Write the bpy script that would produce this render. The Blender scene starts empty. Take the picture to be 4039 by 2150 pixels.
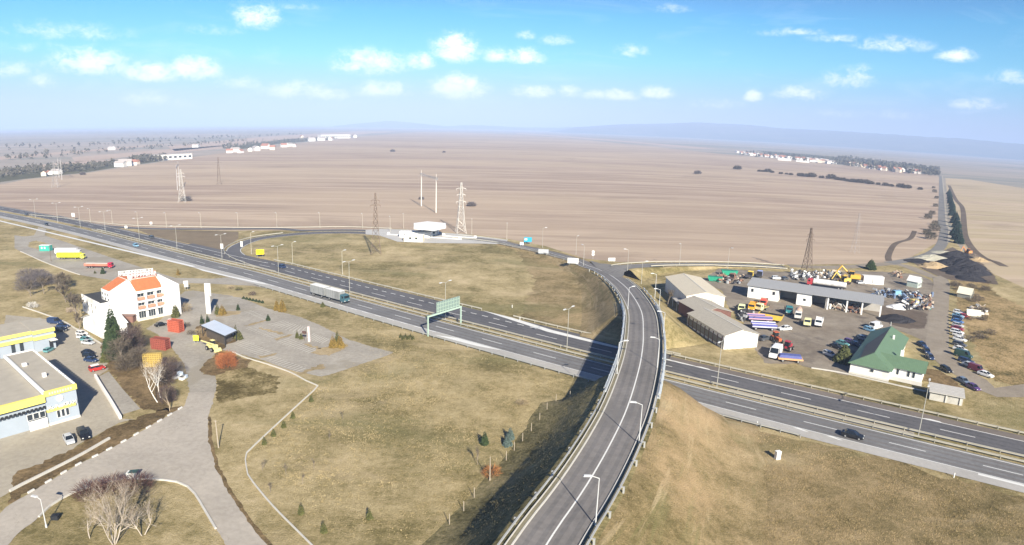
import bpy, math, random
import numpy as np
from math import sin, cos, pi, radians as R, hypot, atan2
from mathutils import Vector, Matrix
random.seed(11)
S = bpy.context.scene; COL = S.collection

# ---------------------------------------------------------------- camera (wide drone lens), world, sun
CAMH = 57.0
LF, LK, PITCH, ROLL = 2.59456836, -0.0204795, 0.22022212, 0.0277048
cd = bpy.data.cameras.new('camera'); cam = bpy.data.objects.new('camera', cd); COL.objects.link(cam)
cd.type = 'PANO'
cd.panorama_type = 'FISHEYE_LENS_POLYNOMIAL'
cd.fisheye_fov = pi
cd.sensor_width = 36
cd.fisheye_polynomial_k0 = 0; cd.fisheye_polynomial_k1 = -.112194/LF; cd.fisheye_polynomial_k2 = 0
cd.fisheye_polynomial_k3 = -LK*.112194**3/LF; cd.fisheye_polynomial_k4 = 0
cd.clip_start = .1; cd.clip_end = 90000
c_, n_, cp_, sp_ = cos(ROLL), sin(ROLL), cos(PITCH), sin(PITCH)
CR = Vector((c_, n_*sp_, n_*cp_)); CU = Vector((-n_, c_*sp_, c_*cp_)); CF = Vector((0, cp_, -sp_))
cam.matrix_world = Matrix(((CR.x, CU.x, -CF.x, 0), (CR.y, CU.y, -CF.y, 0), (CR.z, CU.z, -CF.z, CAMH), (0, 0, 0, 1)))
S.camera = cam

SUN_AZ, SUN_EL = R(161), R(28.5)          # clockwise from +Y
ld = bpy.data.lights.new('sun', 'SUN'); ld.energy = 5.0; ld.angle = R(.5); ld.color = (1, .92, .78)
sun = bpy.data.objects.new('sun', ld); COL.objects.link(sun)
sd = Vector((sin(SUN_AZ)*cos(SUN_EL), cos(SUN_AZ)*cos(SUN_EL), sin(SUN_EL)))
sun.rotation_euler = sd.to_track_quat('Z', 'Y').to_euler(); sun.location = (60, -200, 300)
S.view_settings.view_transform = 'Standard'; S.view_settings.look = 'None'
S.view_settings.exposure = 1.1; S.view_settings.gamma = 1
try:
    S.cycles.use_denoising = True; S.cycles.denoiser = 'OPENIMAGEDENOISE'
    S.cycles.max_bounces = 5; S.cycles.diffuse_bounces = 2; S.cycles.volume_bounces = 2; S.cycles.use_adaptive_sampling = True
    S.cycles.caustics_reflective = False; S.cycles.caustics_refractive = False
except Exception: pass

def pray(px, py):
    """unit direction through the lens for a photo pixel"""
    dx, dy = px-2019.5, py-1075.; r = hypot(dx, dy)/1000
    th = r/LF*(1+LK*r*r); s = sin(th)/max(r*1000, 1e-9)
    v = CR*(dx*s)-CU*(dy*s)+CF*cos(th)
    return v
def P(p, z=0.):
    v = pray(*p); t = (CAMH-z)/-v.z
    return Vector((v.x*t, v.y*t, z))
def V(x, y, z=0.): return P((x*1.56794, y*1.56794), z)
def hgt(b, t, zb=0.):
    B = P(b, zb); r = pray(*t); return CAMH+r.z*hypot(B.x, B.y)/hypot(r.x, r.y)-zb
def ang(p, q):
    a, b = P(p), P(q); return atan2(b.y-a.y, b.x-a.x)
def Zm(x0, y0, s): return lambda x, y: (x0+x/s, y0+y/s)
A1=Zm(90,750,2.5386);A2=Zm(90,1050,3.9164);A3=Zm(90,1200,2.2852);A4=Zm(600,1050,2.576);A5=Zm(90,1600,2.7978);A6=Zm(1300,650,3.22)
B1=Zm(2550,1020,3.18875);B2=Zm(3200,1020,3.18904);B3=Zm(3200,1250,3.4274);B4=Zm(2550,1350,1.8529);B5=Zm(2000,900,1.95875)
B6=Zm(2900,560,2.50097);B7=Zm(90,460,1.82695);B8=Zm(1500,1150,1.4583);C1=Zm(3200,1600,8.57);C2=Zm(2600,1380,6.2325);C3=Zm(2000,1700,3.515)
D1=Zm(90,1380,4.0325);D2=Zm(300,1040,5.7125);D3=Zm(1500,840,5.152);D4=Zm(2650,1150,5.485);D5=Zm(3450,900,5.273);D6=Zm(90,780,4.2843);E1=Zm(1650,1180,5.078)

# ---------------------------------------------------------------- node helper, sky
def node(nt, t, **k):
    n = nt.nodes.new(t)
    for a, v in k.items():
        if a[0] == 'i' and a[1:].isdigit(): n.inputs[int(a[1:])].default_value = v
        else: setattr(n, a, v)
    return n
def math_(nt, op, a, b=None, clamp=False):
    n = nt.nodes.new('ShaderNodeMath'); n.operation = op; n.use_clamp = clamp
    for i, x in enumerate((a, b)):
        if x is None: continue
        if isinstance(x, (int, float)): n.inputs[i].default_value = x
        else: nt.links.new(x, n.inputs[i])
    return n.outputs[0]
def ramp(nt, fac, stops):
    n = nt.nodes.new('ShaderNodeValToRGB'); e = n.color_ramp.elements
    while len(e) < len(stops): e.new(.5)
    for i, (p, c) in enumerate(stops):
        e[i].position = p; e[i].color = (*c, 1) if len(c) == 3 else c
    nt.links.new(fac, n.inputs[0]); return n.outputs[0]
def mix(nt, f, a, b, mode='MIX'):
    n = nt.nodes.new('ShaderNodeMix'); n.data_type = 'RGBA'; n.blend_type = mode
    for i, x in ((0, f), (6, a), (7, b)):
        if isinstance(x, (int, float)): n.inputs[i].default_value = x
        elif isinstance(x, tuple): n.inputs[i].default_value = (*x, 1)
        else: nt.links.new(x, n.inputs[i])
    return n.outputs[2]
def noise(nt, vec, scale, detail=4, rough=.55, dist=0.):
    n = nt.nodes.new('ShaderNodeTexNoise'); n.inputs['Scale'].default_value = scale
    n.inputs['Detail'].default_value = detail; n.inputs['Roughness'].default_value = rough
    n.inputs['Distortion'].default_value = dist
    if vec is not None: nt.links.new(vec, n.inputs['Vector'])
    return n.outputs[0]
def mapping(nt, vec, rot=(0, 0, 0), scale=(1, 1, 1), loc=(0, 0, 0)):
    n = nt.nodes.new('ShaderNodeMapping'); n.inputs['Rotation'].default_value = rot
    n.inputs['Scale'].default_value = scale; n.inputs['Location'].default_value = loc
    nt.links.new(vec, n.inputs['Vector']); return n.outputs[0]

W = bpy.data.worlds.new('World'); S.world = W; W.use_nodes = True
nt = W.node_tree; nt.nodes.clear()
sky = node(nt, 'ShaderNodeTexSky', sky_type='NISHITA', sun_disc=False)
sky.sun_elevation = SUN_EL; sky.sun_rotation = SUN_AZ; sky.altitude = 120; sky.air_density = 1.0; sky.dust_density = .6; sky.ozone_density = 1.5
SKY_STRENGTH = .069
tc = node(nt, 'ShaderNodeTexCoord'); dirv = tc.outputs['Generated']
sep = node(nt, 'ShaderNodeSeparateXYZ'); nt.links.new(dirv, sep.inputs[0])
az = math_(nt, 'ARCTAN2', sep.outputs[0], sep.outputs[1])
el = math_(nt, 'ARCSINE', sep.outputs[2])
# cumulus: (v x, v y, half width px, half height px, weight)
CLOUDS = [(1145,130,52,42,1.),(1155,228,62,36,1.),(1060,160,34,24,.8),(1250,145,30,22,.75),(1320,148,46,24,.85),(930,165,80,36,.8),(965,150,40,22,.5),(225,165,75,34,.85),
 (375,190,50,26,1.),(490,180,52,32,1.),(430,192,60,20,.6),(645,50,55,34,.7),(370,255,50,22,.7),(460,262,30,18,.5),(110,210,34,18,.6),(600,212,50,18,.5),(750,235,80,24,.75),(830,243,40,18,.8),(965,232,60,24,.85),
 (1345,235,52,18,.9),(1430,235,30,18,.75),(1500,242,36,14,.7),(1560,242,46,18,.85),(1650,237,38,18,.9),(1588,132,34,18,.6),(1400,105,34,14,.5),(1322,92,20,12,.55),(1893,245,22,18,.85),(2010,240,50,20,.7),
 (2130,205,50,26,.6),(2170,190,24,20,.6),(2240,118,70,20,.6),(2110,100,60,10,.5),(2010,82,50,10,.5),(2405,145,36,18,.75),(2450,265,46,16,.75),(1670,25,50,12,.45),(1800,265,60,14,.5),(1950,85,50,9,.4),
 (170,85,110,22,.45),(530,80,60,12,.35),(760,20,60,8,.3),(2240,290,60,12,.4),(2110,288,50,10,.4),(100,125,70,12,.35),(30,180,40,20,.6),(2540,200,40,18,.5)]
total = None; shade = None
nz = mapping(nt, dirv, scale=(1, 1, 1.6))
n1 = noise(nt, nz, 44, 7, .66, .35)
n2 = noise(nt, nz, 150, 5, .65, .3)
wob = math_(nt, 'ADD', math_(nt, 'MULTIPLY', n1, .75), math_(nt, 'MULTIPLY', n2, .25))
for x, y, hw, hh, wt in CLOUDS:
    d = pray(x*1.56794, y*1.56794); a0 = atan2(d.x, d.y); e0 = math.asin(d.z)
    k = 1.56794/1000/LF; sx = hw*k/cos(e0)*1.1; sy = hh*k*1.1
    u = math_(nt, 'MULTIPLY', math_(nt, 'SUBTRACT', az, a0), 1/sx); v = math_(nt, 'MULTIPLY', math_(nt, 'SUBTRACT', el, e0), 1/sy)
    # flatter base: below the middle the blob is squeezed
    vv = math_(nt, 'MAXIMUM', v, math_(nt, 'MULTIPLY', v, -1.9))
    r2 = math_(nt, 'ADD', math_(nt, 'MULTIPLY', u, u), math_(nt, 'MULTIPLY', vv, vv))
    b = math_(nt, 'MULTIPLY', math_(nt, 'SUBTRACT', 1.0, math_(nt, 'MULTIPLY', r2, .55)), wt)
    total = b if total is None else math_(nt, 'MAXIMUM', total, b)
    sh = math_(nt, 'MULTIPLY', v, math_(nt, 'MAXIMUM', b, 0.0))
    shade = sh if shade is None else math_(nt, 'ADD', shade, sh)
total = math_(nt, 'MAXIMUM', total, -1.3)
dens = math_(nt, 'ADD', total, math_(nt, 'MULTIPLY', math_(nt, 'SUBTRACT', wob, .5), 3.6))
cl = node(nt, 'ShaderNodeMapRange', interpolation_type='SMOOTHSTEP'); nt.links.new(dens, cl.inputs[0])
cl.inputs[1].default_value = -.08; cl.inputs[2].default_value = 1.2; cl.inputs[3].default_value = 0; cl.inputs[4].default_value = .86
wisp = noise(nt, mapping(nt, dirv, rot=(0, 0, .3), scale=(2.2, 6, 14)), 2.2, 6, .6, .6)
wf = math_(nt, 'MULTIPLY', math_(nt, 'SUBTRACT', wisp, .56, True), math_(nt, 'SUBTRACT', 1.1, math_(nt, 'MULTIPLY', el, 3.6), True))
fac = math_(nt, 'MAXIMUM', math_(nt, 'MULTIPLY', cl.outputs[0], math_(nt, 'ADD', math_(nt, 'MULTIPLY', total, 1.15), .12, True)), wf)
lit = math_(nt, 'ADD', math_(nt, 'MULTIPLY', shade, .5), .55, True)
ccol = mix(nt, lit, (8.5, 9.0, 11.0), (14.0, 13.4, 13.2))
tint = ramp(nt, math_(nt, 'MULTIPLY', el, 2.2, True), [(0., (.50, .60, 1.0)), (.10, (.40, .64, 1.0)), (.22, (.22, .82, 1.05)), (.36, (.09, .70, 1.0)), (.5, (.07, .36, .78)), (1., (.06, .22, .5))])
skyc = mix(nt, 1.0, sky.outputs[0], tint, 'MULTIPLY')
fin = mix(nt, fac, skyc, ccol)
bg = node(nt, 'ShaderNodeBackground'); bg.inputs[1].default_value = SKY_STRENGTH
nt.links.new(fin, bg.inputs[0]); out = node(nt, 'ShaderNodeOutputWorld'); nt.links.new(bg.outputs[0], out.inputs[0])

# ---------------------------------------------------------------- materials
MATS = {}
def mat(name, col, rough=.8, var=.18, scale=1.5, metal=0., bump=0., spec=.3, stain=None, alpha=None):
    if name in MATS: return MATS[name]
    m = bpy.data.materials.new(name); m.use_nodes = True; nt = m.node_tree; b = nt.nodes['Principled BSDF']
    b.inputs['Roughness'].default_value = rough; b.inputs['Metallic'].default_value = metal
    b.inputs['Specular IOR Level'].default_value = spec
    tc = node(nt, 'ShaderNodeTexCoord').outputs['Object']
    if var:
        n = noise(nt, tc, scale, 5, .6)
        f = math_(nt, 'ADD', math_(nt, 'MULTIPLY', math_(nt, 'SUBTRACT', n, .5), var*3), 1.0)
        cc = node(nt, 'ShaderNodeRGB'); cc.outputs[0].default_value = (*col, 1)
        cx = node(nt, 'ShaderNodeVectorMath', operation='SCALE'); nt.links.new(cc.outputs[0], cx.inputs[0]); nt.links.new(f, cx.inputs[3])
        o = cx.outputs[0]
        if stain:
            s = noise(nt, mapping(nt, tc, scale=(1, 1, .25)), scale*.5, 6, .65)
            o = mix(nt, ramp(nt, s, [(.5, (0, 0, 0)), (.68, (1, 1, 1))]), o, stain)
        nt.links.new(o, b.inputs['Base Color'])
        if bump:
            bp = node(nt, 'ShaderNodeBump'); bp.inputs['Strength'].default_value = bump; nt.links.new(n, bp.inputs['Height']); nt.links.new(bp.outputs[0], b.inputs['Normal'])
    else: b.inputs['Base Color'].default_value = (*col, 1)
    MATS[name] = m; return m
def striped(name, col, col2, direction=(1, 0, 0), period=.4, rough=.6, duty=.5, var=.15, metal=0.):
    """corrugated or boarded sheet: bands along one local axis"""
    if name in MATS: return MATS[name]
    m = mat(name, col, rough, var, 1.2, metal); nt = m.node_tree; b = nt.nodes['Principled BSDF']
    tc = node(nt, 'ShaderNodeTexCoord').outputs['Object']
    dt = node(nt, 'ShaderNodeVectorMath', operation='DOT_PRODUCT'); nt.links.new(tc, dt.inputs[0]); dt.inputs[1].default_value = direction
    fr = math_(nt, 'FRACT', math_(nt, 'MULTIPLY', dt.outputs['Value'], 1/period))
    f = math_(nt, 'GREATER_THAN', fr, duty)
    src = b.inputs['Base Color'].links[0].from_socket if b.inputs['Base Color'].links else col
    nt.links.new(mix(nt, f, src, col2), b.inputs['Base Color'])
    bp = node(nt, 'ShaderNodeBump'); bp.inputs['Strength'].default_value = .4; bp.inputs['Distance'].default_value = .05
    nt.links.new(fr, bp.inputs['Height']); nt.links.new(bp.outputs[0], b.inputs['Normal'])
    return m
def ground_mat(name, stops, scales=(.03, .25, 2.5), weights=(.5, .3, .2), stretch=None, rough=.95, bump=.5, extra=None):
    """soil or sward from three noise octaves in world metres; stretch=(angle, along factor)"""
    m = bpy.data.materials.new(name); m.use_nodes = True; nt = m.node_tree; b = nt.nodes['Principled BSDF']
    b.inputs['Roughness'].default_value = rough; b.inputs['Specular IOR Level'].default_value = .1
    pos = node(nt, 'ShaderNodeNewGeometry').outputs['Position']
    acc = None
    for i, (s, w) in enumerate(zip(scales, weights)):
        vec = pos
        if stretch: vec = mapping(nt, pos, rot=(0, 0, stretch[0]), scale=(1/stretch[1], 1, 1), loc=(i*37.1, i*11.3, 0))
        n = noise(nt, vec, s, 5, .62)
        t = math_(nt, 'MULTIPLY', n, w); acc = t if acc is None else math_(nt, 'ADD', acc, t)
    colr = ramp(nt, acc, stops)
    if extra: colr = extra(nt, pos, colr)
    nt.links.new(colr, b.inputs['Base Color'])
    if bump:
        bp = node(nt, 'ShaderNodeBump'); bp.inputs['Strength'].default_value = bump; bp.inputs['Distance'].default_value = .25
        nt.links.new(noise(nt, pos, scales[-1]*1.4, 6, .7), bp.inputs['Height']); nt.links.new(bp.outputs[0], b.inputs['Normal'])
    MATS[name] = m; return m

# ---------------------------------------------------------------- mesh helpers
class MB:
    def __init__(s): s.v = []; s.f = []; s.m = []; s.T = Matrix.Identity(4)
    def add(s, vs, fs, mi=0):
        o = len(s.v); s.v += [tuple(s.T @ Vector(p)) for p in vs]; s.f += [tuple(i+o for i in f) for f in fs]; s.m += [mi]*len(fs); return s
    def box(s, c, d, rz=0., mi=0, taper=1., rx=0., ry=0.):
        hx, hy, hz = d[0]/2, d[1]/2, d[2]/2
        vs = [Vector((x*hx*(taper if z > 0 else 1), y*hy*(taper if z > 0 else 1), z*hz)) for z in (-1, 1) for x, y in ((-1, -1), (1, -1), (1, 1), (-1, 1))]
        M = Matrix.Rotation(rz, 3, 'Z') @ Matrix.Rotation(ry, 3, 'Y') @ Matrix.Rotation(rx, 3, 'X')
        return s.add([M @ v+Vector(c) for v in vs], [(3, 2, 1, 0), (4, 5, 6, 7), (0, 1, 5, 4), (1, 2, 6, 5), (2, 3, 7, 6), (3, 0, 4, 7)], mi)
    def tube(s, a, b, r0, r1=None, n=6, mi=0, cap=True):
        a, b = Vector(a), Vector(b); r1 = r0 if r1 is None else r1; d = (b-a)
        if d.length < 1e-6: return s
        d.normalize(); x = d.orthogonal().normalized(); y = d.cross(x)
        vs = [a+(x*cos(2*pi*i/n)+y*sin(2*pi*i/n))*r0 for i in range(n)]+[b+(x*cos(2*pi*i/n)+y*sin(2*pi*i/n))*r1 for i in range(n)]
        fs = [(i, (i+1) % n, n+(i+1) % n, n+i) for i in range(n)]
        if cap: fs += [tuple(range(n-1, -1, -1)), tuple(range(n, 2*n))]
        return s.add(vs, fs, mi)
    def prism(s, poly, z0, z1, mi=0, top=None):
        n = len(poly); vs = [(p[0], p[1], z0) for p in poly]+[(p[0], p[1], z1) for p in poly]
        ar = sum(poly[i][0]*poly[(i+1) % n][1]-poly[(i+1) % n][0]*poly[i][1] for i in range(n))
        idx = list(range(n)) if ar > 0 else list(range(n-1, -1, -1))
        s.add(vs, [tuple(reversed(idx))], mi); o = len(s.v)-2*n
        s.f.append(tuple(i+n+o for i in idx)); s.m.append(mi if top is None else top)
        for k in range(n):
            i, j = idx[k], idx[(k+1) % n]; s.f.append((i+o, j+o, j+n+o, i+n+o)); s.m.append(mi)
        return s
    def loft(s, secs, mi=0, cap=True):
        n = len(secs[0]); vs = [p for q in secs for p in q]; fs = []
        for k in range(len(secs)-1):
            for i in range(n): j = (i+1) % n; fs.append((k*n+i, k*n+j, (k+1)*n+j, (k+1)*n+i))
        if cap: fs += [tuple(range(n-1, -1, -1)), tuple(range((len(secs)-1)*n, len(secs)*n))]
        return s.add(vs, fs, mi)
    def build(s, name, mats, parent=None, smooth=False, loc=None):
        me = bpy.data.meshes.new(name); me.from_pydata(s.v, [], s.f); 
        for m in (mats if isinstance(mats, (list, tuple)) else [mats]): me.materials.append(m)
        if any(s.m): me.polygons.foreach_set('material_index', s.m)
        if smooth: me.polygons.foreach_set('use_smooth', [True]*len(s.f))
        me.update(); o = bpy.data.objects.new(name, me); COL.objects.link(o)
        if parent: o.parent = parent
        if loc is not None: o.location = loc
        return o
def tag(o, label=None, cat=None, group=None, kind=None):
    if label: o['label'] = label
    if cat: o['category'] = cat
    if group: o['group'] = group
    if kind: o['kind'] = kind
    return o
def thing(name, label, cat, loc=(0, 0, 0), rz=0., group=None, sc=1.):
    o = bpy.data.objects.new(name, None); COL.objects.link(o); o.location = loc; o.rotation_euler = (0, 0, rz); o.empty_display_size = .3
    if sc != 1.: o.scale = (sc, sc, sc)
    return tag(o, label, cat, group)
CH = {}
def kids(o):
    if o.name not in CH: CH[o.name] = [c for c in bpy.data.objects if c.parent == o]
    return CH[o.name]
def dup(root, loc, rz=0., label=None, group=None, sc=None, swap=None):
    r = root.copy(); COL.objects.link(r); r.location = loc; r.rotation_euler = (0, 0, rz)
    if sc is not None: r.scale = (sc, sc, sc) if isinstance(sc, (int, float)) else sc
    if label: r['label'] = label
    if group: r['group'] = group
    def rec(src, dst):
        for ch in kids(src):
            c = ch.copy(); COL.objects.link(c); c.parent = dst
            if swap and ch.data and ch.data.name in swap: c.data = swap[ch.data.name]
            rec(ch, c)
    rec(root, r); return r
def structure(o): o['kind'] = 'structure'; return o
ORD = ['first', 'second', 'third', 'fourth', 'fifth', 'sixth', 'seventh', 'eighth', 'ninth', 'tenth', 'eleventh', 'twelfth', 'thirteenth', 'fourteenth', 'fifteenth', 'sixteenth', 'seventeenth', 'eighteenth', 'nineteenth', 'twentieth']
def smooth_path(pts, step=3.):
    """Catmull-Rom through 3D points, resampled evenly"""
    pts = [Vector(p) for p in pts]; q = [2*pts[0]-pts[1]]+pts+[2*pts[-1]-pts[-2]]; o = []
    for i in range(1, len(q)-2):
        a, b, c, d = q[i-1:i+3]; k = max(2, int((c-b).length/step*2))
        for j in range(k):
            t = j/k; o.append(.5*((2*b)+(c-a)*t+(2*a-5*b+4*c-d)*t*t+(3*b-a-3*c+d)*t*t*t))
    o.append(pts[-1]); res = [o[0]]; acc = 0
    for a, b in zip(o[:-1], o[1:]):
        acc += (b-a).length
        if acc >= step: res.append(b); acc = 0
    if (res[-1]-o[-1]).length > step*.3: res.append(o[-1])
    return res
def normals(path):
    ns = []
    for i in range(len(path)):
        t = path[min(i+1, len(path)-1)]-path[max(i-1, 0)]; t.z = 0; t.normalize(); ns.append(Vector((-t.y, t.x, 0)))
    return ns                                  # points to the left of travel
def ribbon(mb, path, l, r, dz=0., mi=0):
    ns = normals(path); f = lambda x, i: x[i] if isinstance(x, (list, tuple)) else x
    vs = []
    for i, p in enumerate(path): vs += [p+ns[i]*f(l, i)+Vector((0, 0, dz)), p-ns[i]*f(r, i)+Vector((0, 0, dz))]
    mb.add(vs, [(2*i, 2*i+1, 2*i+3, 2*i+2) for i in range(len(path)-1)], mi); return mb
def bar(mb, path, off, z0, z1, w, mi=0):
    """solid bar of width w between heights z0..z1 along a path, shifted sideways"""
    ns = normals(path); secs = []
    for i, p in enumerate(path):
        c = p+ns[i]*off
        secs.append([c+ns[i]*(w/2)+Vector((0, 0, z0)), c-ns[i]*(w/2)+Vector((0, 0, z0)), c-ns[i]*(w/2)+Vector((0, 0, z1)), c+ns[i]*(w/2)+Vector((0, 0, z1))])
    mb.loft(secs, mi); return mb
def sheet(name, pts, z, m, rough=0., step=1.4):
    """flat polygon sheet from ground points; rough frays the outline by that many metres"""
    if rough:
        rnd = random.Random(len(pts)*7+int(abs(pts[0].x)*10)); o = []
        for a, b in zip(pts, pts[1:]+pts[:1]):
            d = b-a; k = max(1, int(d.length/step)); n = Vector((-d.y, d.x, 0)).normalized() if d.length > 0 else Vector()
            for i in range(k): o.append(a+d*(i/k)+n*rnd.uniform(-rough, rough)*(1.6 if rnd.random() < .2 else .8))
        pts = o
    return MB().add([(p.x, p.y, z) for p in pts], [tuple(range(len(pts)))]).build(name, m)
# ---------------------------------------------------------------- setting: ground, fields, haze, hills
UD = Vector((.8094, -.5873, 0)); ND = Vector((.5873, .8094, 0))
DC = [(-900, -70), (-600, -30), (-500, -18.5), (-460, -14), (-430, -11), (-400, -8.8), (-368, -6.5), (-322, -4.4), (-283.5, -3), (-247, -1.5), (-225, 0), (900, 0)]
def dc(s): return float(np.interp(s, [a for a, _ in DC], [b for _, b in DC]))
def hw(s, c, z=.2): return UD*s+ND*(c+dc(s))+Vector((0, 0, z))
def hpath(s0, s1, c, z=.2, step=8.): 
    k = max(1, int(abs(s1-s0)/step)); return [hw(s0+(s1-s0)*i/k, c, z) for i in range(k+1)]

FUR = R(-9)
def furrow(nt, pos, colr):
    v = mapping(nt, pos, rot=(0, 0, -FUR), scale=(.0035, .05, 1)); s = noise(nt, v, 1.0, 5, .62, .25)
    v2 = mapping(nt, pos, rot=(0, 0, -FUR), scale=(.009, .13, 1)); s2 = noise(nt, v2, 1.0, 5, .65, .2)
    c = mix(nt, ramp(nt, s, [(.47, (0, 0, 0)), (.62, (.7, .7, .7))]), colr, (.53, .42, .32))
    c = mix(nt, ramp(nt, s2, [(.50, (0, 0, 0)), (.64, (.55, .55, .55))]), c, (.22, .165, .13))
    big = noise(nt, mapping(nt, pos, rot=(0, 0, -FUR), scale=(.0012, .004, 1)), 1.0, 4, .6, .6)
    c = mix(nt, ramp(nt, big, [(.42, (0, 0, 0)), (.6, (.55, .55, .55))]), c, (.50, .395, .28))
    dk = noise(nt, mapping(nt, pos, rot=(0, 0, .3), scale=(.006, .011, 1)), 1.0, 5, .65, .8)
    return mix(nt, ramp(nt, dk, [(.56, (0, 0, 0)), (.68, (.45, .45, .45))]), c, (.26, .20, .15))
m_valley = ground_mat('valley_land', [(.3, (.15, .16, .14)), (.44, (.25, .24, .20)), (.55, (.37, .31, .26)), (.68, (.46, .39, .32))], (.0022, .009, .05), (.5, .35, .15), stretch=(.25, 5), bump=0)
m_field = ground_mat('stubble_field', [(.33, (.285, .21, .162)), (.47, (.345, .262, .20)), (.58, (.395, .30, .23)), (.72, (.45, .35, .27))], (.006, .05, .6), (.35, .35, .3), stretch=(FUR, 3), bump=.35, extra=furrow)
m_field2 = ground_mat('pale_field', [(.3, (.33, .265, .165)), (.5, (.41, .335, .21)), (.7, (.47, .39, .25))], (.008, .06, .8), (.35, .35, .3), stretch=(FUR, 3), bump=.3, extra=furrow)
def olive(nt, pos, colr):
    a = noise(nt, mapping(nt, pos, rot=(0, 0, .35), scale=(.018, .045, 1), loc=(3, 7, 0)), 1.0, 5, .62, .5); b = noise(nt, mapping(nt, pos, rot=(0, 0, .2), scale=(.03, .06, 1), loc=(31, 17, 0)), 1.0, 5, .65, .5)
    c = mix(nt, ramp(nt, a, [(.54, (0, 0, 0)), (.66, (.5, .5, .5))]), colr, (.19, .18, .075))
    return mix(nt, ramp(nt, b, [(.56, (0, 0, 0)), (.68, (.6, .6, .6))]), c, (.50, .395, .24))
m_grass = ground_mat('dry_grass', [(.37, (.10, .088, .034)), (.435, (.205, .168, .07)), (.49, (.325, .262, .128)), (.54, (.43, .345, .185)), (.62, (.56, .45, .27))], (.028, .13, .7, 2.6), (.38, .26, .2, .16), bump=1., extra=olive)
m_weeds = ground_mat('brown_weeds', [(.32, (.05, .042, .018)), (.45, (.125, .088, .042)), (.55, (.235, .165, .082)), (.68, (.36, .25, .13))], (.05, .4, 2.2), (.36, .3, .34), bump=1.)
m_bank = ground_mat('bank_grass', [(.37, (.066, .058, .022)), (.435, (.155, .122, .05)), (.49, (.27, .20, .092)), (.54, (.38, .275, .135)), (.62, (.50, .36, .20))], (.035, .3, 1.6), (.36, .28, .36), bump=1.)
def oily(nt, pos, colr):
    a = noise(nt, mapping(nt, pos, loc=(11, 5, 0)), .075, 5, .65, .6)
    return mix(nt, ramp(nt, a, [(.55, (0, 0, 0)), (.67, (.75, .75, .75))]), colr, (.11, .095, .082))
m_dirt = ground_mat('trodden_dirt', [(.3, (.13, .105, .08)), (.46, (.225, .19, .15)), (.6, (.31, .27, .215)), (.75, (.38, .335, .27))], (.05, .3, 2.), (.45, .3, .25), bump=.5, extra=oily)
m_soil = ground_mat('dark_soil', [(.3, (.07, .055, .045)), (.5, (.14, .11, .085)), (.7, (.22, .18, .14))], (.06, .4, 2.), (.4, .3, .3), bump=.8)

ground = structure(MB().add([(-60000, -20000, 0), (60000, -20000, 0), (60000, 80000, 0), (-60000, 80000, 0)], [(0, 1, 2, 3)]).build('ground', m_valley))
fieldpts = [V(*p) for p in ((-60, 478), (61, 452), (200, 438), (300, 423), (400, 408), (480, 396), (600, 380), (700, 366), (850, 350), (960, 339), (1050, 332), (1180, 334), (1300, 339), (1450, 350), (1640, 369), (1800, 386), (2000, 404), (2200, 424), (2350, 441), (2366, 446), (2372, 500), (2376, 600), (2300, 650), (2200, 675), (1970, 700), (1560, 690), (1000, 640), (500, 620), (-120, 560))]
structure(sheet('field', fieldpts, .05, m_field))
structure(sheet('pale_field', [V(*p) for p in ((2378, 448), (2440, 452), (2502, 462), (2600, 478), (2760, 505), (2900, 900), (2560, 760), (2480, 690), (2430, 630), (2390, 560))], .05, m_field2))
# strips of far farmland on the left, below the plateau edge
m_pink = ground_mat('bare_strip', [(.3, (.36, .27, .215)), (.55, (.46, .36, .29)), (.75, (.54, .44, .36))], (.01, .05, .2), (.4, .3, .3), stretch=(.2, 6), bump=0)
m_wood = ground_mat('rough_pasture', [(.3, (.06, .062, .04)), (.5, (.11, .105, .06)), (.7, (.17, .15, .09))], (.012, .06, .3), (.4, .3, .3), stretch=(.2, 3), bump=0)
for pts in (((-40, 432), (160, 408), (330, 400), (330, 406), (160, 420), (-40, 444)), ((180, 396), (420, 376), (620, 362), (640, 368), (420, 386), (190, 408)), ((420, 368), (640, 346), (900, 330), (1000, 331), (760, 350), (640, 360), (440, 380)),
            ((560, 384), (760, 360), (860, 348), (850, 351), (690, 367), (600, 381)), ((-40, 398), (200, 378), (420, 362), (400, 366), (200, 384), (-40, 406)), ((1300, 334), (1640, 360), (1800, 374), (1760, 375), (1560, 357), (1300, 337))):
    structure(sheet('bare_strip', [V(*p) for p in pts], .06, m_pink))
for pts in (((-40, 446), (61, 434), (220, 412), (330, 398), (400, 392), (400, 406), (290, 422), (200, 436), (61, 450), (-40, 464)), ((560, 372), (720, 350), (860, 342), (840, 350), (700, 362), (590, 378)), ((1900, 378), (2100, 394), (2340, 424), (2360, 440), (2200, 422), (2000, 402))):
    structure(sheet('rough_pasture', [V(*p) for p in pts], .07, m_wood))
grasspts = [V(*p) for p in ((-60, 552), (30, 545), (180, 560), (330, 575), (560, 581), (760, 580), (900, 579), (1000, 576), (1090, 582), (1200, 592), (1280, 602), (1370, 619), (1470, 651), (1560, 660), (1700, 660), (1850, 660), (1970, 667), (2200, 664), (2290, 648), (2350, 615), (2395, 600), (2430, 640), (2500, 690), (2700, 780))]+[Vector((420, 150, 0)), Vector((420, -80, 0)), Vector((-420, -80, 0)), Vector((-560, 320, 0))]
structure(sheet('grass', grasspts, .10, m_grass))
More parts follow.
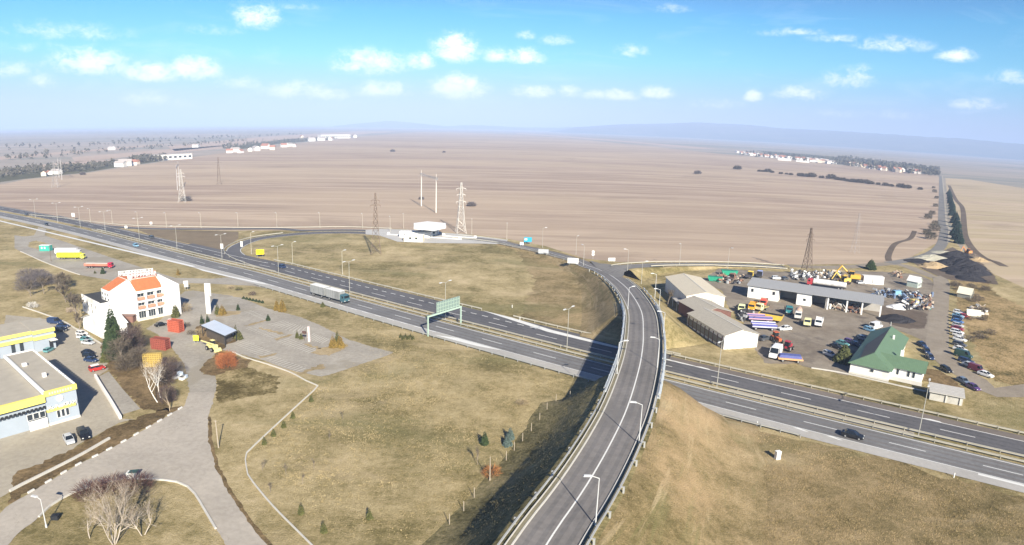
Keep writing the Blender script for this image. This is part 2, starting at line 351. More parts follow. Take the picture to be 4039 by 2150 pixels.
def dry_patch(nt, pos, colr):
    c = olive(nt, pos, colr); d = None
    for q, r in ((P(B4(300, 640)), 13), (P(B4(150, 860)), 11), (P(B4(60, 1130)), 10), (P(B4(250, 1250)), 9)):
        v = node(nt, 'ShaderNodeVectorMath', operation='DISTANCE'); nt.links.new(pos, v.inputs[0]); v.inputs[1].default_value = (q.x, q.y, 2.)
        m = math_(nt, 'SUBTRACT', 1.0, math_(nt, 'MULTIPLY', v.outputs['Value'], 1/r)); d = m if d is None else math_(nt, 'MAXIMUM', d, m)
    f = math_(nt, 'ADD', math_(nt, 'MULTIPLY', d, .9), math_(nt, 'MULTIPLY', math_(nt, 'SUBTRACT', noise(nt, pos, .22, 5, .65), .5), 2.2), True)
    return mix(nt, math_(nt, 'MULTIPLY', f, .85), c, (.47, .335, .19))
m_shady = ground_mat('shade_darkened_olive_grass', [(.37, (.055, .05, .02)), (.44, (.115, .10, .042)), (.50, (.20, .17, .078)), (.56, (.29, .24, .12)), (.64, (.40, .32, .18))], (.05, .3, 1.4), (.36, .3, .34), bump=1.)  # olive grass, with the left bank's self-shade darkened into the colour
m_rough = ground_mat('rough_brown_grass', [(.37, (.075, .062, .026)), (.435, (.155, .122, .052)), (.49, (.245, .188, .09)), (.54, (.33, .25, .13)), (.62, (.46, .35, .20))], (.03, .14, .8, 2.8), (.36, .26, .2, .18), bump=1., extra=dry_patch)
structure(sheet('rough_grass', [P(B4(*p)) for p in ((100, 465), (400, 545), (700, 640), (1500, 800), (2545, 1080), (3200, 1250), (3400, 1800), (-300, 1800), (-250, 1200), (-20, 700))], .104, m_rough, 1.4, 2.))
structure(sheet('rough_grass', [P(B5(*p)) for p in ((60, 160), (300, 225), (480, 290), (620, 330), (760, 420), (860, 520), (905, 610), (700, 790), (560, 800), (300, 740), (120, 690), (150, 560), (230, 420), (130, 280))], .104, m_rough, 1.4, 2.))
structure(sheet('wedge_field', [V(*p) for p in ((345, 578), (600, 583), (600, 600), (575, 618), (560, 632), (470, 612), (380, 592))], .11, ground_mat('ramp_wedge', [(.3, (.12, .09, .06)), (.5, (.2, .155, .1)), (.7, (.28, .22, .145))], (.02, .1, 1), (.4, .3, .3), bump=.5)))  # darker brown ground between the upper ramp and the motorway
# scrub and dirt on the far right, yard, lots
structure(sheet('scrub_ground', [V(*p) for p in ((2385, 690), (2430, 640), (2470, 690), (2502, 740), (2640, 800), (2760, 1020), (2502, 960), (2455, 880), (2420, 800), (2395, 720))], .12, m_bank, .8))
structure(sheet('yard', [P(p) for p in (B1(700, 280), B1(900, 130), B1(1700, 170), B1(2500, 170), B2(560, 160), B2(900, 170), B2(1350, 200), B2(1540, 300), B2(1500, 700), B2(1560, 980), B2(1500, 1100), B2(1350, 1010), B2(1040, 880), B2(760, 900), B3(780, 420), B3(540, 560), B3(505, 800), B3(200, 740), B3(0, 700), B1(1900, 1330), B1(1500, 1320), B1(1380, 1180), B1(1390, 1000), B1(1000, 560), B1(960, 420))], .13, m_dirt, .5))
m_patchsoil = m_soil  # second name for the dark soil
structure(sheet('soil_patch', [P(p) for p in (B2(880, 600), B2(1180, 640), B2(1400, 680), B2(1460, 700), B2(1430, 880), B2(1230, 890), B2(980, 830), B2(880, 740))], .14, m_soil, .4))
structure(sheet('soil_patch', [P(p) for p in (B3(1540, 710), B3(1720, 730), B3(1900, 820), B3(2000, 930), B3(2060, 1010), B3(1600, 890), B3(1450, 850))], .14, m_weeds, .5))

# distant hills: profiles given as (v px x, v px y of the crest)
def hills(name, prof, r0, r1, m, seed=0):
    rnd = np.random.RandomState(seed); az = []; hh = []
    rm = (r0+r1)/2
    for x, y in prof:
        d = pray(x*1.56794, y*1.56794); az.append(atan2(d.x, d.y)); hh.append(CAMH+rm*math.tan(math.asin(d.z)))
    na, nr = 150, 14; A = np.linspace(az[0], az[-1], na); Hh = np.interp(A, az, hh)
    wob = np.convolve(rnd.randn(na+40), np.ones(9)/9, 'same')[20:-20]*9+np.convolve(rnd.randn(na+40), np.ones(3)/3, 'same')[20:-20]*2.5
    vs = []; fs = []
    for i in range(na):
        for j in range(nr):
            t = j/(nr-1); r = r0+(r1-r0)*t; bell = sin(pi*t)**1.2
            edge = min(1, i/8, (na-1-i)/8)
            z = max(0., Hh[i]+wob[i]*.8)*bell*edge+(rnd.rand()-.5)*8*bell*edge-2
            vs.append((r*sin(A[i]), r*cos(A[i]), z))
    for i in range(na-1):
        for j in range(nr-1): fs.append((i*nr+j, (i+1)*nr+j, (i+1)*nr+j+1, i*nr+j+1))
    return structure(MB().add(vs, fs).build(name, m, smooth=True))
m_hill = ground_mat('hill_woods', [(.35, (.035, .045, .03)), (.5, (.07, .08, .045)), (.62, (.16, .14, .09)), (.75, (.24, .2, .14))], (.0016, .008, .03), (.4, .35, .25), bump=0)
hills('hills', [(560, 329), (700, 327), (800, 322), (880, 313), (985, 303), (1060, 311), (1120, 317), (1200, 314), (1300, 320), (1400, 321), (1480, 316)], 11500, 16000, m_hill, 3)
hills('hills', [(1380, 322), (1480, 318), (1560, 313), (1660, 311), (1760, 308), (1860, 313), (1960, 322), (2060, 327), (2180, 334), (2300, 341), (2400, 348), (2502, 356), (2620, 366), (2760, 384)], 8600, 14500, m_hill, 5)
hills('hills', [(-150, 352), (60, 346), (240, 340), (420, 336), (560, 331), (700, 328), (820, 326)], 12500, 17000, m_hill, 9)

# air: even haze in one closed box around everything
hz = MB().box((0, 13000, 222), (44000, 40000, 446)).build('haze', [])
tag(hz, kind='stuff')
hm = bpy.data.materials.new('haze_air'); hm.use_nodes = True; nt = hm.node_tree; nt.nodes.clear()
pv = node(nt, 'ShaderNodeVolumePrincipled'); pv.inputs['Color'].default_value = (.44, .575, .86, 1); pv.inputs['Density'].default_value = 0.000175; pv.inputs['Anisotropy'].default_value = -.2
oo = node(nt, 'ShaderNodeOutputMaterial'); nt.links.new(pv.outputs[0], oo.inputs['Volume'])
hz.data.materials.append(hm)

# ---------------------------------------------------------------- asphalt, concrete, paint
def road_mat(name, c, var=.12, cracks=True, patch=None):
    m = bpy.data.materials.new(name); m.use_nodes = True; nt = m.node_tree; b = nt.nodes['Principled BSDF']; b.inputs['Roughness'].default_value = .85; b.inputs['Specular IOR Level'].default_value = .25
    pos = node(nt, 'ShaderNodeNewGeometry').outputs['Position']
    a = math_(nt, 'ADD', math_(nt, 'MULTIPLY', noise(nt, pos, .09, 4, .6), .5), math_(nt, 'MULTIPLY', noise(nt, pos, 1.1, 5, .65), .5))
    lo = tuple(x*(1-var*2.2) for x in c); hi = tuple(x*(1+var*2.2) for x in c)
    col = ramp(nt, a, [(.3, lo), (.7, hi)])
    if cracks:
        vo = node(nt, 'ShaderNodeTexVoronoi', feature='DISTANCE_TO_EDGE'); vo.inputs['Scale'].default_value = .2
        wv = node(nt, 'ShaderNodeVectorMath', operation='ADD'); nn = node(nt, 'ShaderNodeTexNoise'); nn.inputs['Scale'].default_value = .5; nt.links.new(pos, nn.inputs['Vector'])
        sc = node(nt, 'ShaderNodeVectorMath', operation='SCALE'); nt.links.new(nn.outputs['Color'], sc.inputs[0]); sc.inputs[3].default_value = 3.
        nt.links.new(pos, wv.inputs[0]); nt.links.new(sc.outputs[0], wv.inputs[1]); nt.links.new(wv.outputs[0], vo.inputs['Vector'])
        col = mix(nt, math_(nt, 'MULTIPLY', math_(nt, 'LESS_THAN', vo.outputs[0], .008), .22), col, tuple(x*.5 for x in c))
    if patch:
        col = mix(nt, ramp(nt, noise(nt, pos, patch[0], 3, .5), [(.55, (0, 0, 0)), (.6, (.8, .8, .8))]), col, patch[1])
    nt.links.new(col, b.inputs['Base Color']); MATS[name] = m; return m
m_asph_far = road_mat('worn_dark_asphalt', (.118, .115, .12), .12, False)
m_asph_near = road_mat('worn_grey_asphalt', (.18, .18, .182), .13, False, patch=(.02, (.155, .155, .158)))
m_shoulder = road_mat('pale_shoulder', (.40, .385, .36), .07, False)
m_brownsh = road_mat('brown_shoulder', (.175, .15, .13), .12, False)
m_ramp = road_mat('ramp_asphalt', (.19, .177, .168), .12, False, patch=(.05, (.165, .155, .147)))
m_branch = road_mat('branch_asphalt', (.20, .19, .175), .1, False)
m_lane = road_mat('pale_lane', (.40, .36, .305), .1)
m_lot = road_mat('lot_asphalt', (.345, .315, .265), .13, patch=(.06, (.29, .26, .205)))
m_conc = road_mat('lot_concrete', (.375, .335, .265), .10)
m_plaza = road_mat('plaza_concrete', (.47, .46, .44), .07, False)
m_dirtroad = ground_mat('dirt_road', [(.3, (.19, .16, .125)), (.5, (.28, .24, .19)), (.7, (.36, .32, .26))], (.05, .3, 2.), (.4, .3, .3), bump=.3)
m_paint = mat('road_paint', (.70, .70, .67), .6, .06, .4)
m_kerb = mat('kerb_concrete', (.55, .53, .48), .85, .12, .8)
m_steel = mat('galvanised_steel', (.46, .465, .45), .45, .1, .6, metal=.25)
m_steelw = mat('weathered_rail', (.52, .49, .40), .5, .12, .5, metal=.15)
m_conc2 = mat('structural_concrete', (.42, .40, .37), .85, .1, .5, stain=(.28, .27, .25))

# motorway: two carriageways with median
def sheet_hw(name, s0, s1, c0, c1, z, m):
    mb = MB(); a = hpath(s0, s1, c0, z); b = hpath(s0, s1, c1, z)
    mb.add(a+b, [(i, i+1, len(a)+i+1, len(a)+i) for i in range(len(a)-1)]); return structure(mb.build(name, m))
S0, S1 = -900, 420
sheet_hw('near_carriageway', S0, S1, 129.4, 138.1, .20, m_asph_near)
sheet_hw('far_carriageway', S0, S1, 141.9, 150.6, .20, m_asph_far)
sheet_hw('near_shoulder', S0, S1, 125.9, 129.4, .20, m_shoulder)
sheet_hw('far_shoulder', -60, S1, 150.6, 153.6, .20, m_brownsh)
sheet_hw('far_shoulder', S0, -300, 150.6, 152.2, .20, m_brownsh)
sheet_hw('ramp_lane', -300, -60, 150.6, 154.6, .20, m_asph_far)
sheet_hw('median', S0, S1, 138.1, 141.9, .16, m_grass)
sheet_hw('median_gravel', -40, 0, 138.6, 141.6, .18, m_conc)
mk = MB()
def line(s0, s1, c, w=.22, c1=None):
    c1 = c if c1 is None else c1; k = max(1, int(abs(s1-s0)/8)); A = [hw(s0+(s1-s0)*i/k, c+(c1-c)*i/k-w/2, .212) for i in range(k+1)]; B = [hw(s0+(s1-s0)*i/k, c+(c1-c)*i/k+w/2, .212) for i in range(k+1)]
    mk.add(A+B, [(i, i+1, k+2+i, k+1+i) for i in range(k)])
line(S0, S1, 137.45, .26); line(S0, S1, 129.55, .24); line(S0, S1, 142.25, .2)
line(-96, S1, 150.45, .26); line(S0, -235, 150.45, .26)
for i in range(-36, 36):
    s = -242.3+17.01*i; line(s, s+6.8, 133.37, .24)
    t = -217.6+17.01*i+1.2; line(t, t+6.8, 146.56, .24)
for i in range(32): s = -236+4.45*i; line(s, s+2.3, 150.8, .34) if s < -96 else None
for i in range(20): s = -212+5.6*i; line(s, s+2.9, 129.3, .4) if s < -118 else None
# solid wedges where the lanes split
def wedge(pts): mk.add([hw(s, c, .213) for s, c in pts], [tuple(range(len(pts)))])
wedge([(-124, 155.2), (-96, 150.3), (-52, 150.35), (-52, 150.9), (-96, 152.6), (-112, 155.0)])
wedge([(-250, 126.3), (-225, 126.6), (-208, 129.0), (-200, 129.2), (-206, 127.6), (-222, 125.6), (-240, 125.0)])
wedge([(-700, 126.2), (-250, 126.2), (-250, 127.9), (-700, 127.9)])
wedge([(12, 128.6), (80, 127.6), (200, 127.6), (200, 129.3), (12, 129.3)])
wedge([(-118, 127.2), (-104, 127.6), (-96, 129.3), (-112, 129.3)])
for s in (-22.5, -61, -15.8): wedge([(s, 129.1), (s+2.6, 128.6), (s+3.4, 128.8), (s+1.2, 129.5)])
for s in (-53, 0, 46): wedge([(s, 150.4), (s+2.5, 151.2), (s+4.5, 151.0), (s+5.2, 150.4)])
structure(mk.build('road_markings', m_paint))

# ---------------------------------------------------------------- overpass road, embankment, junction
def zc(lst, f): return [P(f(x, y), z) for x, y, z in lst]
over = smooth_path([P(B8(860, 1610), 8), P(B8(935, 1490), 8.2)]+zc([(1028, 1345, 8.4), (1127, 1205, 8.5), (1232, 1040, 8.6), (1332, 860, 8.6), (1412, 690, 8.6), (1468, 520, 8.6), (1503, 370, 8.5), (1513, 240, 8.1), (1500, 110, 7.3)], B8)+zc([(945, 487, 6.0), (870, 415, 4.9), (790, 358, 4.0), (700, 316, 3.3), (620, 288, 2.8), (520, 245, 2.2), (300, 185, 1.2), (150, 152, .7), (0, 120, .35)], B5), 3.)
over += smooth_path([over[-1], P(A6(2200, 985), .25), P(A6(1900, 945), .2), P(A6(1600, 920), .2)], 4.)[1:]
branch = smooth_path(zc([(770, 350, 3.8), (840, 318, 3.7), (920, 300, 3.3), (1040, 290, 2.7), (1200, 282, 2.0), (1400, 280, 1.4), (1567, 280, .9)], B5)+zc([(800, 75, .6), (1100, 82, .4), (1400, 93, .25), (1750, 118, .18)], B1), 3.)
def emb(name, path, wl, wr, i0, i1, taper0=0, taper1=0, k=1.36, kr=1.1, ml=None, mr=None):
    ns = normals(path); rows = []
    for i in range(i0, i1+1):
        p = path[i]; n = ns[i]; z = max(p.z-.12, .13)
        def pt(off, zz): q = p+n*off; return (q.x, q.y, zz)
        rnd = random.uniform(-.35, .35); zz = .09
        s = max(z-zz, 0)*k
        L = [(wl+s*a+rnd*b, zz+(z-zz)*c+rnd*e) for a, b, c, e in ((1.25, 1., 0, 0), (.86, .6, .10, 0), (.52, 0, .46, .2), (.2, 0, .85, 0), (0, 0, 1., 0))]; Rr = [(-wr-s*kr*a+rnd*b, zz+(z-zz)*c-rnd*e) for a, b, c, e in ((0, 0, 1., 0), (.2, 0, .85, 0), (.52, 0, .46, .2), (.86, .6, .10, 0), (1.25, 1., 0, 0))]
        rows.append([pt(a, b) for a, b in L+Rr])
    if taper1:
        d = path[i1]-path[i1-1]; d.z = 0; d.normalize(); r = rows[-1]; e = Vector(r[4]).z*1.15
        rows.append([tuple(Vector((q[0], q[1], .09))+d*e*(.2, .4, .65, .85, 1, 1, .85, .65, .4, .2)[a]) for a, q in enumerate(r)])
    if taper0:
        d = path[i0]-path[i0+1]; d.z = 0; d.normalize(); r = rows[0]; e = Vector(r[4]).z*1.15
        rows.insert(0, [tuple(Vector((q[0], q[1], .09))+d*e*(.2, .4, .65, .85, 1, 1, .85, .65, .4, .2)[a]) for a, q in enumerate(r)])
    vs = [p for r in rows for p in r]; fs = []
    for i in range(len(rows)-1):
        for j in range(9): fs.append((i*10+j, i*10+j+1, (i+1)*10+j+1, (i+1)*10+j))
    mb = MB().add(vs, fs); mb.m = [1 if k % 9 >= 5 else 0 for k in range(len(fs))]; return structure(mb.build(name, [ml or m_grass, mr or m_grass], smooth=True))
cc = [p.dot(ND) for p in over]
ia = max(i for i, c in enumerate(cc[:60]) if c < 117.5); ib = min(i for i, c in enumerate(cc) if c > 162)
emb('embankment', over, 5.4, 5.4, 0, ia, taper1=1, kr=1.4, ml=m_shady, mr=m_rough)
emb('embankment', over, 5.4, 5.4, ib, len(over)-1, taper0=1, ml=m_rough)
emb('embankment', branch, 4.6, 4.6, 4, len(branch)-1)
rb = MB(); ribbon(rb, over, 3.6, 3.6, .02); structure(rb.build('overpass_road', m_ramp))
rb = MB(); ribbon(rb, branch, 3.3, 3.3, .0); structure(rb.build('branch_road', m_branch))
rb = MB(); fill = [P(B5(*p), z) for *p, z in ((640, 248, 2.9), (720, 272, 3.3), (860, 284, 3.6), (960, 278, 3.2), (960, 308, 3.2), (905, 340, 3.8), (900, 370, 4.3), (840, 380, 4.5), (700, 316, 3.3))]
structure(rb.add([p+Vector((0, 0, -.02)) for p in fill], [tuple(range(len(fill)))]).build('junction_road', m_branch))
jm = MB()
ribbon(jm, over[:], .12, .12, .035)
ie = len(over)
ribbon(jm, over[ib+16:], 3.35, -3.17, .035)
ribbon(jm, branch[6:], 2.95, -2.8, .015); ribbon(jm, branch[8:], -2.8, 2.95, .015)
structure(jm.build('road_markings', m_paint))

wear = MB()
for o in (.9, 2.4, -.9, -2.4): ribbon(wear, over, o+.32, -o+.32, .026)
for o in (.8, 2.2, -.8, -2.2): ribbon(wear, branch, o+.28, -o+.28, .006)
for cx in (135.4, 131.5):
    for o in (-.85, .85):
        A = hpath(S0, S1, cx+o-.35, .206); B = hpath(S0, S1, cx+o+.35, .206); wear.add(A+B, [(i, i+1, len(A)+i+1, len(A)+i) for i in range(len(A)-1)])
structure(wear.build('tyre_wear', road_mat('tyre_worn_asphalt', (.158, .15, .145), .14, False)))
wear = MB()
for cx in (144.6, 148.5):
    for o in (-.85, .85):
        A = hpath(S0, S1, cx+o-.35, .206); B = hpath(S0, S1, cx+o+.35, .206); wear.add(A+B, [(i, i+1, len(A)+i+1, len(A)+i) for i in range(len(A)-1)])
structure(wear.build('tyre_wear', road_mat('tyre_worn_dark_asphalt', (.104, .102, .107), .2, False)))
# kerb strips, guardrails
def guardrail(name, label, path, off, gap=4., z=.78, post=True, m=None, group=None, spare=99, w=.34, block=False):
    m = m or m_steel; t = thing(name, label, 'guardrail', path[0], 0, group); o = path[0]
    pl = [p-o for p in path]; ns = normals(path)
    b = MB(); bar(b, pl, off, z-.34, z-.04, .09); bar(b, pl, off, z-.04, z, w*.55); b.build('rail_beam', m, t)
    if post:
        acc = 0; k = 0; pm = None; base = MB().box((0, -.3 if off < 0 else .3, .38), (.24, .24, 1.0)).box((0, -.12 if off < 0 else .12, .8), (.14, .5, .16)) if block else MB().box((0, 0, .36), (.12, .14, .72)).box((.0, .18 if off < 0 else -.18, .66), (.1, .3, .12))
        for i in range(1, len(path)):
            acc += (path[i]-path[i-1]).length
            if acc >= gap and k < spare:
                acc = 0; k += 1; q = pl[i]+ns[i]*(off+(.1 if off > 0 else -.1)); r = atan2(-ns[i].x, ns[i].y)
                if pm is None: pm = base.build('post', m, t)
                else: c = pm.copy(); COL.objects.link(c); c.parent = t; pm2 = c
                tgt = pm if k == 1 else pm2
                tgt.location = q; tgt.rotation_euler = (0, 0, r)
    return t
kb = MB()
for sg in (1, -1):
    bar(kb, over[:ib+16], sg*3.74, -.1, .2, .2); bar(kb, over[:ib+16], sg*4.5, -.1, .2, .16)
structure(kb.build('kerb', m_kerb))
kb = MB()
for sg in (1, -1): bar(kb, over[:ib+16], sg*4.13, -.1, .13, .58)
structure(kb.build('kerb_strip', road_mat('moss_and_shade_strip', (.20, .18, .12), .15, False)))  # green-brown strip; on the right its dark tone paints in the rail's shade
guardrail('guardrail', 'curved steel guardrail on the shaded left edge of the overpass road', over[:ib+22], 4.85, 4.5, z=1.0, block=True)
guardrail('guardrail', 'curved steel guardrail on the sunny right edge of the overpass road', over[:ib+10], -4.85, 4.5, z=1.0, block=True)
guardrail('guardrail', 'steel guardrail along the left side of the road from the toll plaza to the overpass', over[ib+26:], 4.3, 6, m=m_steelw)
guardrail('guardrail', 'pale steel guardrail on the far side of the road right of the toll plaza', over[ib+44:], -4.3, 6, m=m_steelw)
guardrail('guardrail', 'bright guardrail along the field side of the branch road right of the junction', branch[4:], 3.9, 6, m=m_steelw)
guardrail('guardrail', 'bright guardrail along the yard side of the branch road right of the junction', branch[9:], -3.9, 6, m=m_steelw)
for nm, a, b, c, sg in (('steel guardrail along the grass beside the near carriageway left of the overpass', -205, -20, 125.3, 1), ('steel guardrail beside the near carriageway right of the overpass, ending in the grass', -48, -28, 125.2, 1),
                    ('yellowish guardrail along the verge beyond the far carriageway right of the overpass', -64, 260, 154.2, -1), ('thin guardrail between the far carriageway and the ramp bank left of the overpass', -112, -58, 155.6, -1),
                    ('long guardrail beside the exit lane at the edge of the loop meadow', -236, -124, 155.3, -1)):
    guardrail('guardrail', nm, hpath(a, b, c, .1, 2.), 0, 4., m=m_steelw if sg < 0 else m_steel)
for nm, c in (('pale guardrail on the near side of the motorway median', 138.6), ('pale guardrail on the far side of the motorway median', 141.4)):
    guardrail('guardrail', nm, hpath(-380, 200, c, .15, 2.), .001 if c < 140 else -.001, 5.9, m=m_steelw, spare=98, w=.5)
guardrail('guardrail', 'long pale guardrail along the upper ramp at the edge of the stubble field', smooth_path([V(*p) for p in ((60, 541), (150, 549), (215, 558), (300, 567), (390, 571), (500, 573), (640, 575), (760, 574), (880, 573), (985, 577))], 4.), 0, 8, m=m_steelw, w=.5)

# bridge: deck, fascia, piers, tubular railings
br = over[ia-3:ib+4]; o = br[len(br)//2].copy(); o.z = 0
t = thing('overpass_bridge', 'curved concrete overpass bridge carrying a road across the motorway', 'bridge', o)
pl = [p-o for p in br]
b = MB(); bar(b, pl, 0, -1.15, -.04, 8.6); b.build('deck', m_conc2, t)
for sg in (1, -1): b = MB(); bar(b, pl, sg*5.1, -.75, .24, .5); b.build('fascia', mat('pale_blue_fascia', (.55, .6, .64), .7, .1, .5), t)
for sg in (1, -1):
    b = MB()
    for zz in (.55, .85, 1.2): bar(b, pl, sg*5.15, zz-.035, zz+.035, .07)
    ns = normals(pl)
    for i in range(0, len(pl)): q = pl[i]+ns[i]*sg*5.15; b.tube(q+Vector((0, 0, .2)), q+Vector((0, 0, 1.2)), .04, n=4)
    b.build('railing', mat('pale_blue_rail', (.62, .67, .7), .5, .08, .8, metal=.2), t)
for c in (124.3, 140.0, 155.8):
    i = min(range(len(br)), key=lambda k: abs(br[k].dot(ND)-c)); p = br[i]; n = normals(br)[i]
    for sg in (-1, 1): q = p-o+n*sg*2.3; b = MB().tube((q.x, q.y, .1), (q.x, q.y, p.z-1.1), .5, n=12); b.build('pier', m_conc2, t)
# ---------------------------------------------------------------- side roads, lots, paths
def lot(name, f, pts, z, m):
    soft = name != 'verge_soil' and m in (m_weeds, m_grass, m_soil, MATS.get('bed_straw')) or 'damp' in m.name; return structure(sheet(name, [P(f(*p)) for p in pts], z, m, (.55 if soft else .14) if name not in ('exit_apron', 'toll_plaza', 'service_road', 'paved_slope') else 0, .8))
def road(name, pts, w, z, m, step=4., w2=None):
    pa = smooth_path([Vector((p.x, p.y, z)) for p in pts], step); rb = MB(); ribbon(rb, pa, w, w2 or w); structure(rb.build(name, m)); return pa
def vz(f, L): return [P(f(*p)) for p in L]
rampU = road('upper_ramp', vz(A1, [(330, 262), (520, 310), (720, 347), (1000, 376), (1400, 391), (2000, 391), (2560, 390)])+[V(760, 580.5), V(880, 579.5), V(985, 584)], 2.6, .17, m_asph_far)
loop = road('loop_ramp', [V(985, 590), V(880, 585.5), V(800, 586.5), V(740, 590)]+vz(A1, [(2400, 482), (2250, 520), (2140, 572), (2110, 618), (2165, 668), (2290, 722), (2440, 770), (2620, 815)]), 3.4, .175, m_asph_far)
lm = MB(); ribbon(lm, loop, 3.2, -2.95, .012); ribbon(lm, loop, -2.95, 3.2, .012); ribbon(lm, rampU, 2.5, -2.3, .012); structure(lm.build('road_markings', m_paint))
guardrail('guardrail', 'curved guardrail along the outer edge of the loop ramp', loop[12:], -4.2, 8, m=m_steelw)
lot('toll_plaza', D3, [(0, 330), (660, 350), (1200, 405), (1650, 432), (2200, 505), (2576, 560), (2576, 650), (2000, 628), (1200, 622), (800, 615), (350, 590), (0, 470), (-300, 440), (-300, 350)], .18, m_plaza)
lot('truck_lot', D6, [(-140, 640), (20, 660), (200, 640), (268, 520), (395, 545), (370, 640), (480, 680), (700, 745), (1000, 850), (1300, 950), (1700, 1085), (2000, 1180), (2200, 1235), (2430, 1320), (2560, 1371), (2430, 1400), (2185, 1400), (1500, 1400), (1000, 1320), (700, 1225), (350, 1085), (20, 935), (-140, 860)], .15, m_lot)
lot('service_road', A1, [(1000, 745), (1340, 830), (1530, 882), (1900, 890), (2030, 878), (2150, 868), (2330, 915), (2564, 990), (2700, 1040), (2500, 1000), (2300, 962), (1900, 942), (1650, 935), (1530, 945), (1520, 1000), (1400, 1010), (1100, 900)], .155, m_lot)
lot('exit_apron', D6, [(262, 505), (395, 530), (368, 650), (190, 640)], .21, m_conc)
lot('grass_island', D6, [(85, 800), (130, 750), (230, 728), (360, 765), (520, 815), (460, 862), (300, 882), (110, 842)], .19, m_grass)
lot('forecourt', A4, [(-60, 640), (100, 540), (150, 480), (225, 345), (330, 260), (420, 250), (560, 272), (820, 305), (900, 560), (860, 700), (830, 880), (690, 850), (560, 975), (490, 1055), (530, 1105), (640, 1120), (655, 1170), (648, 1290), (380, 1290), (330, 1000), (200, 830), (60, 700)], .145, m_lot)
lot('parking_lot', A4, [(600, 500), (640, 300), (900, 322), (1160, 430), (1500, 520), (1700, 602), (2000, 752), (2250, 830), (2455, 880), (2390, 912), (1950, 1062), (1790, 1112), (1720, 1128), (1400, 1062), (1100, 952), (820, 882), (700, 700)], .15, m_lot)
lot('crossroads', A5, [(1835, -140), (2120, -140), (2098, -30), (2040, 150), (2060, 400), (2140, 700), (2300, 1000), (2546, 1340), (2760, 1600), (2280, 1600), (2130, 1370), (2000, 1150), (1900, 985), (1820, 905), (1700, 855), (1400, 822), (1050, 832), (850, 885), (560, 972), (300, 1122), (180, 1240), (-60, 1430), (-200, 1600), (-600, 1600), (-200, 1140), (15, 1010), (600, 665), (1080, 425), (1780, 12)], .16, m_lane)
lot('workshop_lot', A3, [(-150, 100), (60, 120), (220, 140), (440, 212), (560, 232), (640, 310), (730, 385), (775, 590), (660, 668), (880, 1040), (1005, 1040), (860, 1078), (640, 1198), (480, 1283), (380, 1400), (-200, 1750), (-400, 1400)], .14, m_conc)
lot('paved_slope', A3, [(665, 668), (775, 612), (900, 770), (1062, 950), (900, 1000), (880, 1030)], .17, m_lot)
lot('soil_strip', A5, [(-100, 760), (200, 640), (560, 482), (890, 292), (1230, 150), (1480, 60), (1780, 5), (1080, 415), (600, 655), (15, 1000), (-150, 1090)], .15, m_weeds)
lot('verge_soil', A5, [(2045, 130), (2075, 130), (2092, 400), (2172, 690), (2330, 980), (2580, 1340), (2800, 1600), (2740, 1600), (2530, 1345), (2290, 1000), (2132, 700), (2052, 400)], .165, m_weeds)
lot('dark_garden', A3, [(700, 380), (1060, 420), (1330, 620), (1340, 880), (1320, 970), (1120, 960), (1060, 950), (900, 765), (780, 600)], .15, m_weeds)
lot('damp_grass', A4, [(640, 1125), (760, 1080), (960, 1030), (1280, 1130), (1260, 1290), (1000, 1330), (660, 1400)], .125, ground_mat('damp_turf', [(.37, (.06, .048, .016)), (.46, (.12, .092, .034)), (.52, (.24, .19, .085)), (.58, (.42, .335, .18))], (.06, .3, 1.8), (.45, .3, .25), bump=.9))
m_bed = ground_mat('bed_straw', [(.35, (.2, .16, .08)), (.5, (.36, .28, .16)), (.65, (.5, .40, .25))], (.1, .6, 2.), (.4, .3, .3), bump=.6)
lot('island_bed', A4, [(640, 500), (720, 470), (880, 455), (900, 490), (760, 512), (640, 520)], .17, m_bed)
lot('island_bed', A4, [(1620, 890), (1680, 850), (1800, 815), (1960, 790), (1978, 820), (1920, 870), (1800, 910), (1700, 912)], .17, m_bed)
lot('island_bed', A4, [(930, 610), (1180, 545), (1200, 555), (950, 620)], .17, m_bed)
lot('island_bed', A4, [(1240, 745), (1410, 695), (1440, 705), (1260, 762)], .17, m_bed)
lot('island_bed', A4, [(1480, 1100), (1700, 1005), (1770, 1030), (1500, 1110)], .17, m_bed)
lot('island_bed', A4, [(1100, 625), (1350, 690), (1320, 700), (1080, 640)], .17, m_bed)
lot('island_bed', A4, [(1560, 790), (1720, 835), (1700, 850), (1540, 800)], .17, m_bed)
lot('island_bed', A4, [(1080, 920), (1260, 890), (1270, 900), (1110, 940)], .17, m_bed)
lot('planted_mound', A4, [(490, 1050), (560, 975), (690, 870), (830, 890), (900, 940), (1020, 960), (960, 1030), (760, 1075), (640, 1125), (530, 1105)], .17, m_weeds)
lot('planted_bed', A4, [(440, 640), (480, 600), (740, 710), (900, 700), (920, 740), (770, 800), (690, 860), (600, 800), (470, 760)], .17, m_weeds)
# faded parking bay lines
bl = MB()
def bays(a, b, c, d, n):
    for i in range(n+1):
        t = i/n; p = P(A4(a[0]+(b[0]-a[0])*t, a[1]+(b[1]-a[1])*t)); q = P(A4(c[0]+(d[0]-c[0])*t, c[1]+(d[1]-c[1])*t)); dd = (q-p).normalized(); nn = Vector((-dd.y, dd.x, 0))*.10
        bl.add([(p+nn+Vector((0, 0, .16))), p-nn+Vector((0, 0, .16)), q-nn+Vector((0, 0, .16)), q+nn+Vector((0, 0, .16))], [(0, 1, 2, 3)])
bays((930, 470), (1150, 560), (1010, 455), (1230, 540), 9); bays((950, 640), (1230, 745), (1080, 610), (1350, 710), 11); bays((1180, 600), (1500, 690), (1340, 560), (1560, 625), 9)
bays((1270, 780), (1580, 890), (1400, 735), (1680, 850), 11); bays((850, 800), (1080, 920), (960, 760), (1230, 880), 10); bays((1560, 740), (1720, 790), (1650, 690), (1800, 745), 7); bays((1160, 950), (1460, 1080), (1250, 920), (1560, 1040), 10)
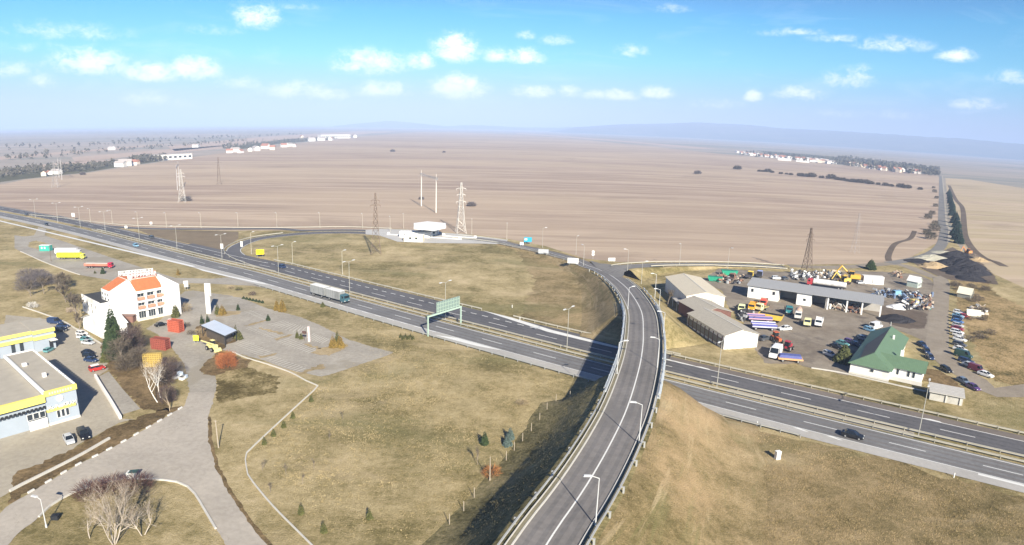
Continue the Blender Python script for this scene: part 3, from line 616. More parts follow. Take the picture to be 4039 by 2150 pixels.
structure(bl.build('parking_markings', mat('faded_paint', (.56, .53, .46), .8, .3, 1.2)))
# country road on the right and dirt roads
road('country_road', [V(2640, 975)]+vz(B3, [(2490, 1030), (2200, 850), (1930, 690), (1760, 520), (1690, 330)])+vz(B2, [(1590, 1000), (1600, 700), (1625, 450), (1640, 320), (1600, 230)])+vz(D5, [(1230, 1030), (1000, 935), (700, 810), (400, 745), (0, 765)])+[V(2140, 672), V(2060, 673), V(1985, 669)], 3.3, .16, m_dirtroad)
lane2 = road('country_road', vz(D5, [(300, 735), (600, 690), (900, 628), (1150, 545), (1320, 440), (1410, 310), (1445, 180), (1455, 0)])+[V(2371, 560), V(2369, 500), V(2366.5, 442)], 3.2, .17, m_branch)
road('shoulder_path', [p+Vector((4.2, .6, 0)) for p in lane2[24:]], .8, .18, m_conc)
road('dirt_track', vz(B6, [(2110, 430), (2170, 560), (2240, 650)])+vz(D5, [(1860, 0), (1880, 160), (1960, 330), (2100, 500), (2300, 640), (2480, 690), (2700, 800)]), 2.2, .16, m_soil)
road('dirt_track', vz(D5, [(300, 690), (290, 560), (430, 330), (700, 240), (780, 170), (830, 60)]), 1.6, .14, m_soil)
lot('gravel_yard', D5, [(780, 700), (1000, 590), (1370, 500), (1620, 400), (1760, 480), (1900, 560), (2260, 760), (2500, 1000), (2560, 1180), (2000, 1120), (1560, 1080), (1300, 1000), (1000, 860)], .15, m_soil)
# raised white lines: field border walls, striped kerbstones
def kerbline(name, pts, w, h, m, label, cat='kerb'):
    p0 = pts[0]; pa = smooth_path([Vector((p.x, p.y, .12)) for p in pts], 2.); o = pa[0].copy()
    b = MB(); bar(b, [q-o for q in pa], 0, 0, h, w); x = b.build(name, m); x.location = o; return tag(x, label, cat)
kerbline('low_wall', vz(A5, [(-140, 960), (0, 885), (330, 720), (640, 560), (960, 375)]), .4, .4, m_kerb, 'long pale low concrete wall between the workshop lot and the striped kerb', 'wall')
kerbline('retaining_wall', vz(A3, [(655, 662), (700, 740), (800, 900), (882, 1040)]), .5, .8, mat('white_masonry', (.78, .76, .72), .8, .06, .6), 'white sloping wall beside the grey paved slope', 'wall')
kerbline('lot_kerb', vz(A4, [(820, 880), (960, 940), (1160, 1000), (1400, 1085), (1560, 1170), (1700, 1235), (1640, 1275)])+vz(A5, [(2546, 460), (2460, 580), (2480, 740), (2500, 800)])+[V(660, 1245), V(700, 1290), V(745, 1335), V(800, 1390)], .2, .25, m_kerb, 'thin pale concrete kerb wall winding around the edge of the lawn below the parking lot', 'wall')
kerbline('lot_kerb', vz(A2, [(0, 640), (300, 740), (640, 870), (790, 960), (1240, 1225)]), .25, .3, m_kerb, 'thin pale kerb between the hotel lawn and the workshop parking', 'kerb')
kerbline('lot_kerb', vz(D6, [(-40, 915), (20, 940), (350, 1090), (700, 1222), (960, 1310)]), .3, .25, m_kerb, 'pale kerb along the lower edge of the truck lot', 'kerb')
kerbline('lot_kerb', vz(B3, [(0, 700), (300, 745), (500, 785), (780, 850), (1030, 905), (1200, 945), (1600, 1030)]), .35, .25, m_kerb, 'pale concrete kerb in the grass in front of the green-roofed house', 'kerb')
kb0 = None; m_wkerb = mat('white_kerb_paint', (.62, .61, .58), .7, .08, 2)
ks = smooth_path([Vector((p.x, p.y, .16)) for p in vz(A5, [(-120, 1075), (15, 1005), (300, 840), (600, 668), (830, 555), (1080, 425), (1300, 300), (1560, 150), (1780, 15)])], .5)
acc = 0; kn = 0
for i in range(1, len(ks)):
    acc += (ks[i]-ks[i-1]).length
    if acc > 3.0:
        acc = 0; d = ks[i]-ks[i-1]; r = atan2(d.y, d.x)
        if kb0 is None: kb0 = MB().box((0, 0, .12), (1.2, .28, .28), taper=.94).build('kerbstone', m_wkerb); tag(kb0, 'white painted kerbstone in the dashed row along the crossroads', 'kerbstone', 'white kerbstones along the crossroads'); k = kb0
        else: k = kb0.copy(); COL.objects.link(k)
        k.location = ks[i]; k.rotation_euler = (0, 0, r); kn += 1
ks = smooth_path([Vector((p.x, p.y, .16)) for p in vz(A5, [(180, 1240), (300, 1122), (560, 972), (850, 885), (1050, 832), (1400, 822), (1700, 852), (1820, 905), (1900, 985), (2000, 1150), (2130, 1370)])], 2.)
b = MB(); o = ks[0].copy(); bar(b, [q-o for q in ks], 0, -.05, .2, .3); x = b.build('round_kerb', m_kerb); x.location = o; tag(x, 'curved pale kerb around the grass island with the big bare tree', 'kerb')
# ---------------------------------------------------------------- buildings
m_white = mat('white_render', (.80, .79, .76), .8, .06, .35, stain=(.62, .60, .56))
m_glass = mat('window_glass', (.03, .04, .05), .12, .2, .3, spec=.6)
m_dark = mat('dark_opening', (.02, .022, .026), .8, .1)
m_frame = mat('white_frame', (.75, .75, .73), .6, .03)
m_tile = striped('orange_roof_tiles', (.50, .165, .065), (.36, .115, .05), (0, 0, 1), .16, .8, .7, .2)
m_gravelroof = mat('gravel_roof', (.40, .365, .30), .95, .14, .5, bump=.3)
m_eternit = striped('old_fibre_cement_roof', (.42, .385, .32), (.33, .305, .26), (1, 0, 0), .5, .9, .82, .16)
m_eternit_p = striped('pale_fibre_cement_roof', (.60, .54, .42), (.50, .45, .36), (1, 0, 0), .5, .9, .82, .12)
m_greyroof = striped('grey_sheet_roof', (.33, .335, .34), (.26, .265, .27), (1, 0, 0), .6, .7, .85, .1)
m_green = striped('green_sheet_roof', (.125, .20, .125), (.10, .165, .10), (1, 0, 0), .45, .55, .85, .16)
m_greenpatch = striped('brown_patched_roof', (.145, .125, .10), (.10, .095, .075), (1, 0, 0), .45, .7, .85, .16)
m_bluegrey = mat('blue_grey_render', (.34, .39, .45), .75, .06, .5)
m_yellow = mat('yellow_fascia', (.84, .72, .16), .6, .06, .6)
m_plinth = mat('pale_plinth', (.62, .60, .55), .85, .1)
m_brick = striped('dark_red_brick', (.17, .085, .07), (.11, .06, .055), (0, 0, 1), .2, .9, .8, .2)
m_letterw = mat('white_lettering', (.85, .85, .83), .5, .03)
m_red = mat('red_paint', (.52, .045, .04), .5, .12, .6)
def window(par, x, y, z, w, h, rz=0., fr=None, name='window', n=1, glass=None):
    """window centred at x,y,z on a wall whose outward normal is local +y turned by rz"""
    f = MB(); t = .07
    for dx, dz, ww, hh in ((0, h/2, w+t, t), (0, -h/2, w+t, t), (-w/2, 0, t, h), (w/2, 0, t, h)): f.box((dx, 0, dz), (ww, .12, hh))
    for k in range(1, n): f.box((-w/2+w*k/n, 0, 0), (.05, .1, h))
    o = f.build(name, fr or m_frame, par); o.location = (x, y, z); o.rotation_euler = (0, 0, rz)
    MB().box((0, .0, 0), (w, .05, h)).build('pane', glass or m_glass, o); return o
def text(par, s, size, loc, rx, rz, m, name='lettering', ext=.06):
    c = bpy.data.curves.new(name, 'FONT'); c.body = s; c.size = size; c.extrude = ext; c.align_x = 'CENTER'
    o = bpy.data.objects.new(name, c); COL.objects.link(o); o.data.materials.append(m)
    dg = bpy.context.evaluated_depsgraph_get(); me = bpy.data.meshes.new_from_object(o.evaluated_get(dg)); bpy.data.objects.remove(o)
    o = bpy.data.objects.new(name, me); COL.objects.link(o); o.parent = par; o.location = loc; o.rotation_euler = (rx, 0, rz)
    if not me.materials: me.materials.append(m)
    return o

# workshop with yellow fascia (bottom left): local x runs left along the front, the front faces +y
P0 = P(D1(915, 1075)); rzW = atan2(-.80, -.60)
t = thing('workshop_building', 'long grey blue workshop with yellow fascia, white lettering and a flat gravel roof', 'workshop', (P0.x, P0.y, .14), rzW)
Wd, Hh, Dp = 5.9, 7.1, 29
b = MB().box((Wd/2, -Dp/2, Hh/2-.2), (Wd, Dp, Hh-.4)).box((Wd+5.5, -Dp/2-.3, Hh/2-.5), (11, Dp-.6, Hh-1)); b.build('wall', m_bluegrey, t)
b = MB().box((Wd/2, -Dp/2+.1, Hh-.32), (Wd-.5, Dp-.5, .3)).box((Wd+5.6, -Dp/2+.1, Hh-.85), (10.6, Dp-.7, .3)); b.build('roof', m_gravelroof, t)
b = MB().box((Wd+.1, -Dp/2, Hh-.2), (.45, Dp, .75)).box((Wd/2, -Dp-.02, Hh-.2), (Wd, .3, .5))
b.build('parapet', m_frame, t)
for i in range(22): MB().box((.02, -.9-i*1.3, Hh-.12), (.32, .75, .42)).build('coping_block', m_frame, t)
b = MB().box((Wd/2-.02, .1, Hh-.5), (Wd+.3, .5, 1.05)).box((Wd+5.4, .16, Hh-1.25), (10.6, .6, 1.5)).build('fascia', m_yellow, t)
MB().box((Wd/2+.3, .16, 3.05), (Wd-.4, .36, .42)).build('sign_band', m_yellow, t)
MB().box((Wd/2, .05, .2), (Wd+.1, .2, .5)).build('plinth', m_plinth, t)
text(t, 'Mc-PeeKRAM', .98, (Wd/2+.1, .3, 3.3), pi/2, pi, m_letterw, ext=.08)
b = MB().tube((Wd/2+.3, .02, 5.05), (Wd/2+.3, .2, 5.05), .62, .62, 20); b.build('emblem', m_letterw, t)
for i in range(9): MB().box((1.0+i*.5, .37, Hh-.5), (.3, .03, .45)).build('fascia_letter', mat('pale_lettering', (.86, .8, .45), .6, .05), t)
for i in range(3): window(t, 2.2+i*.85, .03, 1.9, .62, 1.5)
b = MB().box((Wd+1.9, .08, .95), (3.4, .16, 1.9)); b.build('garage_door', m_white, t)
for i in range(3): window(t, Wd+.9+i*1.15, .02, 2.75, 1.0, 1.2)
for i in range(14): MB().box((Wd+.4+i*.75, .12, 4.05), (.5, .1, .55)).build('vent', m_dark, t)
MB().box((3.2, -9, Hh+.2), (.7, .7, .9)).build('roof_vent', m_white, t)
MB().box((4.4, -19, Hh+.1), (.9, .9, .6)).build('roof_vent', m_white, t)
# second block behind it
Rb = P(A2(520, 1268)); rz2 = atan2(-.80, -.60); h2 = hgt(A2(520, 1268), A2(480, 950))
t = thing('office_block', 'grey block with two pale yellow bands and a flat roof behind the workshop', 'office block', (Rb.x, Rb.y, .14), rz2)
MB().box((2.6, -6, h2/2-.1), (5.2, 12, h2-.2)).box((9.2, -7, h2/2-.15), (8, 12, h2-.3)).build('wall', m_bluegrey, t)
MB().box((2.6, -6, h2), (5.3, 12.2, .18)).box((9.25, -7, h2-.1), (8, 12.2, .18)).build('roof', m_gravelroof, t)
for zz in (h2-.45, h2*.63): MB().box((2.55, .1, zz), (5.5, .5, .8)).box((-.06, -3, zz), (.3, 5.9, .8)).build('fascia', m_yellow, t); MB().box((9.3, -.9, zz), (8, .5, .8)).build('fascia', m_yellow, t)
MB().box((1.1, .06, 1.2), (.9, .12, 2.4)).build('door', m_dark, t)
MB().box((.7, .9, 2.6), (1.8, 1.7, .12)).build('door_canopy', m_frame, t)
for x in (8., 10.): MB().box((x, -.98, h2*.28), (.9, .12, h2*.5)).build('window', m_glass, t)
b = MB(); b.tube((4.6, 1.6, 0), (4.6, 1.6, 4.6), .07, .05).box((4.6, 1.4, 4.6), (.25, .7, .12))
x = b.build('yard_lamp', m_steel); x.location = (P(A2(130, 1240)).x, P(A2(130, 1240)).y, 0); x.matrix_world = Matrix.Translation(P(A2(140, 1250))) @ Matrix.Translation((-4.6, -1.6, .1)); tag(x, 'short dark lamp post in front of the grey office block', 'lamp post')

# hotel
C = P(D2(1400, 1270)); Lc = Vector((-118.76, 174.86, 0)); R2 = Vector((-105.25, 182.95, 0)); L2 = Vector((-123.75, 178.26, 0)); ze = 8.44; zr = 12.3
AP = Vector((-112.4, 175.2, 0)); RR = Vector((-106.9, 181.6, 0)); RL = Vector((-117.7, 178.96, 0)); BK1 = Vector((-109.2, 187.6, 0)); BK2 = Vector((-118.6, 185.2, 0))
t = thing('hotel', 'white hotel with orange tiled roofs, stacked balconies and signs on the roof', 'hotel', (C.x, C.y, .1))
q = lambda v, z=0.: (v.x-C.x, v.y-C.y, z)
b = MB(); ring = [C, R2, BK1, BK2, L2, Lc]
b.prism([q(p) for p in ring], 0, ze-.05)
b.add([q(C, ze-.05), q(Lc, ze-.05), q(AP, zr-.1)], [(0, 1, 2)]); b.add([q(C, ze-.05), q(AP, zr-.1), q(RR, zr-.1), q(R2, ze-.05)], [(0, 1, 2, 3)]); b.add([q(Lc, ze-.05), q(AP, zr-.1), q(RL, zr-.1), q(L2, ze-.05)], [(0, 1, 2, 3)])
b.add([q(R2, ze-.05), q(RR, zr-.1), q(BK1, ze-.05)], [(0, 1, 2)]); b.add([q(L2, ze-.05), q(RL, zr-.1), q(BK2, ze-.05)], [(0, 1, 2)]); b.add([q(AP, zr-.1), q(RR, zr-.1), q(BK1, ze-.05), q(BK2, ze-.05), q(RL, zr-.1)], [(0, 1, 2, 3, 4)])
b.build('wall', m_white, t)
def slab(name, pts, th, m): 
    n = (Vector(pts[1])-Vector(pts[0])).cross(Vector(pts[2])-Vector(pts[0])).normalized(); n = n if n.z > 0 else -n
    k = len(pts); vs = [Vector(p)+n*.02 for p in pts]+[Vector(p)+n*(th+.02) for p in pts]
    return MB().add(vs, [tuple(range(k)), tuple(range(k, 2*k))]+[(i, (i+1) % k, k+(i+1) % k, k+i) for i in range(k)]).build(name, m, t)
def lerp(a, b, s): return tuple(Vector(a)*(1-s)+Vector(b)*s)
def inset(quad, m): c = sum((Vector(p) for p in quad), Vector())/4; return [tuple(Vector(p)+(c-Vector(p))*m) for p in quad]
qR = [q(C, ze), q(AP, zr), q(RR, zr), q(R2, ze)]; qL = [q(Lc, ze), q(AP, zr), q(RL, zr), q(L2, ze)]
for qq in (qR, qL): slab('roof_verge', qq, .10, m_frame); slab('roof', inset(qq, .06), .16, m_tile)
slab('back_roof', [q(AP, zr), q(RR, zr), q(BK1, ze), q(BK2, ze), q(RL, zr)], .12, m_tile)
MB().box((AP.x-C.x+.3, AP.y-C.y+.9, zr+.1), (1., 1., 2.)).build('chimney', m_white, t)
dR = (R2-C); lenR = hypot(dR.x, dR.y); dR.normalize(); rR = atan2(dR.y, dR.x); oR = Vector((dR.y, -dR.x, 0))
for i in range(3):
    u = lenR*(i+.5)/3; pc = dR*u
    for k, (zw, zb) in enumerate(((7.45, 6.3), (4.75, 3.6))):
        p = pc+oR*.02; window(t, p.x, p.y, zw, 1.95, 1.25, rR+pi, n=2)
        p = pc+oR*.28; MB().box((p.x, p.y, zb), (2.1, .5, .8), rR).build('balcony', mat('balcony_panel', (.47, .255, .17), .7, .15, 1.5), t)
    p = pc+oR*.02; window(t, p.x, p.y, 1.35, 2.2, 2.1, rR+pi, n=3)
b = MB()
for u in (0, lenR/3, lenR*2/3, lenR): p = dR*u+oR*.32; b.box((p.x, p.y, 5.5), (.3, .62, 5.8), rR)
for zz in (2.75, 5.35, 8.15): p = dR*lenR/2+oR*.32; b.box((p.x, p.y, zz), (lenR+.3, .66, .4), rR)
b.build('balcony_frame', m_white, t)
p = dR*lenR/2+oR*1.0; MB().box((p.x, p.y, .15), (lenR+1.5, 2.0, .3), rR).build('terrace', m_plinth, t)
dL = (L2-Lc); lenL = hypot(dL.x, dL.y); dL.normalize(); rL = atan2(dL.y, dL.x); oL = Vector((-dL.y, dL.x, 0)); oL = oL if oL.y < 0 else -oL
for i in range(3):
    for zz in (7.3, 5.9, 4.3, 2.9):
        p = (Lc-C)+dL*(lenL*(i+.5)/3)+oL*.03; window(t, p.x, p.y, zz, .95, .85, rL if oL.dot(Vector((-sin(rL), cos(rL), 0))) > 0 else rL+pi)
# end wall slab on the right and the two roof signs
e0 = RR+Vector((.35, .45, 0)); dW = (C-Lc).normalized(); e1 = e0+Vector((6.2, .9, 0))
b = MB(); f = [q(e0, 0), q(e1, 0), q(e1, 9.4), q(e0, zr+.3)]; nn = Vector((-.14, .99, 0))*.5
b.add(f+[tuple(Vector(p)+nn) for p in f], [(0, 1, 2, 3), (7, 6, 5, 4), (0, 4, 5, 1), (1, 5, 6, 2), (2, 6, 7, 3), (3, 7, 4, 0)]); b.build('end_wall', m_white, t)
m_signw = mat('white_sign', (.82, .82, .82), .6, .05); m_signr = mat('faded_red_sign', (.62, .28, .26), .6, .15)
def roofsign(a, bb, z0, z1, mw, mr):
    d = bb-a; L = hypot(d.x, d.y); r = atan2(d.y, d.x); f = MB(); c = (a+bb)/2
    for zz in (z0+.05, (z0+z1)/2, z1): f.box((c.x-C.x, c.y-C.y, zz), (L, .1, .12), r)
    for i in range(5): p = a+d*i/4; f.box((p.x-C.x, p.y-C.y, (z0+z1)/2-.3), (.12, .12, z1-z0+.8), r); 
    o = f.build('roof_sign', mw, t); g = MB(); n = int(L/.8)
    for i in range(n):
        p = a+d*((i+.5)/n)+Vector((d.y, -d.x, 0)).normalized()*.08; zz = (z0+z1)/2; k = i % 4
        g.box((p.x-C.x, p.y-C.y, zz), (.14, .08, (z1-z0)*.8), r); g.box((p.x-C.x+.2*cos(r), p.y-C.y+.2*sin(r), zz+(.3, -.3, 0, .35)[k]*(z1-z0)), (.4, .08, .16), r); g.box((p.x-C.x+.36*cos(r), p.y-C.y+.36*sin(r), zz+(.15, -.1, .2, 0)[k]), (.13, .08, (z1-z0)*.45), r)
    g.build('sign_lettering', mr, o)
roofsign(AP+Vector((.5, .8, 0)), RR+Vector((.1, -.1, 0)), zr+.2, zr+1.5, m_signr, m_signw)
roofsign(RL+Vector((-.4, .7, 0)), RL+Vector((7.8, 6.3, 0)), zr-.2, zr+1.3, m_signw, m_signw)

def gable(name, label, cat, fl, fr, bl, ze, zr, mw, mr, over=.35, ridge_first=True, extras=None):
    """gabled block: fl/fr front corners, bl back-left corner (ground points). local x along front, y towards the back"""
    rz = atan2(fr.y-fl.y, fr.x-fl.x); w = hypot(fr.x-fl.x, fr.y-fl.y); d = abs((bl-fl).dot(Vector((-sin(rz), cos(rz), 0))))
    t = thing(name, label, cat, (fl.x, fl.y, .12), rz)
    MB().prism([(0, 0), (w, 0), (w, d), (0, d)], 0, ze-.02).add([(0, 0, ze-.02), (w, 0, ze-.02), (w/2, 0, zr-.03), (0, d, ze-.02), (w, d, ze-.02), (w/2, d, zr-.03)], [(0, 1, 2), (5, 4, 3), (0, 2, 5, 3), (1, 4, 5, 2)]).build('wall', mw, t)
    k = (zr-ze)/(w/2); o = over
    r = MB()
    for sg in (0, 1):
        x0 = -o if sg == 0 else w+o; xs = w/2; z0 = ze-k*o
        vs = [(x0, -o, z0+.03), (xs, -o, zr+.03), (xs, d+o, zr+.03), (x0, d+o, z0+.03)]; vs += [(x, y, z+.1) for x, y, z in vs]
        r.add(vs, [(0, 1, 2, 3), (4, 5, 6, 7), (0, 1, 5, 4), (1, 2, 6, 5), (2, 3, 7, 6), (3, 0, 4, 7)], 0)
    r.build('roof', mr, t); MB().box((w/2, d/2, zr+.14), (.3, d+2*o, .08)).build('ridge_cap', m_kerb, t)
    return t, w, d, rz
# hotel annexes
h = hgt(A2(940, 970), A2(930, 850)); fl, fr = P(A2(940, 970)), P(A2(1245, 1135)); bl = fl+Vector((fr.y-fl.y, -(fr.x-fl.x), 0)).normalized()*-7
t, w, d, rz = gable('white_annex', 'plain white gabled annex in front of the hotel, half hidden by a spruce', 'annex', fl, fr, bl, 3.2, 5.6, m_white, mat('white_roof_sheet', (.78, .78, .76), .7, .05))
fa = P(A2(935, 700)); fb = P(A2(1205, 850)); rzA = atan2(fb.y-fa.y, fb.x-fa.x); wA = hypot(fb.x-fa.x, fb.y-fa.y)
t = thing('flat_annex', 'white flat-roofed annex with a black roof on the left side of the hotel', 'annex', (fa.x, fa.y, .1), rzA)
MB().box((wA/2, 4, 2.6), (wA, 8, 5.2)).build('wall', m_white, t); MB().box((wA/2, 4, 5.25), (wA-.4, 7.6, .14)).build('roof', mat('bitumen_roof', (.05, .05, .05), .9, .2, .5), t)
MB().box((wA/2, .1, 5.3), (wA+.2, .25, .5)).build('parapet', m_white, t)
for i in range(4):
    for zz in (1.6, 3.6): window(t, wA*(i+.6)/4.4, -.03, zz, .8, 1.0, pi)
t = thing('brick_porch', 'low red brown brick porch at the foot of the white hotel wall', 'porch', P(D2(1130, 1340)), atan2(C.y-Lc.y, C.x-Lc.x))
MB().box((0, 1.2, 1), (4.2, 2., 2.)).build('wall', mat('red_brown_brick', (.22, .12, .095), .9, .2, 1.5), t); MB().box((0, 1.2, 2.05), (4.5, 2.3, .12)).build('roof', mat('brown_roof', (.2, .12, .1), .9, .2), t)

# repair sheds on the right
fl = P(B1(487, 668)); fr = P(B1(985, 482), 5.2); fr.z = 0; bl = P(B1(250, 235), 5.2); bl.z = 0
t, w, d, rz = gable('long_shed', 'large white shed with a pale fibre cement roof beside the overpass bank', 'shed', fl, fr, bl, 5.2, 6.5, m_white, m_eternit_p)
for i in range(5): MB().box((w*(i+.7)/5.6, -.03, 4.1), (.25, .1, .9)).build('vent_slot', mat('grey_slot', (.4, .38, .36), .8), t)
MB().box((-1.6, 3.2, 2.9), (2.8, 5.6, .1)).build('lean_to_roof', m_conc2, t); 
for x, y in ((-2.8, .6), (-2.8, 5.8)): MB().box((x, y, 1.45), (.15, .15, 2.9)).build('lean_to_post', m_white, t)
fl = P(D4(1115, 1262)); fr = P(D4(1838, 1212)); bl = P(D4(650, 470), 3.9); bl.z = 0
t, w, d, rz = gable('front_shed', 'white gabled repair shed with a streaked grey roof closest to the motorway', 'shed', fl, fr, bl, 3.9, 5.3, m_white, m_eternit)
MB().box((w*.34, -.06, 2.75), (w*.46, .16, .1)).build('door_rail', mat('grey_rail', (.35, .35, .35), .6), t)
for a, bb in ((.12, .34), (.36, .58), (.62, .82)): MB().box((w*(a+bb)/2, -.05, 1.3), (w*(bb-a), .12, 2.6)).build('door', m_frame, t)
MB().box((-.04, d*.5, 1.7), (.12, d*.96, 1.9)).build('side_glazing', mat('dusty_glass', (.17, .18, .18), .4, .2, .5), t)
for i in range(9): MB().box((-.08, d*(i+.5)/9, 1.7), (.16, .22, 3.3)).build('side_pillar', m_brick, t)
fl = P(D4(660, 480), 4.0); fl.z = 0; fr = P(D4(1430, 440), 4.0); fr.z = 0; bl = P(D4(410, 195), 4.0); bl.z = 0
fl += Vector((-.3, .5, 0)); fr += Vector((-.3, .5, 0)); fr = fl+(fr-fl).normalized()*w
t, w, d, rz = gable('middle_shed', 'brick sided shed with a grey pink roof between the two white sheds', 'shed', fl, fr, bl, 3.88, 5.28, m_brick, m_eternit)
# open fronted garage row
fl = P(B1(1265, 492)); fr = P(B2(862, 748)); rz = atan2(fr.y-fl.y, fr.x-fl.x); w = hypot(fr.x-fl.x, fr.y-fl.y); dep = 8.5
t = thing('garage_row', 'long open-fronted garage row with white pillars and a grey sheet roof', 'garage', (fl.x, fl.y, .13), rz)
zf, zb_ = 4.5, 5.6
b = MB(); vs = [(-.5, -.6, zf), (w+.5, -.6, zf), (w+.5, dep+.5, zb_), (-.5, dep+.5, zb_)]; vs += [(x, y, z+.16) for x, y, z in vs]
b.add(vs, [(0, 1, 2, 3), (4, 5, 6, 7), (0, 1, 5, 4), (1, 2, 6, 5), (2, 3, 7, 6), (3, 0, 4, 7)]).build('roof', m_greyroof, t)
MB().box((w/2, dep, zb_/2-.1), (w, .3, zb_-.2)).build('back_wall', m_conc2, t)
xw = w*.24
MB().box((xw/2, dep/2-.1, zf/2), (xw, dep-.3, zf-.05)).build('closed_bay', m_white, t)
for x in (xw*.15, xw*.85): MB().box((x, -.0, 2.9), (.8, .14, 1.1)).build('window', m_glass, t)
MB().box((w*.435, dep/2-.2, zf/2), (w*.11, dep-.8, zf-.1)).build('closed_bay', m_white, t); MB().box((w*.44, .18, 2.2), (.9, .12, .8)).build('window', m_glass, t)
for i, x in enumerate((.615, .755, .865, .997)): MB().box((w*x, .25, zf/2), (.5, .5, zf)).build('pillar', m_frame, t)
for x in (.38, .6): MB().box((w*x, dep/2, zf/2), (.25, dep-.6, zf-.1)).build('partition', m_conc2, t)
random.seed(4)
GAR = Matrix.Translation((fl.x, fl.y, .13)) @ Matrix.Rotation(rz, 4, 'Z'); GARW = w
# green-roofed house: main hipped block plus a wing
fl = P(B3(510, 765)); fr = P(B3(1035, 882)); rz = atan2(fr.y-fl.y, fr.x-fl.x); w = hypot(fr.x-fl.x, fr.y-fl.y); bk = P(B3(880, 165), 3.0); dep = .9*max(12, (bk-fl).dot(Vector((-sin(rz), cos(rz), 0))))
t = thing('green_roofed_house', 'white bungalow with a green sheet metal roof beside the motorway', 'house', (fl.x, fl.y, .13), rz)
ww, wd0, wd1 = 7.4, 4.0, 10.6
MB().box((w/2, dep/2, 1.5), (w, dep, 3.)).box((w+ww/2-.05, (wd0+wd1)/2, 1.45), (ww, wd1-wd0, 2.9)).build('wall', m_white, t)
zr2 = 5.3; o = .6; r = MB(); e = 3.0-.25
A_, B_, C_, D_ = (-o, -o, e), (w+o, -o, e), (w+o, dep+o, e), (-o, dep+o, e); H1, H2 = (w/2, w*.40, zr2), (w/2, dep+o, zr2)
def sl(mb, pts, th=.1, mi=0): k = len(pts); vs = list(pts)+[(x, y, z+th) for x, y, z in pts]; mb.add(vs, [tuple(range(k)), tuple(range(k, 2*k))]+[(i, (i+1) % k, k+(i+1) % k, k+i) for i in range(k)], mi)
sl(r, [A_, B_, H1]); sl(r, [B_, C_, H2, H1]); sl(r, [D_, A_, H1, H2]); r.add([C_, D_, H2], [(0, 1, 2)])
r.build('roof', m_green, t)
r = MB(); W0, W1, wm = (w+ww+o, wd0-o, e), (w+ww+o, wd1+o, e), (wd0+wd1)/2; zr3 = 4.8; xin = w/2+(zr2-zr3)/(zr2-e)*(w/2+o)
sl(r, [(w+o*.2, wd0-o, e+.02), W0, (w+ww+o, wm, zr3), (xin, wm, zr3+.02)]); sl(r, [W1, (w+o*.2, wd1+o, e+.02), (xin, wm, zr3+.02), (w+ww+o, wm, zr3)]); r.add([(w+ww, wd0, 2.9), (w+ww, wd1, 2.9), (w+ww, wm, zr3-.05)], [(0, 1, 2)])
r.build('wing_roof', m_green, t)
r = MB(); f = lambda a, bq, s: tuple(Vector(a)*(1-s)+Vector(bq)*s)
pq = [f(f(D_, A_, .55), f(H2, H1, .55), .3), f(f(D_, A_, .98), f(H2, H1, .98), .45), f(H2, H1, .97), f(H2, H1, .12)]
sl(r, [(x-.05, y, z+.13) for x, y, z in pq], .03); r.build('roof_patch', m_greenpatch, t)
MB().box((w*.72, dep*.72, 4.9), (.5, .5, 1.2)).build('chimney', m_white, t); MB().box((w+1.2, wd1+1.2, 2.9), (.8, .8, 4.6)).build('chimney', m_white, t)
MB().tube((w/2, dep*.95, 6), (w/2, dep*.95, 7.2), .15, .12, 8).build('flue', m_steel, t)
window(t, w*.56, -.02, 1.9, .9, .8, pi); MB().box((w/2, -.08, .25), (w+.2, .2, .5)).build('plinth', m_plinth, t)
for x in (.2, .55, .72): window(t, w+ww*x, wd0-.02, 1.75, .7, 1.5, pi)
MB().box((w+ww/2, wd0-1.1, .35), (ww+.4, 2.2, .12)).box((w+ww/2, wd0-2.2, .5), (ww+.6, .15, .9)).build('terrace', m_plinth, t)
# concrete hut by the verge, far sheds and containers
fl = P(B3(1590, 1125)); fr = P(B3(2035, 1212)); rz = atan2(fr.y-fl.y, fr.x-fl.x); w = hypot(fr.x-fl.x, fr.y-fl.y)
t = thing('concrete_hut', 'weathered grey concrete hut with a flat slab roof on the verge', 'hut', (fl.x, fl.y, .1), rz)
mhut = mat('weathered_concrete', (.50, .485, .44), .9, .16, .8, stain=(.33, .31, .27))
MB().box((w/2, 2.6, 1.0), (w, 5.0, 2.0)).build('wall', mhut, t); b = MB(); vs = [(-.3, -.4, 2.0), (w+.3, -.4, 2.0), (w+.3, 5.4, 2.35), (-.3, 5.4, 2.35)]; vs += [(x, y, z+.22) for x, y, z in vs]
b.add(vs, [(0, 1, 2, 3), (4, 5, 6, 7), (0, 1, 5, 4), (1, 2, 6, 5), (2, 3, 7, 6), (3, 0, 4, 7)]).build('roof', striped('streaked_slab', (.47, .455, .42), (.38, .36, .33), (0, 1, 0), .9, .95, .8, .15), t)
for x in (.5, .93): MB().box((w*x, -.06, 1.0), (.35, .14, 1.9)).build('pilaster', m_plinth, t)
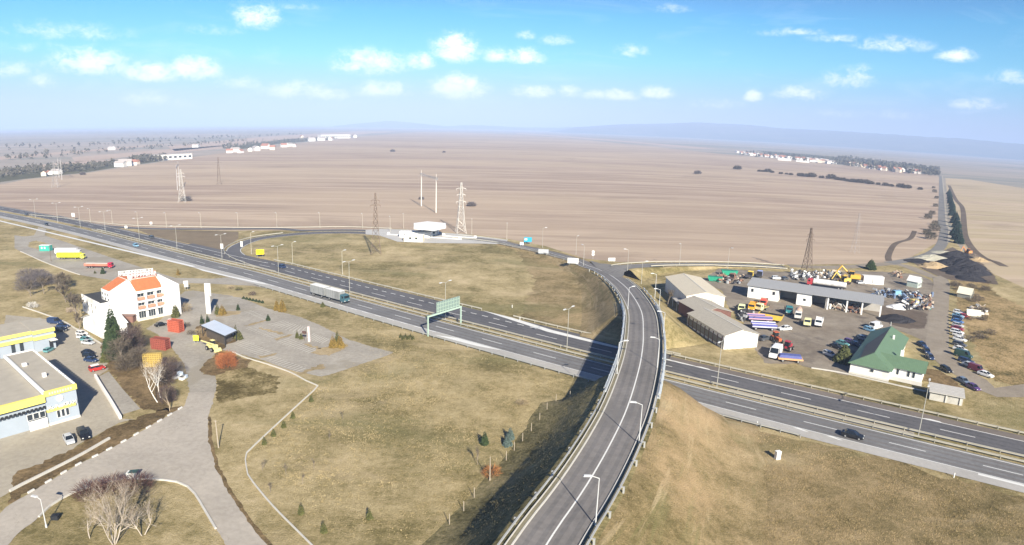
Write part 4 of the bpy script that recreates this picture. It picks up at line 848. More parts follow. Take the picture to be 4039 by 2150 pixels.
def simple(name, label, cat, p, rz, d, m, mr=None, zr=None, group=None):
    t = thing(name, label, cat, (p.x, p.y, .1), rz, group)
    if zr: MB().prism([(-d[0]/2, -d[1]/2), (d[0]/2, -d[1]/2), (d[0]/2, d[1]/2), (-d[0]/2, d[1]/2)], 0, d[2]).add([(-d[0]/2, -d[1]/2, d[2]), (d[0]/2, -d[1]/2, d[2]), (0, -d[1]/2, zr), (-d[0]/2, d[1]/2, d[2]), (d[0]/2, d[1]/2, d[2]), (0, d[1]/2, zr)], [(0, 1, 2), (5, 4, 3)]).build('wall', m, t); b = MB(); k = (zr-d[2])/(d[0]/2)*.3; y = d[1]/2+.3; sl(b, [(-d[0]/2-.3, -y, d[2]-k), (0, -y, zr), (0, y, zr), (-d[0]/2-.3, y, d[2]-k)]); sl(b, [(d[0]/2+.3, -y, d[2]-k), (0, -y, zr), (0, y, zr), (d[0]/2+.3, y, d[2]-k)]); b.build('roof', mr or m, t)
    else: MB().box((0, 0, d[2]/2), d).build('wall', m, t); MB().box((0, 0, d[2]+.05), (d[0]+.15, d[1]+.15, .1)).build('roof', mr or m, t)
    return t
m_palegreen = mat('pale_green_boards', (.46, .53, .47), .8, .1, 1); m_pale = mat('pale_sheet', (.72, .71, .68), .7, .08, 1); m_cream = mat('cream_wall', (.72, .66, .50), .8, .07, .6)
t = simple('garden_kiosk', 'small pale green kiosk with a white pitched roof near the dirt road', 'kiosk', P(B2(1290, 355)), R(35), (4.2, 4.6, 2.6), m_palegreen, m_pale, 4.4)
for x in (-1.2, 0, 1.2): window(t, x, -2.33, 1.4, .8, 1.3, pi)
t = simple('site_container', 'white site container behind the garage row', 'container', P(B2(765, 318)), R(-10), (8.5, 3, 3.2), m_pale); MB().box((0, -1.78, 1.7), (.9, .08, 2)).build('door', m_frame, t)
t = simple('timber_hut', 'grey timber hut with a pale pitched roof beside the black gravel heaps', 'hut', P(B2(1930, 490)), R(40), (4.2, 5, 1.9), mat('grey_timber', (.25, .25, .22), .9, .2), mat('straw_sheet', (.7, .66, .52), .8, .1), 4.0); MB().box((0, -2.55, .9), (.8, .1, 1.6)).build('door', m_dark, t)
t = simple('tumbledown_hut', 'tumbledown straw coloured hut in the scrub beside the parked cars', 'hut', P(B2(2030, 730)), R(65), (3, 4.2, .8), mat('grey_timber', (.25, .25, .22)), mat('straw_sheet', (.7, .66, .52)), 2.4); MB().box((0, -2.15, .45), (.6, .1, .8)).build('door', m_dark, t)
# parking canopy with slate blue roof
pa, pb, pc_, pd = [P(A4(*p), 3.2) for p in ((495, 602), (740, 708), (862, 652), (632, 545))]; o = (pa+pb+pc_+pd)/4; o.z = 0
t = thing('canopy_kiosk', 'low canopy with a flat pale blue roof at the edge of the parking lot', 'canopy', (o.x, o.y, .15))
b = MB().prism([(p.x-o.x, p.y-o.y) for p in (pa, pb, pc_, pd)], 2.75, 3.05).build('roof', mat('dark_edge', (.06, .065, .07), .6, .1), t)
MB().prism([((p.x-o.x)*.985, (p.y-o.y)*.985) for p in (pa, pb, pc_, pd)], 3.052, 3.10).build('roof_sheet', mat('pale_blue_sheet', (.56, .62, .70), .35, .1, .3), t)
MB().prism([((p.x-o.x)*.72, (p.y-o.y)*.72) for p in (pa, pb, pc_, pd)], 0, 2.74).build('wall', mat('brown_glazing', (.1, .085, .07), .4, .2, .6), t)
for p in (pa, pb, pc_, pd): x, y = (p.x-o.x)*.93, (p.y-o.y)*.93; MB().tube((x, y, 0), (x, y, 2.75), .1, n=8).build('post', m_dark, t)

# toll plaza
zt = 6.2; base = P(D3(1045, 485)); poly = [P(D3(*p), zt) for p in ((682, 285), (1090, 318), (1335, 266), (1330, 212), (960, 176), (680, 212))]; o = Vector((base.x, base.y, 0))
t = thing('toll_canopy', 'white flat toll canopy on slim columns at the motorway ramp', 'toll canopy', (o.x, o.y, .18))
MB().prism([(p.x-o.x, p.y-o.y) for p in poly], 4.9, zt).build('roof', mat('toll_white', (.82, .82, .81), .6, .04), t)
for p in (D3(850, 440), D3(1045, 485), D3(1168, 440)):
    c = P(p)-o; MB().tube((c.x, c.y, 0), (c.x, c.y, 4.95), .42, n=10).build('column', mat('toll_white', (.8, .8, .8)), t)
for p in (D3(1235, 258), D3(1308, 243)):
    c = P(p, zt-.5)-o; d = (Vector((0, 0, 0))-P(p)).normalized()
    MB().tube((c.x, c.y-.3, zt-.62), (c.x, c.y-.55, zt-.62), .42, n=14).build('signal_disc', m_dark, t)
booths = [(975, 452), (1098, 462), (1140, 430), (900, 420)]
b0 = None
for i, p in enumerate(booths):
    c = P(D3(*p))
    if b0 is None:
        b0 = thing('toll_booth', 'white toll booth with a dark window under the canopy', 'toll booth', (c.x, c.y, .18), R(-5), 'toll booths under the canopy')
        MB().box((0, 0, 1.3), (2.2, 2.6, 2.6)).box((0, 0, 2.66), (2.5, 2.9, .12)).build('cabin', m_frame, b0); MB().box((0, -1.31, 1.6), (1.3, .06, .9)).build('window', m_glass, b0); MB().box((-1.11, 0, 1.6), (.06, 1.4, .9)).build('window', m_glass, b0)
    else: dup(b0, (c.x, c.y, .18), R(-5+i*2))
t = simple('toll_office', 'cream toll office block at the lower edge of the plaza', 'office', P(D3(690, 575)), R(-3), (9.5, 5, 3.2), m_cream, m_pale); MB().box((-4.78, 0, 1.2), (.06, 1.2, 2.2)).build('door', m_dark, t)
for x in (-1.5, 1.5): window(t, x, -2.52, 1.8, 1.2, 1., pi)
t = simple('toll_annex', 'long low white building with a flat roof next to the toll canopy', 'building', P(D3(715, 490)), R(-2), (16, 5, 2.8), m_white, m_pale)
for x in (-5, -2, 1, 4): window(t, x, -2.52, 1.6, 1.3, .9, pi)
isl = [((140, 445), (480, 460), 'left'), ((1000, 500), (1650, 545), 'middle'), ((1260, 470), (1960, 520), 'right'), ((640, 510), (900, 505), 'office')]
for (a, bb, w_) in isl:
    p, q2 = P(D3(*a)), P(D3(*bb)); L = hypot(q2.x-p.x, q2.y-p.y); r = atan2(q2.y-p.y, q2.x-p.x); c = (p+q2)/2
    t = thing('toll_island', 'white kerbed traffic island on the %s of the toll plaza' % {'left': 'left side', 'middle': 'near middle', 'right': 'right side', 'office': 'part beside the cream office'}[w_], 'traffic island', (c.x, c.y, .18), r)
    MB().box((0, 0, .12), (L, 1.4, .24), taper=.97).build('kerb', m_frame, t); 
    for sg in (-1, 1): MB().box((sg*(L/2-.8), 0, .75), (1.3, 1.2, 1.1), taper=.8).build('impact_block', m_white, t)
# ---------------------------------------------------------------- vehicles
m_tyre = mat('tyre_rubber', (.018, .018, .018), .9, .1); m_rim = mat('steel_rim', (.45, .45, .45), .4, .05, metal=.5)
m_lamp = mat('headlamp_glass', (.75, .75, .72), .2, 0); m_tail = mat('tail_lamp', (.35, .02, .02), .3, 0)
m_cglass = mat('car_glass', (.015, .02, .026), .08, 0, spec=.6); m_black = mat('black_plastic', (.02, .02, .022), .6, 0)
def carpaint(n, c): return mat('car_paint_'+n, c, .28, .04, 2., metal=0., spec=.55)
PAINT = {'white': (.80, .80, .79), 'silver': (.48, .50, .52), 'black': (.012, .013, .016), 'dark blue': (.02, .04, .10), 'light blue': (.22, .42, .58), 'blue': (.06, .16, .40), 'red': (.45, .03, .025), 'crimson': (.28, .02, .04),
         'purple': (.10, .05, .17), 'maroon': (.17, .035, .06), 'dark grey': (.07, .075, .085), 'teal': (.12, .30, .31), 'grey blue': (.16, .21, .28), 'dark green': (.03, .07, .055)}
def car_body(kind):
    st = {'hatch': [(-1.95, .38, .82, .74), (-1.86, .26, .95, .82), (-.9, .22, .97, .86), (.6, .22, .93, .86), (1.0, .22, .88, .85), (1.75, .26, .72, .80), (1.95, .36, .6, .70)],
          'sedan': [(-2.2, .38, .86, .74), (-2.1, .27, .96, .82), (-1.0, .22, .96, .87), (.7, .22, .93, .87), (1.15, .22, .88, .86), (2.0, .26, .74, .81), (2.2, .36, .6, .70)],
          'estate': [(-2.25, .38, .90, .76), (-2.15, .27, .98, .83), (-1.0, .22, .97, .87), (.7, .22, .94, .87), (1.15, .22, .89, .86), (2.0, .26, .74, .81), (2.2, .36, .6, .70)],
          'van': [(-2.7, .42, 1.2, .88), (-2.62, .3, 1.25, .95), (-1.0, .26, 1.25, .98), (1.3, .26, 1.2, .98), (1.75, .26, 1.1, .96), (2.55, .3, .92, .9), (2.7, .4, .75, .8)]}[kind]
    m = MB(); m.loft([[(x, -w*.97, zl), (x, -w, (zl+zb)/2), (x, -w*.93, zb), (x, w*.93, zb), (x, w, (zl+zb)/2), (x, w*.97, zl)] for x, zl, zb, w in st])
    rf = {'hatch': (-1.72, .18, 1.42, .60, .96, -1.9, .95, .78), 'sedan': (-1.2, .2, 1.40, .60, .95, -1.75, 1.05, .79), 'estate': (-2.0, .2, 1.46, .62, .97, -2.2, 1.05, .80), 'van': (-2.55, 1.1, 2.15, .82, 1.24, -2.64, 1.75, .92)}[kind]
    x0, x1, zr, wr, zb, b0, b1, wb = rf
    m.loft([[(x0-.05, -wr-.02, zr), (x1+.05, -wr-.02, zr), (x1+.05, wr+.02, zr), (x0-.05, wr+.02, zr)], [(x0+.05, -wr+.08, zr+.06), (x1-.1, -wr+.08, zr+.06), (x1-.1, wr-.08, zr+.06), (x0+.05, wr-.08, zr+.06)]])
    for sg in (-1, 1):                                            # pillars
        for (xa, xb) in ((b1-.02, x1+.02), (b0+.04, x0-.02), ((b0+b1)/2-.05, (x0+x1)/2-.05)): m.tube((xa, sg*(wb+.01), zb-.02), (xb, sg*(wr+.015), zr+.01), .045, n=4)
    if kind == 'van': m.box((-.9, .93, 1.65), (2.9, .06, .86), rx=.11); m.box((-.9, -.93, 1.65), (2.9, .06, .86), rx=-.11)
    g = MB(); g.loft([[(b0, -wb, zb-.03), (b1, -wb, zb-.03), (b1, wb, zb-.03), (b0, wb, zb-.03)], [(x0, -wr, zr), (x1, -wr, zr), (x1, wr, zr), (x0, wr, zr)]])
    return m, g, {'hatch': (1.22, -1.2, 1.95), 'sedan': (1.35, -1.3, 2.2), 'estate': (1.35, -1.3, 2.2), 'van': (1.75, -1.6, 2.7)}[kind]
CARP = {}; CARB = {}
WHEEL = {}
def wheel_mesh(r, w):
    if (r, w) not in WHEEL:
        b = MB().tube((0, -w/2, 0), (0, w/2, 0), r, n=14); me = b.build('wheel', m_tyre); d = me.data; bpy.data.objects.remove(me)
        c = MB().tube((0, -w/2-.01, 0), (0, w/2+.01, 0), r*.58, n=10).build('rim', m_rim); e = c.data; bpy.data.objects.remove(c); WHEEL[(r, w)] = (d, e)
    return WHEEL[(r, w)]
def add_wheel(par, x, y, r, w):
    d, e = wheel_mesh(r, w); o = bpy.data.objects.new('wheel', d); COL.objects.link(o); o.parent = par; o.location = (x, y, r)
    q = bpy.data.objects.new('rim', e); COL.objects.link(q); q.parent = o
def car(kind, colour, p, rz, label, sc=1., group=None, z=.16):
    key = (kind, colour)
    if kind not in CARP:
        m, g, (xf, xr, L) = car_body(kind); t = thing('parked_car', label, 'car', (p.x, p.y, z), rz, group, sc)
        b = m.build('body', carpaint(colour, PAINT[colour])); b.parent = t; CARB[key] = b.data
        g.build('windows', m_cglass, t).name = 'window'
        wy = .74 if kind != 'van' else .84; r = .31 if kind != 'van' else .35
        for x in (xf, xr):
            for y in (-wy, wy): add_wheel(t, x, y, r, .2)
        zl = .66 if kind != 'van' else .82; wl = .58 if kind != 'van' else .68
        for y in (-wl, wl): MB().box((L-.1, y, zl), (.16, .28, .13)).build('headlight', m_lamp, t); MB().box((-L+.06+(.25 if kind == 'hatch' else 0), y, zl+.16), (.1, .22, .16)).build('tail_light', m_tail, t)
        MB().box((L-.06+(0 if kind != 'hatch' else -.0), 0, .42), (.1, 1.2, .14)).build('bumper', m_black, t)
        CARP[kind] = (t, b.data.name); return t
    t0, bn = CARP[kind]
    if key not in CARB:
        d = bpy.data.meshes[bn].copy(); d.materials.clear(); d.materials.append(carpaint(colour, PAINT[colour])); CARB[key] = d
    n = dup(t0, (p.x, p.y, z), rz, label, group, sc, {bn: CARB[key]})
    if group is None and 'group' in n: del n['group']
    return n
# on the motorway
HWA = atan2(UD.y, UD.x)
def oncar(kind, col, s, c, label, rev=False, dr=0):
    t = car(kind, col, hw(s, c), HWA+(pi if rev else 0)+dr, label, 1., z=.21); t.name = 'moving_car'; return t
oncar('sedan', 'black', -11.0, 131.4, 'black saloon driving in the near lane right of the overpass')
oncar('sedan', 'dark blue', -222, 148.8, 'dark saloon in the far carriageway beside the dashed exit lane', True)
oncar('hatch', 'black', -421, 130.2, 'small dark hatchback farthest left on the near carriageway', dr=-.03)
oncar('estate', 'dark grey', -331, 148.3, 'dark grey estate on the far carriageway above the grass strip', True)
oncar('hatch', 'light blue', -313, 132.0, 'pale blue hatchback on the near carriageway at the left')
oncar('sedan', 'dark grey', -480, 141.0, 'dark car at the left edge of the photo on the far carriageway', True)
# workshop and hotel lots
G = 'cars parked at the workshop'
aR = ang(A3(475, 270), A3(610, 285))
for pxy, kind, col, lab in (((535, 283), 'hatch', 'white', 'white hatchback at the back of the pale row beside the white annex'), ((548, 312), 'estate', 'white', 'white estate car second from the back of the pale row beside the white annex'), ((575, 338), 'hatch', 'teal', 'pale teal hatchback third in the row beside the white annex'), ((590, 364), 'sedan', 'silver', 'silver saloon nearest in the pale row beside the white annex')):
    car(kind, col, P(A3(*pxy)), aR, lab, .84, G)
aR = ang(A3(510, 460), A3(680, 480))
for pxy, kind, col, lab in (((592, 455), 'sedan', 'black', 'black saloon farthest back in the dark row behind the red car'), ((606, 486), 'estate', 'black', 'black estate car in the middle of the dark row behind the red car'), ((618, 522), 'sedan', 'dark blue', 'dark blue saloon next to the red car by the white wall'), ):
    car(kind, col, P(A3(*pxy)), aR, lab, .84, G)
t = car('hatch', 'red', P(A3(672, 600)), ang(A3(590, 625), A3(760, 585)), 'red car with a white covered roof at the top of the white wall', .95, G)
MB().box((-.5, 0, 1.5), (2.0, 1.25, .07)).build('roof_cover', m_white, t)
for pxy, kind, col, lab, f in (((290, 178), 'van', 'dark blue', 'dark van in the shade behind the grey office block', .8), ((365, 213), 'sedan', 'dark blue', 'dark blue saloon in the building shade, behind another dark car', .85), ((352, 246), 'sedan', 'black', 'black saloon nearest in the building shade by the office block', .85)):
    car(kind, col, P(A3(*pxy)), aR+.15, lab, f, G)
car('hatch', 'teal', P(A3(238, 430)), ang(A3(200, 450), A3(300, 400)), 'green grey hatchback in the shade at the office block door', .8, G)
car('sedan', 'silver', P(A3(420, 1245)), ang(A3(395, 1215), A3(440, 1290)), 'silver saloon in front of the workshop garage door', .92, G)
car('estate', 'black', P(A3(552, 1203)), ang(A3(525, 1165), A3(580, 1245)), 'big black car in front of the workshop, right of the silver saloon', .98, G)
car('sedan', 'black', P(A3(1248, 200)), ang(A3(1200, 212), A3(1300, 190)), 'black saloon parked in front of the hotel beside the red lattice box', .84)
car('hatch', 'white', P(A3(1345, 178)), ang(A3(1300, 160), A3(1390, 190)), 'white car partly hidden behind the red lattice box at the hotel', .8)
# parked rows on the right
G = 'cars parked beside the country road'; aR = ang(B2(1775, 1150), B2(1920, 1190))
row = [((1850, 697), 'hatch', 'white', 'white hatchback, farthest in the long row beside the country road'), ((1845, 740), 'sedan', 'light blue', 'pale blue saloon second from the far end of the row beside the country road'), ((1840, 772), 'hatch', 'dark blue', 'dark blue hatchback between two light blue cars in the roadside row'),
       ((1835, 812), 'sedan', 'blue', 'bright blue saloon in front of the red car in the roadside row'), ((1842, 862), 'hatch', 'silver', 'silver hatchback between the bright blue and crimson cars in the roadside row'), ((1835, 902), 'sedan', 'crimson', 'crimson saloon in the roadside row'), ((1832, 947), 'estate', 'white', 'white estate next to the crimson saloon in the roadside row'),
       ((1850, 985), 'hatch', 'white', 'white hatchback between the white estate and the white saloon in the roadside row'), ((1865, 1040), 'sedan', 'white', 'white saloon before the dark grey car in the roadside row'), ((1862, 1105), 'estate', 'dark grey', 'dark grey estate in the middle of the roadside row'), ((1868, 1165), 'sedan', 'white', 'white saloon standing between two dark cars in the roadside row'),
       ((1908, 1245), 'van', 'dark green', 'dark green van in the nearer half of the roadside row'), ((1950, 1315), 'sedan', 'dark blue', 'dark blue saloon next to the dark green van in the roadside row')]
for (pxy, kind, col, lab) in row: car(kind, col, P(B2(*pxy)), aR, lab, .92, G)
for pxy, kind, col, lab in (((2085, 625), 'estate', 'dark blue', 'dark blue estate near the bottom end of the roadside row'), ((2135, 682), 'sedan', 'silver', 'silver saloon beside the maroon van in the roadside row'), ((2225, 735), 'van', 'maroon', 'maroon van second from the near end of the roadside row'), ((2350, 808), 'sedan', 'white', 'white saloon nearest to the camera at the end of the roadside row')):
    car(kind, col, P(B3(*pxy)), aR-.12, lab, .92 if kind != 'van' else .8, G)
car('hatch', 'red', P(B2(1925, 748)), aR, 'red hatchback standing behind the roadside row in the scrub', .92, G)
G = 'cars at the green-roofed house'
for pxy, kind, col, lab, a0, a1 in (((1490, 400), 'sedan', 'dark blue', 'dark blue saloon behind the green-roofed house wing', (1440, 370), (1540, 430)), ((1555, 490), 'estate', 'dark blue', 'dark blue estate beside the wing of the green-roofed house', (1520, 440), (1590, 540)), ((1600, 570), 'sedan', 'dark blue', 'dark blue saloon with a bright bonnet at the corner of the green-roofed house', (1565, 530), (1640, 605)),
        ((1820, 745), 'estate', 'black', 'black estate alone on the road right of the green-roofed house', (1750, 710), (1890, 790)), ((2050, 895), 'sedan', 'grey blue', 'grey blue saloon above the concrete hut', (1985, 860), (2110, 930)), ((2180, 980), 'sedan', 'purple', 'purple saloon right above the concrete hut', (2110, 950), (2240, 1015))):
    car(kind, col, P(B3(*pxy)), ang(B3(*a0), B3(*a1)), lab, .9, G)
for pxy, kind, col, lab in (((250, 535), 'estate', 'silver', 'silver estate beside the round conifer at the green-roofed house'), ((335, 430), 'sedan', 'black', 'black saloon left of the green-roofed house, next to the silver estate'), ((420, 385), 'sedan', 'teal', 'pale teal saloon left of the green-roofed house'), ((520, 365), 'hatch', 'purple', 'purple hatchback in the row left of the green-roofed house'), ((610, 400), 'sedan', 'dark blue', 'dark blue saloon in the shade along the green-roofed house'), ((700, 320), 'hatch', 'grey blue', 'grey blue hatchback in the shade along the green-roofed house'), ((790, 200), 'estate', 'light blue', 'light blue estate at the back corner of the green-roofed house')):
    car(kind, col, P(B3(*pxy)), ang(B3(180, 510), B3(320, 560)), lab, .9, G)
car('van', 'white', P(B3(870, 160)), ang(B3(790, 190), B3(950, 150)), 'white van behind the green-roofed house', 1.0)
t = car('van', 'white', P(B1(1615, 1235)), ang(B1(1670, 1170), B1(1560, 1300)), 'white minibus parked at an angle beside the front repair shed', 1.25); t['category'] = 'van'
car('sedan', 'white', P(B1(1735, 905)), ang(B1(1800, 895), B1(1640, 905)), 'white saloon in the middle of the truck yard', 1.0)
car('sedan', 'dark grey', P(B1(1485, 1030)), ang(B1(1410, 1050), B1(1560, 1020)), 'grey car with a white side beside the front shed wall', 1.0)

for i, (f, x, y, kind, col, rz, lab) in enumerate(((B2, 1180, 520, 'hatch', 'dark grey', 20, 'dark grey wreck in the scrap beside the dirt road'), (B2, 1330, 480, 'estate', 'grey blue', -30, 'grey blue wreck at the back of the scrap beside the dirt road'), (B2, 1470, 640, 'hatch', 'teal', 60, 'teal wreck at the edge of the dirt road'), (B2, 1090, 470, 'van', 'light blue', 10, 'pale blue old van behind the garage row end'), (B2, 620, 320, 'sedan', 'silver', 15, 'silver wreck between excavators and white container'), (B1, 1640, 265, 'estate', 'white', 0, 'white old estate behind the garage row'), (B1, 1740, 270, 'hatch', 'dark grey', 30, 'dark wreck behind the garage row roof'), (B1, 1190, 640, 'sedan', 'dark grey', -70, 'dark wreck beside the pale lime lorry'))):
    t = car(kind, col, P(f(x, y)), R(rz), lab, .95, 'wrecks in the truck yard'); t.name = 'wrecked_car'
# lorries: cab over engine, local x forward
def lorry(label, cabcol, p, rz, L=8., bed='box', bedcol=(.7, .7, .7), sc=1., trailer=None, cat='lorry', name='parked_lorry', group=None, hb=2.6, cabtop=None):
    t = thing(name, label, cat, (p.x, p.y, .16), rz, group, sc); h = L/2
    mc = mat('lorry_paint_%d_%d_%d' % tuple(int(c*99) for c in cabcol), cabcol, .4, .08, 1.2); mb_ = mat('bed_paint_%d_%d_%d' % tuple(int(c*99) for c in bedcol), bedcol, .6, .1, .8, stain=tuple(c*.6 for c in bedcol))
    c = MB().loft([[(h-2.0, -1.2, .75), (h, -1.2, .6), (h, 1.2, .6), (h-2.0, 1.2, .75)], [(h-2.0, -1.22, 1.7), (h+.02, -1.22, 1.7), (h+.02, 1.22, 1.7), (h-2.0, 1.22, 1.7)], [(h-2.0, -1.15, 2.75), (h-.18, -1.1, 2.75), (h-.18, 1.1, 2.75), (h-2.0, 1.15, 2.75)], [(h-1.9, -1.0, 2.95), (h-.5, -.95, 2.9), (h-.5, .95, 2.9), (h-1.9, 1.0, 2.95)]]).build('cab', mc, t)
    MB().box((h-.07, 0, 2.2), (.1, 2.0, .8), ry=-.17).build('windscreen', m_cglass, c)
    for sg in (-1, 1): MB().box((h-.75, sg*1.175, 2.15), (.8, .08, .65)).build('side_window', m_cglass, c); MB().box((h+.03, sg*.85, .95), (.08, .35, .2)).build('headlight', m_lamp, t)
    MB().box((h+.06, 0, .62), (.18, 2.3, .3)).build('bumper', m_black, t)
    MB().box((-.2, 0, .8), (L-.6, .9, .3)).build('chassis', m_black, t)
    for x in ([h-1.2, -h+1.6] if L < 9.5 else [h-1.2, -h+2.7, -h+1.4]):
        for y in (-1.0, 1.0): add_wheel(t, x, y, .5, .34)
    bl = L-2.4; bx = -h+bl/2
    if bed == 'box': b = MB().box((bx, 0, .98+hb/2), (bl, 2.5, hb)); b.build('cargo_box', mb_, t); MB().box((bx, 0, 1.0+hb), (bl+.04, 2.54, .06)).build('box_roof', mat('box_roof_white', (.76, .76, .74), .6, .06), t)
    elif bed == 'tip':
        b = MB().box((bx, 0, 1.1), (bl, 2.4, .16)); 
        for sg in (-1, 1): b.box((bx, sg*1.2, 1.6), (bl, .1, 1.0))
        b.box((bx+bl/2, 0, 1.75), (.12, 2.4, 1.4)).box((bx-bl/2, 0, 1.5), (.1, 2.4, .8))
        for k in range(5): 
            for sg in (-1, 1): b.box((bx-bl/2+bl*(k+.5)/5, sg*1.27, 1.6), (.14, .1, 1.0))
        b.build('tipper_body', mb_, t)
    elif bed == 'tank': MB().tube((bx-bl/2, 0, 2.0), (bx+bl/2, 0, 2.0), 1.1, n=16).build('tank', mb_, t, smooth=False); MB().box((bx, 0, 3.1), (bl*.8, .5, .08)).build('catwalk', m_steel, t)
    elif bed == 'mixer': MB().loft([[(bx-bl/2+dx, r*cos(a), 2.1+dz+r*sin(a)) for a in [2*pi*i/12 for i in range(12)]] for dx, r, dz in ((0, .5, .9), (.6, .8, .6), (1.8, 1.25, .2), (3.2, 1.2, .05), (4.2, .7, -.1))]).build('drum', mb_, t)
    elif bed == 'flat':
        MB().box((bx, 0, 1.15), (bl, 2.4, .2)).build('platform', mb_, t); 
        for k in range(4):
            for sg in (-1, 1): MB().box((bx-bl/2+bl*k/3, sg*1.18, 1.6), (.1, .08, .8)).build('stake', m_black, t)
        MB().box((bx+bl/2, 0, 1.9), (.1, 2.3, 1.4)).build('headboard', m_black, t)
    return t
def semitrailer(t, x1, L, col, kind='box', h=2.7):
    mb_ = mat('trailer_%d_%d_%d' % tuple(int(c*99) for c in col), col, .55, .07, .7, stain=tuple(c*.72 for c in col)); xc = x1-L/2
    if kind == 'box':
        o = MB().box((xc, 0, 1.15+h/2), (L, 2.5, h)).build('trailer_box', mb_, t); MB().box((xc, 0, 1.17+h), (L+.04, 2.54, .06)).build('trailer_roof', mat('trailer_roof', (.78, .78, .75), .6, .05), o)
        for k in range(8):
            for sg in (-1, 1): MB().box((x1-L*(k+.5)/8, sg*1.27, 1.15+h/2), (.05, .04, h)).build('strap', mat('strap', tuple(c*.6 for c in col), .7), o)
    else:
        b = MB().box((xc, 0, 1.3), (L, 2.4, .25))
        for sg in (-1, 1): b.box((xc, sg*1.2, 1.85), (L, .1, 1.1))
        b.box((x1, 0, 2.0), (.1, 2.4, 1.5)).box((x1-L, 0, 1.9), (.1, 2.4, 1.2)); o = b.build('tipper_trailer', mb_, t)
        MB().box((xc, 0, 2.3), (L-.2, 2.2, .25)).build('tarpaulin', mat('pale_tarp', (.74, .68, .60), .8, .08), o)
    MB().box((xc, 0, .95), (L-.5, .9, .3)).build('trailer_chassis', m_black, t)
    for k in range(3):
        for y in (-1.0, 1.0): add_wheel(t, x1-L+1.5+k*1.35, y, .5, .34)
# grey drawbar lorry on the near carriageway
gp = hw(-165.6, 132.0); t = lorry('grey lorry with a drawbar trailer and white tops driving on the near carriageway', (.05, .12, .15), gp, HWA, 9.2, 'box', (.30, .31, .31), name='moving_lorry', hb=2.7)
tr = MB().box((-9.3, 0, 2.33), (7.4, 2.5, 2.7)); tr.build('trailer_box', mat('bed_paint_29_30_30', (.3, .31, .31)), t); MB().box((-9.3, 0, 3.71), (7.44, 2.54, .06)).build('trailer_roof', mat('box_roof_white', (.76, .76, .74)), t)
MB().box((-9.3, 0, .85), (6.8, .9, .28)).box((-5.2, 0, .75), (1.6, .2, .15)).build('trailer_chassis', m_black, t)
for x in (-7.0, -11.2, -12.): [add_wheel(t, x, y, .48, .34) for y in (-1., 1.)]
for x0, L in ((-1.1, 6.6), (-9.3, 7.3)):
    for k in range(7):
        for sg in (-1, 1): MB().box((x0-L/2+L*(k+.5)/7, sg*1.265, 2.3), (.05, .03, 2.6)).build('strap', mat('dark_strap', (.16, .16, .16), .7), t)
# lorry park
sL = .80; pa, pb = P(D6(575, 1040)), P(D6(1045, 1040)); r = atan2(pb.y-pa.y, pb.x-pa.x); c = pb-Vector((cos(r), sin(r), 0))*3.0*sL
t = lorry('bright yellow articulated lorry in the lorry park', (.88, .86, .10), c, r, 6.2, 'none', (.1, .1, .1), sL); semitrailer(t, 1.0, 13.2, (.86, .85, .03))
pa, pb = P(D6(495, 975)), P(D6(950, 985)); c = pb-Vector((cos(r), sin(r), 0))*3.2*sL+Vector((0, 1.5, 0))
t = lorry('white articulated lorry behind the yellow one in the lorry park', (.80, .80, .78), c, r, 6.2, 'none', (.1, .1, .1), sL); semitrailer(t, 1.0, 12.6, (.80, .78, .77))
pa, pb = P(D6(1010, 1190)), P(D6(1520, 1195)); r = atan2(pb.y-pa.y, pb.x-pa.x); c = pb-Vector((cos(r), sin(r), 0))*3.0*sL
t = lorry('red articulated tipper lorry with a pale tarpaulin in the lorry park', (.46, .02, .05), c, r, 6.2, 'none', (.1, .1, .1), sL); semitrailer(t, 1.0, 12.8, (.60, .19, .13), 'tip')
c = P(D6(395, 900)); t = thing('green_container', 'turquoise site container on the grass edge of the lorry park', 'container', (c.x, c.y, .19), r)
MB().box((0, 0, 1.3), (5.2, 2.4, 2.6)).build('body', striped('turquoise_sheet', (.05, .42, .33), (.035, .3, .24), (1, 0, 0), .5), t); MB().box((0, 0, 2.65), (5.3, 2.5, .12)).build('roof', m_pale, t)
for x in (-1.3, .2): MB().box((x, -1.22, 1.5), (.7, .06, .9)).build('window', m_pale, t)
# yard lorries
aY = ang(B1(1180, 600), B1(1195, 670))
yl = [((1195, 660), (.72, .75, .40), 'flat', (.2, .2, .2), 'pale lime green lorry cab standing beside the long shed', 7, (1205, 560), (1180, 670)), ((1330, 640), (.72, .36, .03), 'tip', (.66, .33, .04), 'orange tipper lorry in the middle row of the truck yard', 8, (1370, 540), (1300, 670)), ((1470, 590), (.62, .10, .06), 'tip', (.52, .22, .16), 'red tipper lorry beside the orange one in the truck yard', 8, (1500, 520), (1450, 640)),
      ((1450, 655), (.74, .68, .38), 'flat', (.6, .5, .2), 'cream lorry in front of the red tipper lorry', 6, (1510, 625), (1400, 660)), ((2020, 840), (.72, .68, .35), 'flat', (.10, .10, .11), 'pale yellow lorry beside the white tipper in the yard', 6.5, (2030, 760), (2010, 880)), ((2165, 840), (.78, .78, .78), 'tip', (.74, .73, .70), 'white tipper lorry parked alone in the right of the yard', 7.5, (2200, 720), (2150, 890)),
      ((1905, 750), (.62, .60, .57), 'mixer', (.50, .36, .28), 'rusty white concrete mixer lorry in the yard', 7, (1920, 680), (1890, 830)), ((1050, 280), (.24, .14, .10), 'flat', (.16, .12, .10), 'rusty brown lorry wreck behind the long shed', 7, (1000, 290), (1090, 260)), ((1290, 250), (.70, .52, .10), 'flat', (.10, .09, .09), 'old yellow cabbed lorry behind the garage row', 7, (1250, 280), (1350, 200)), ((1415, 240), (.26, .30, .50), 'flat', (.05, .05, .06), 'pale violet blue lorry behind the garage row', 6, (1400, 270), (1440, 210))]
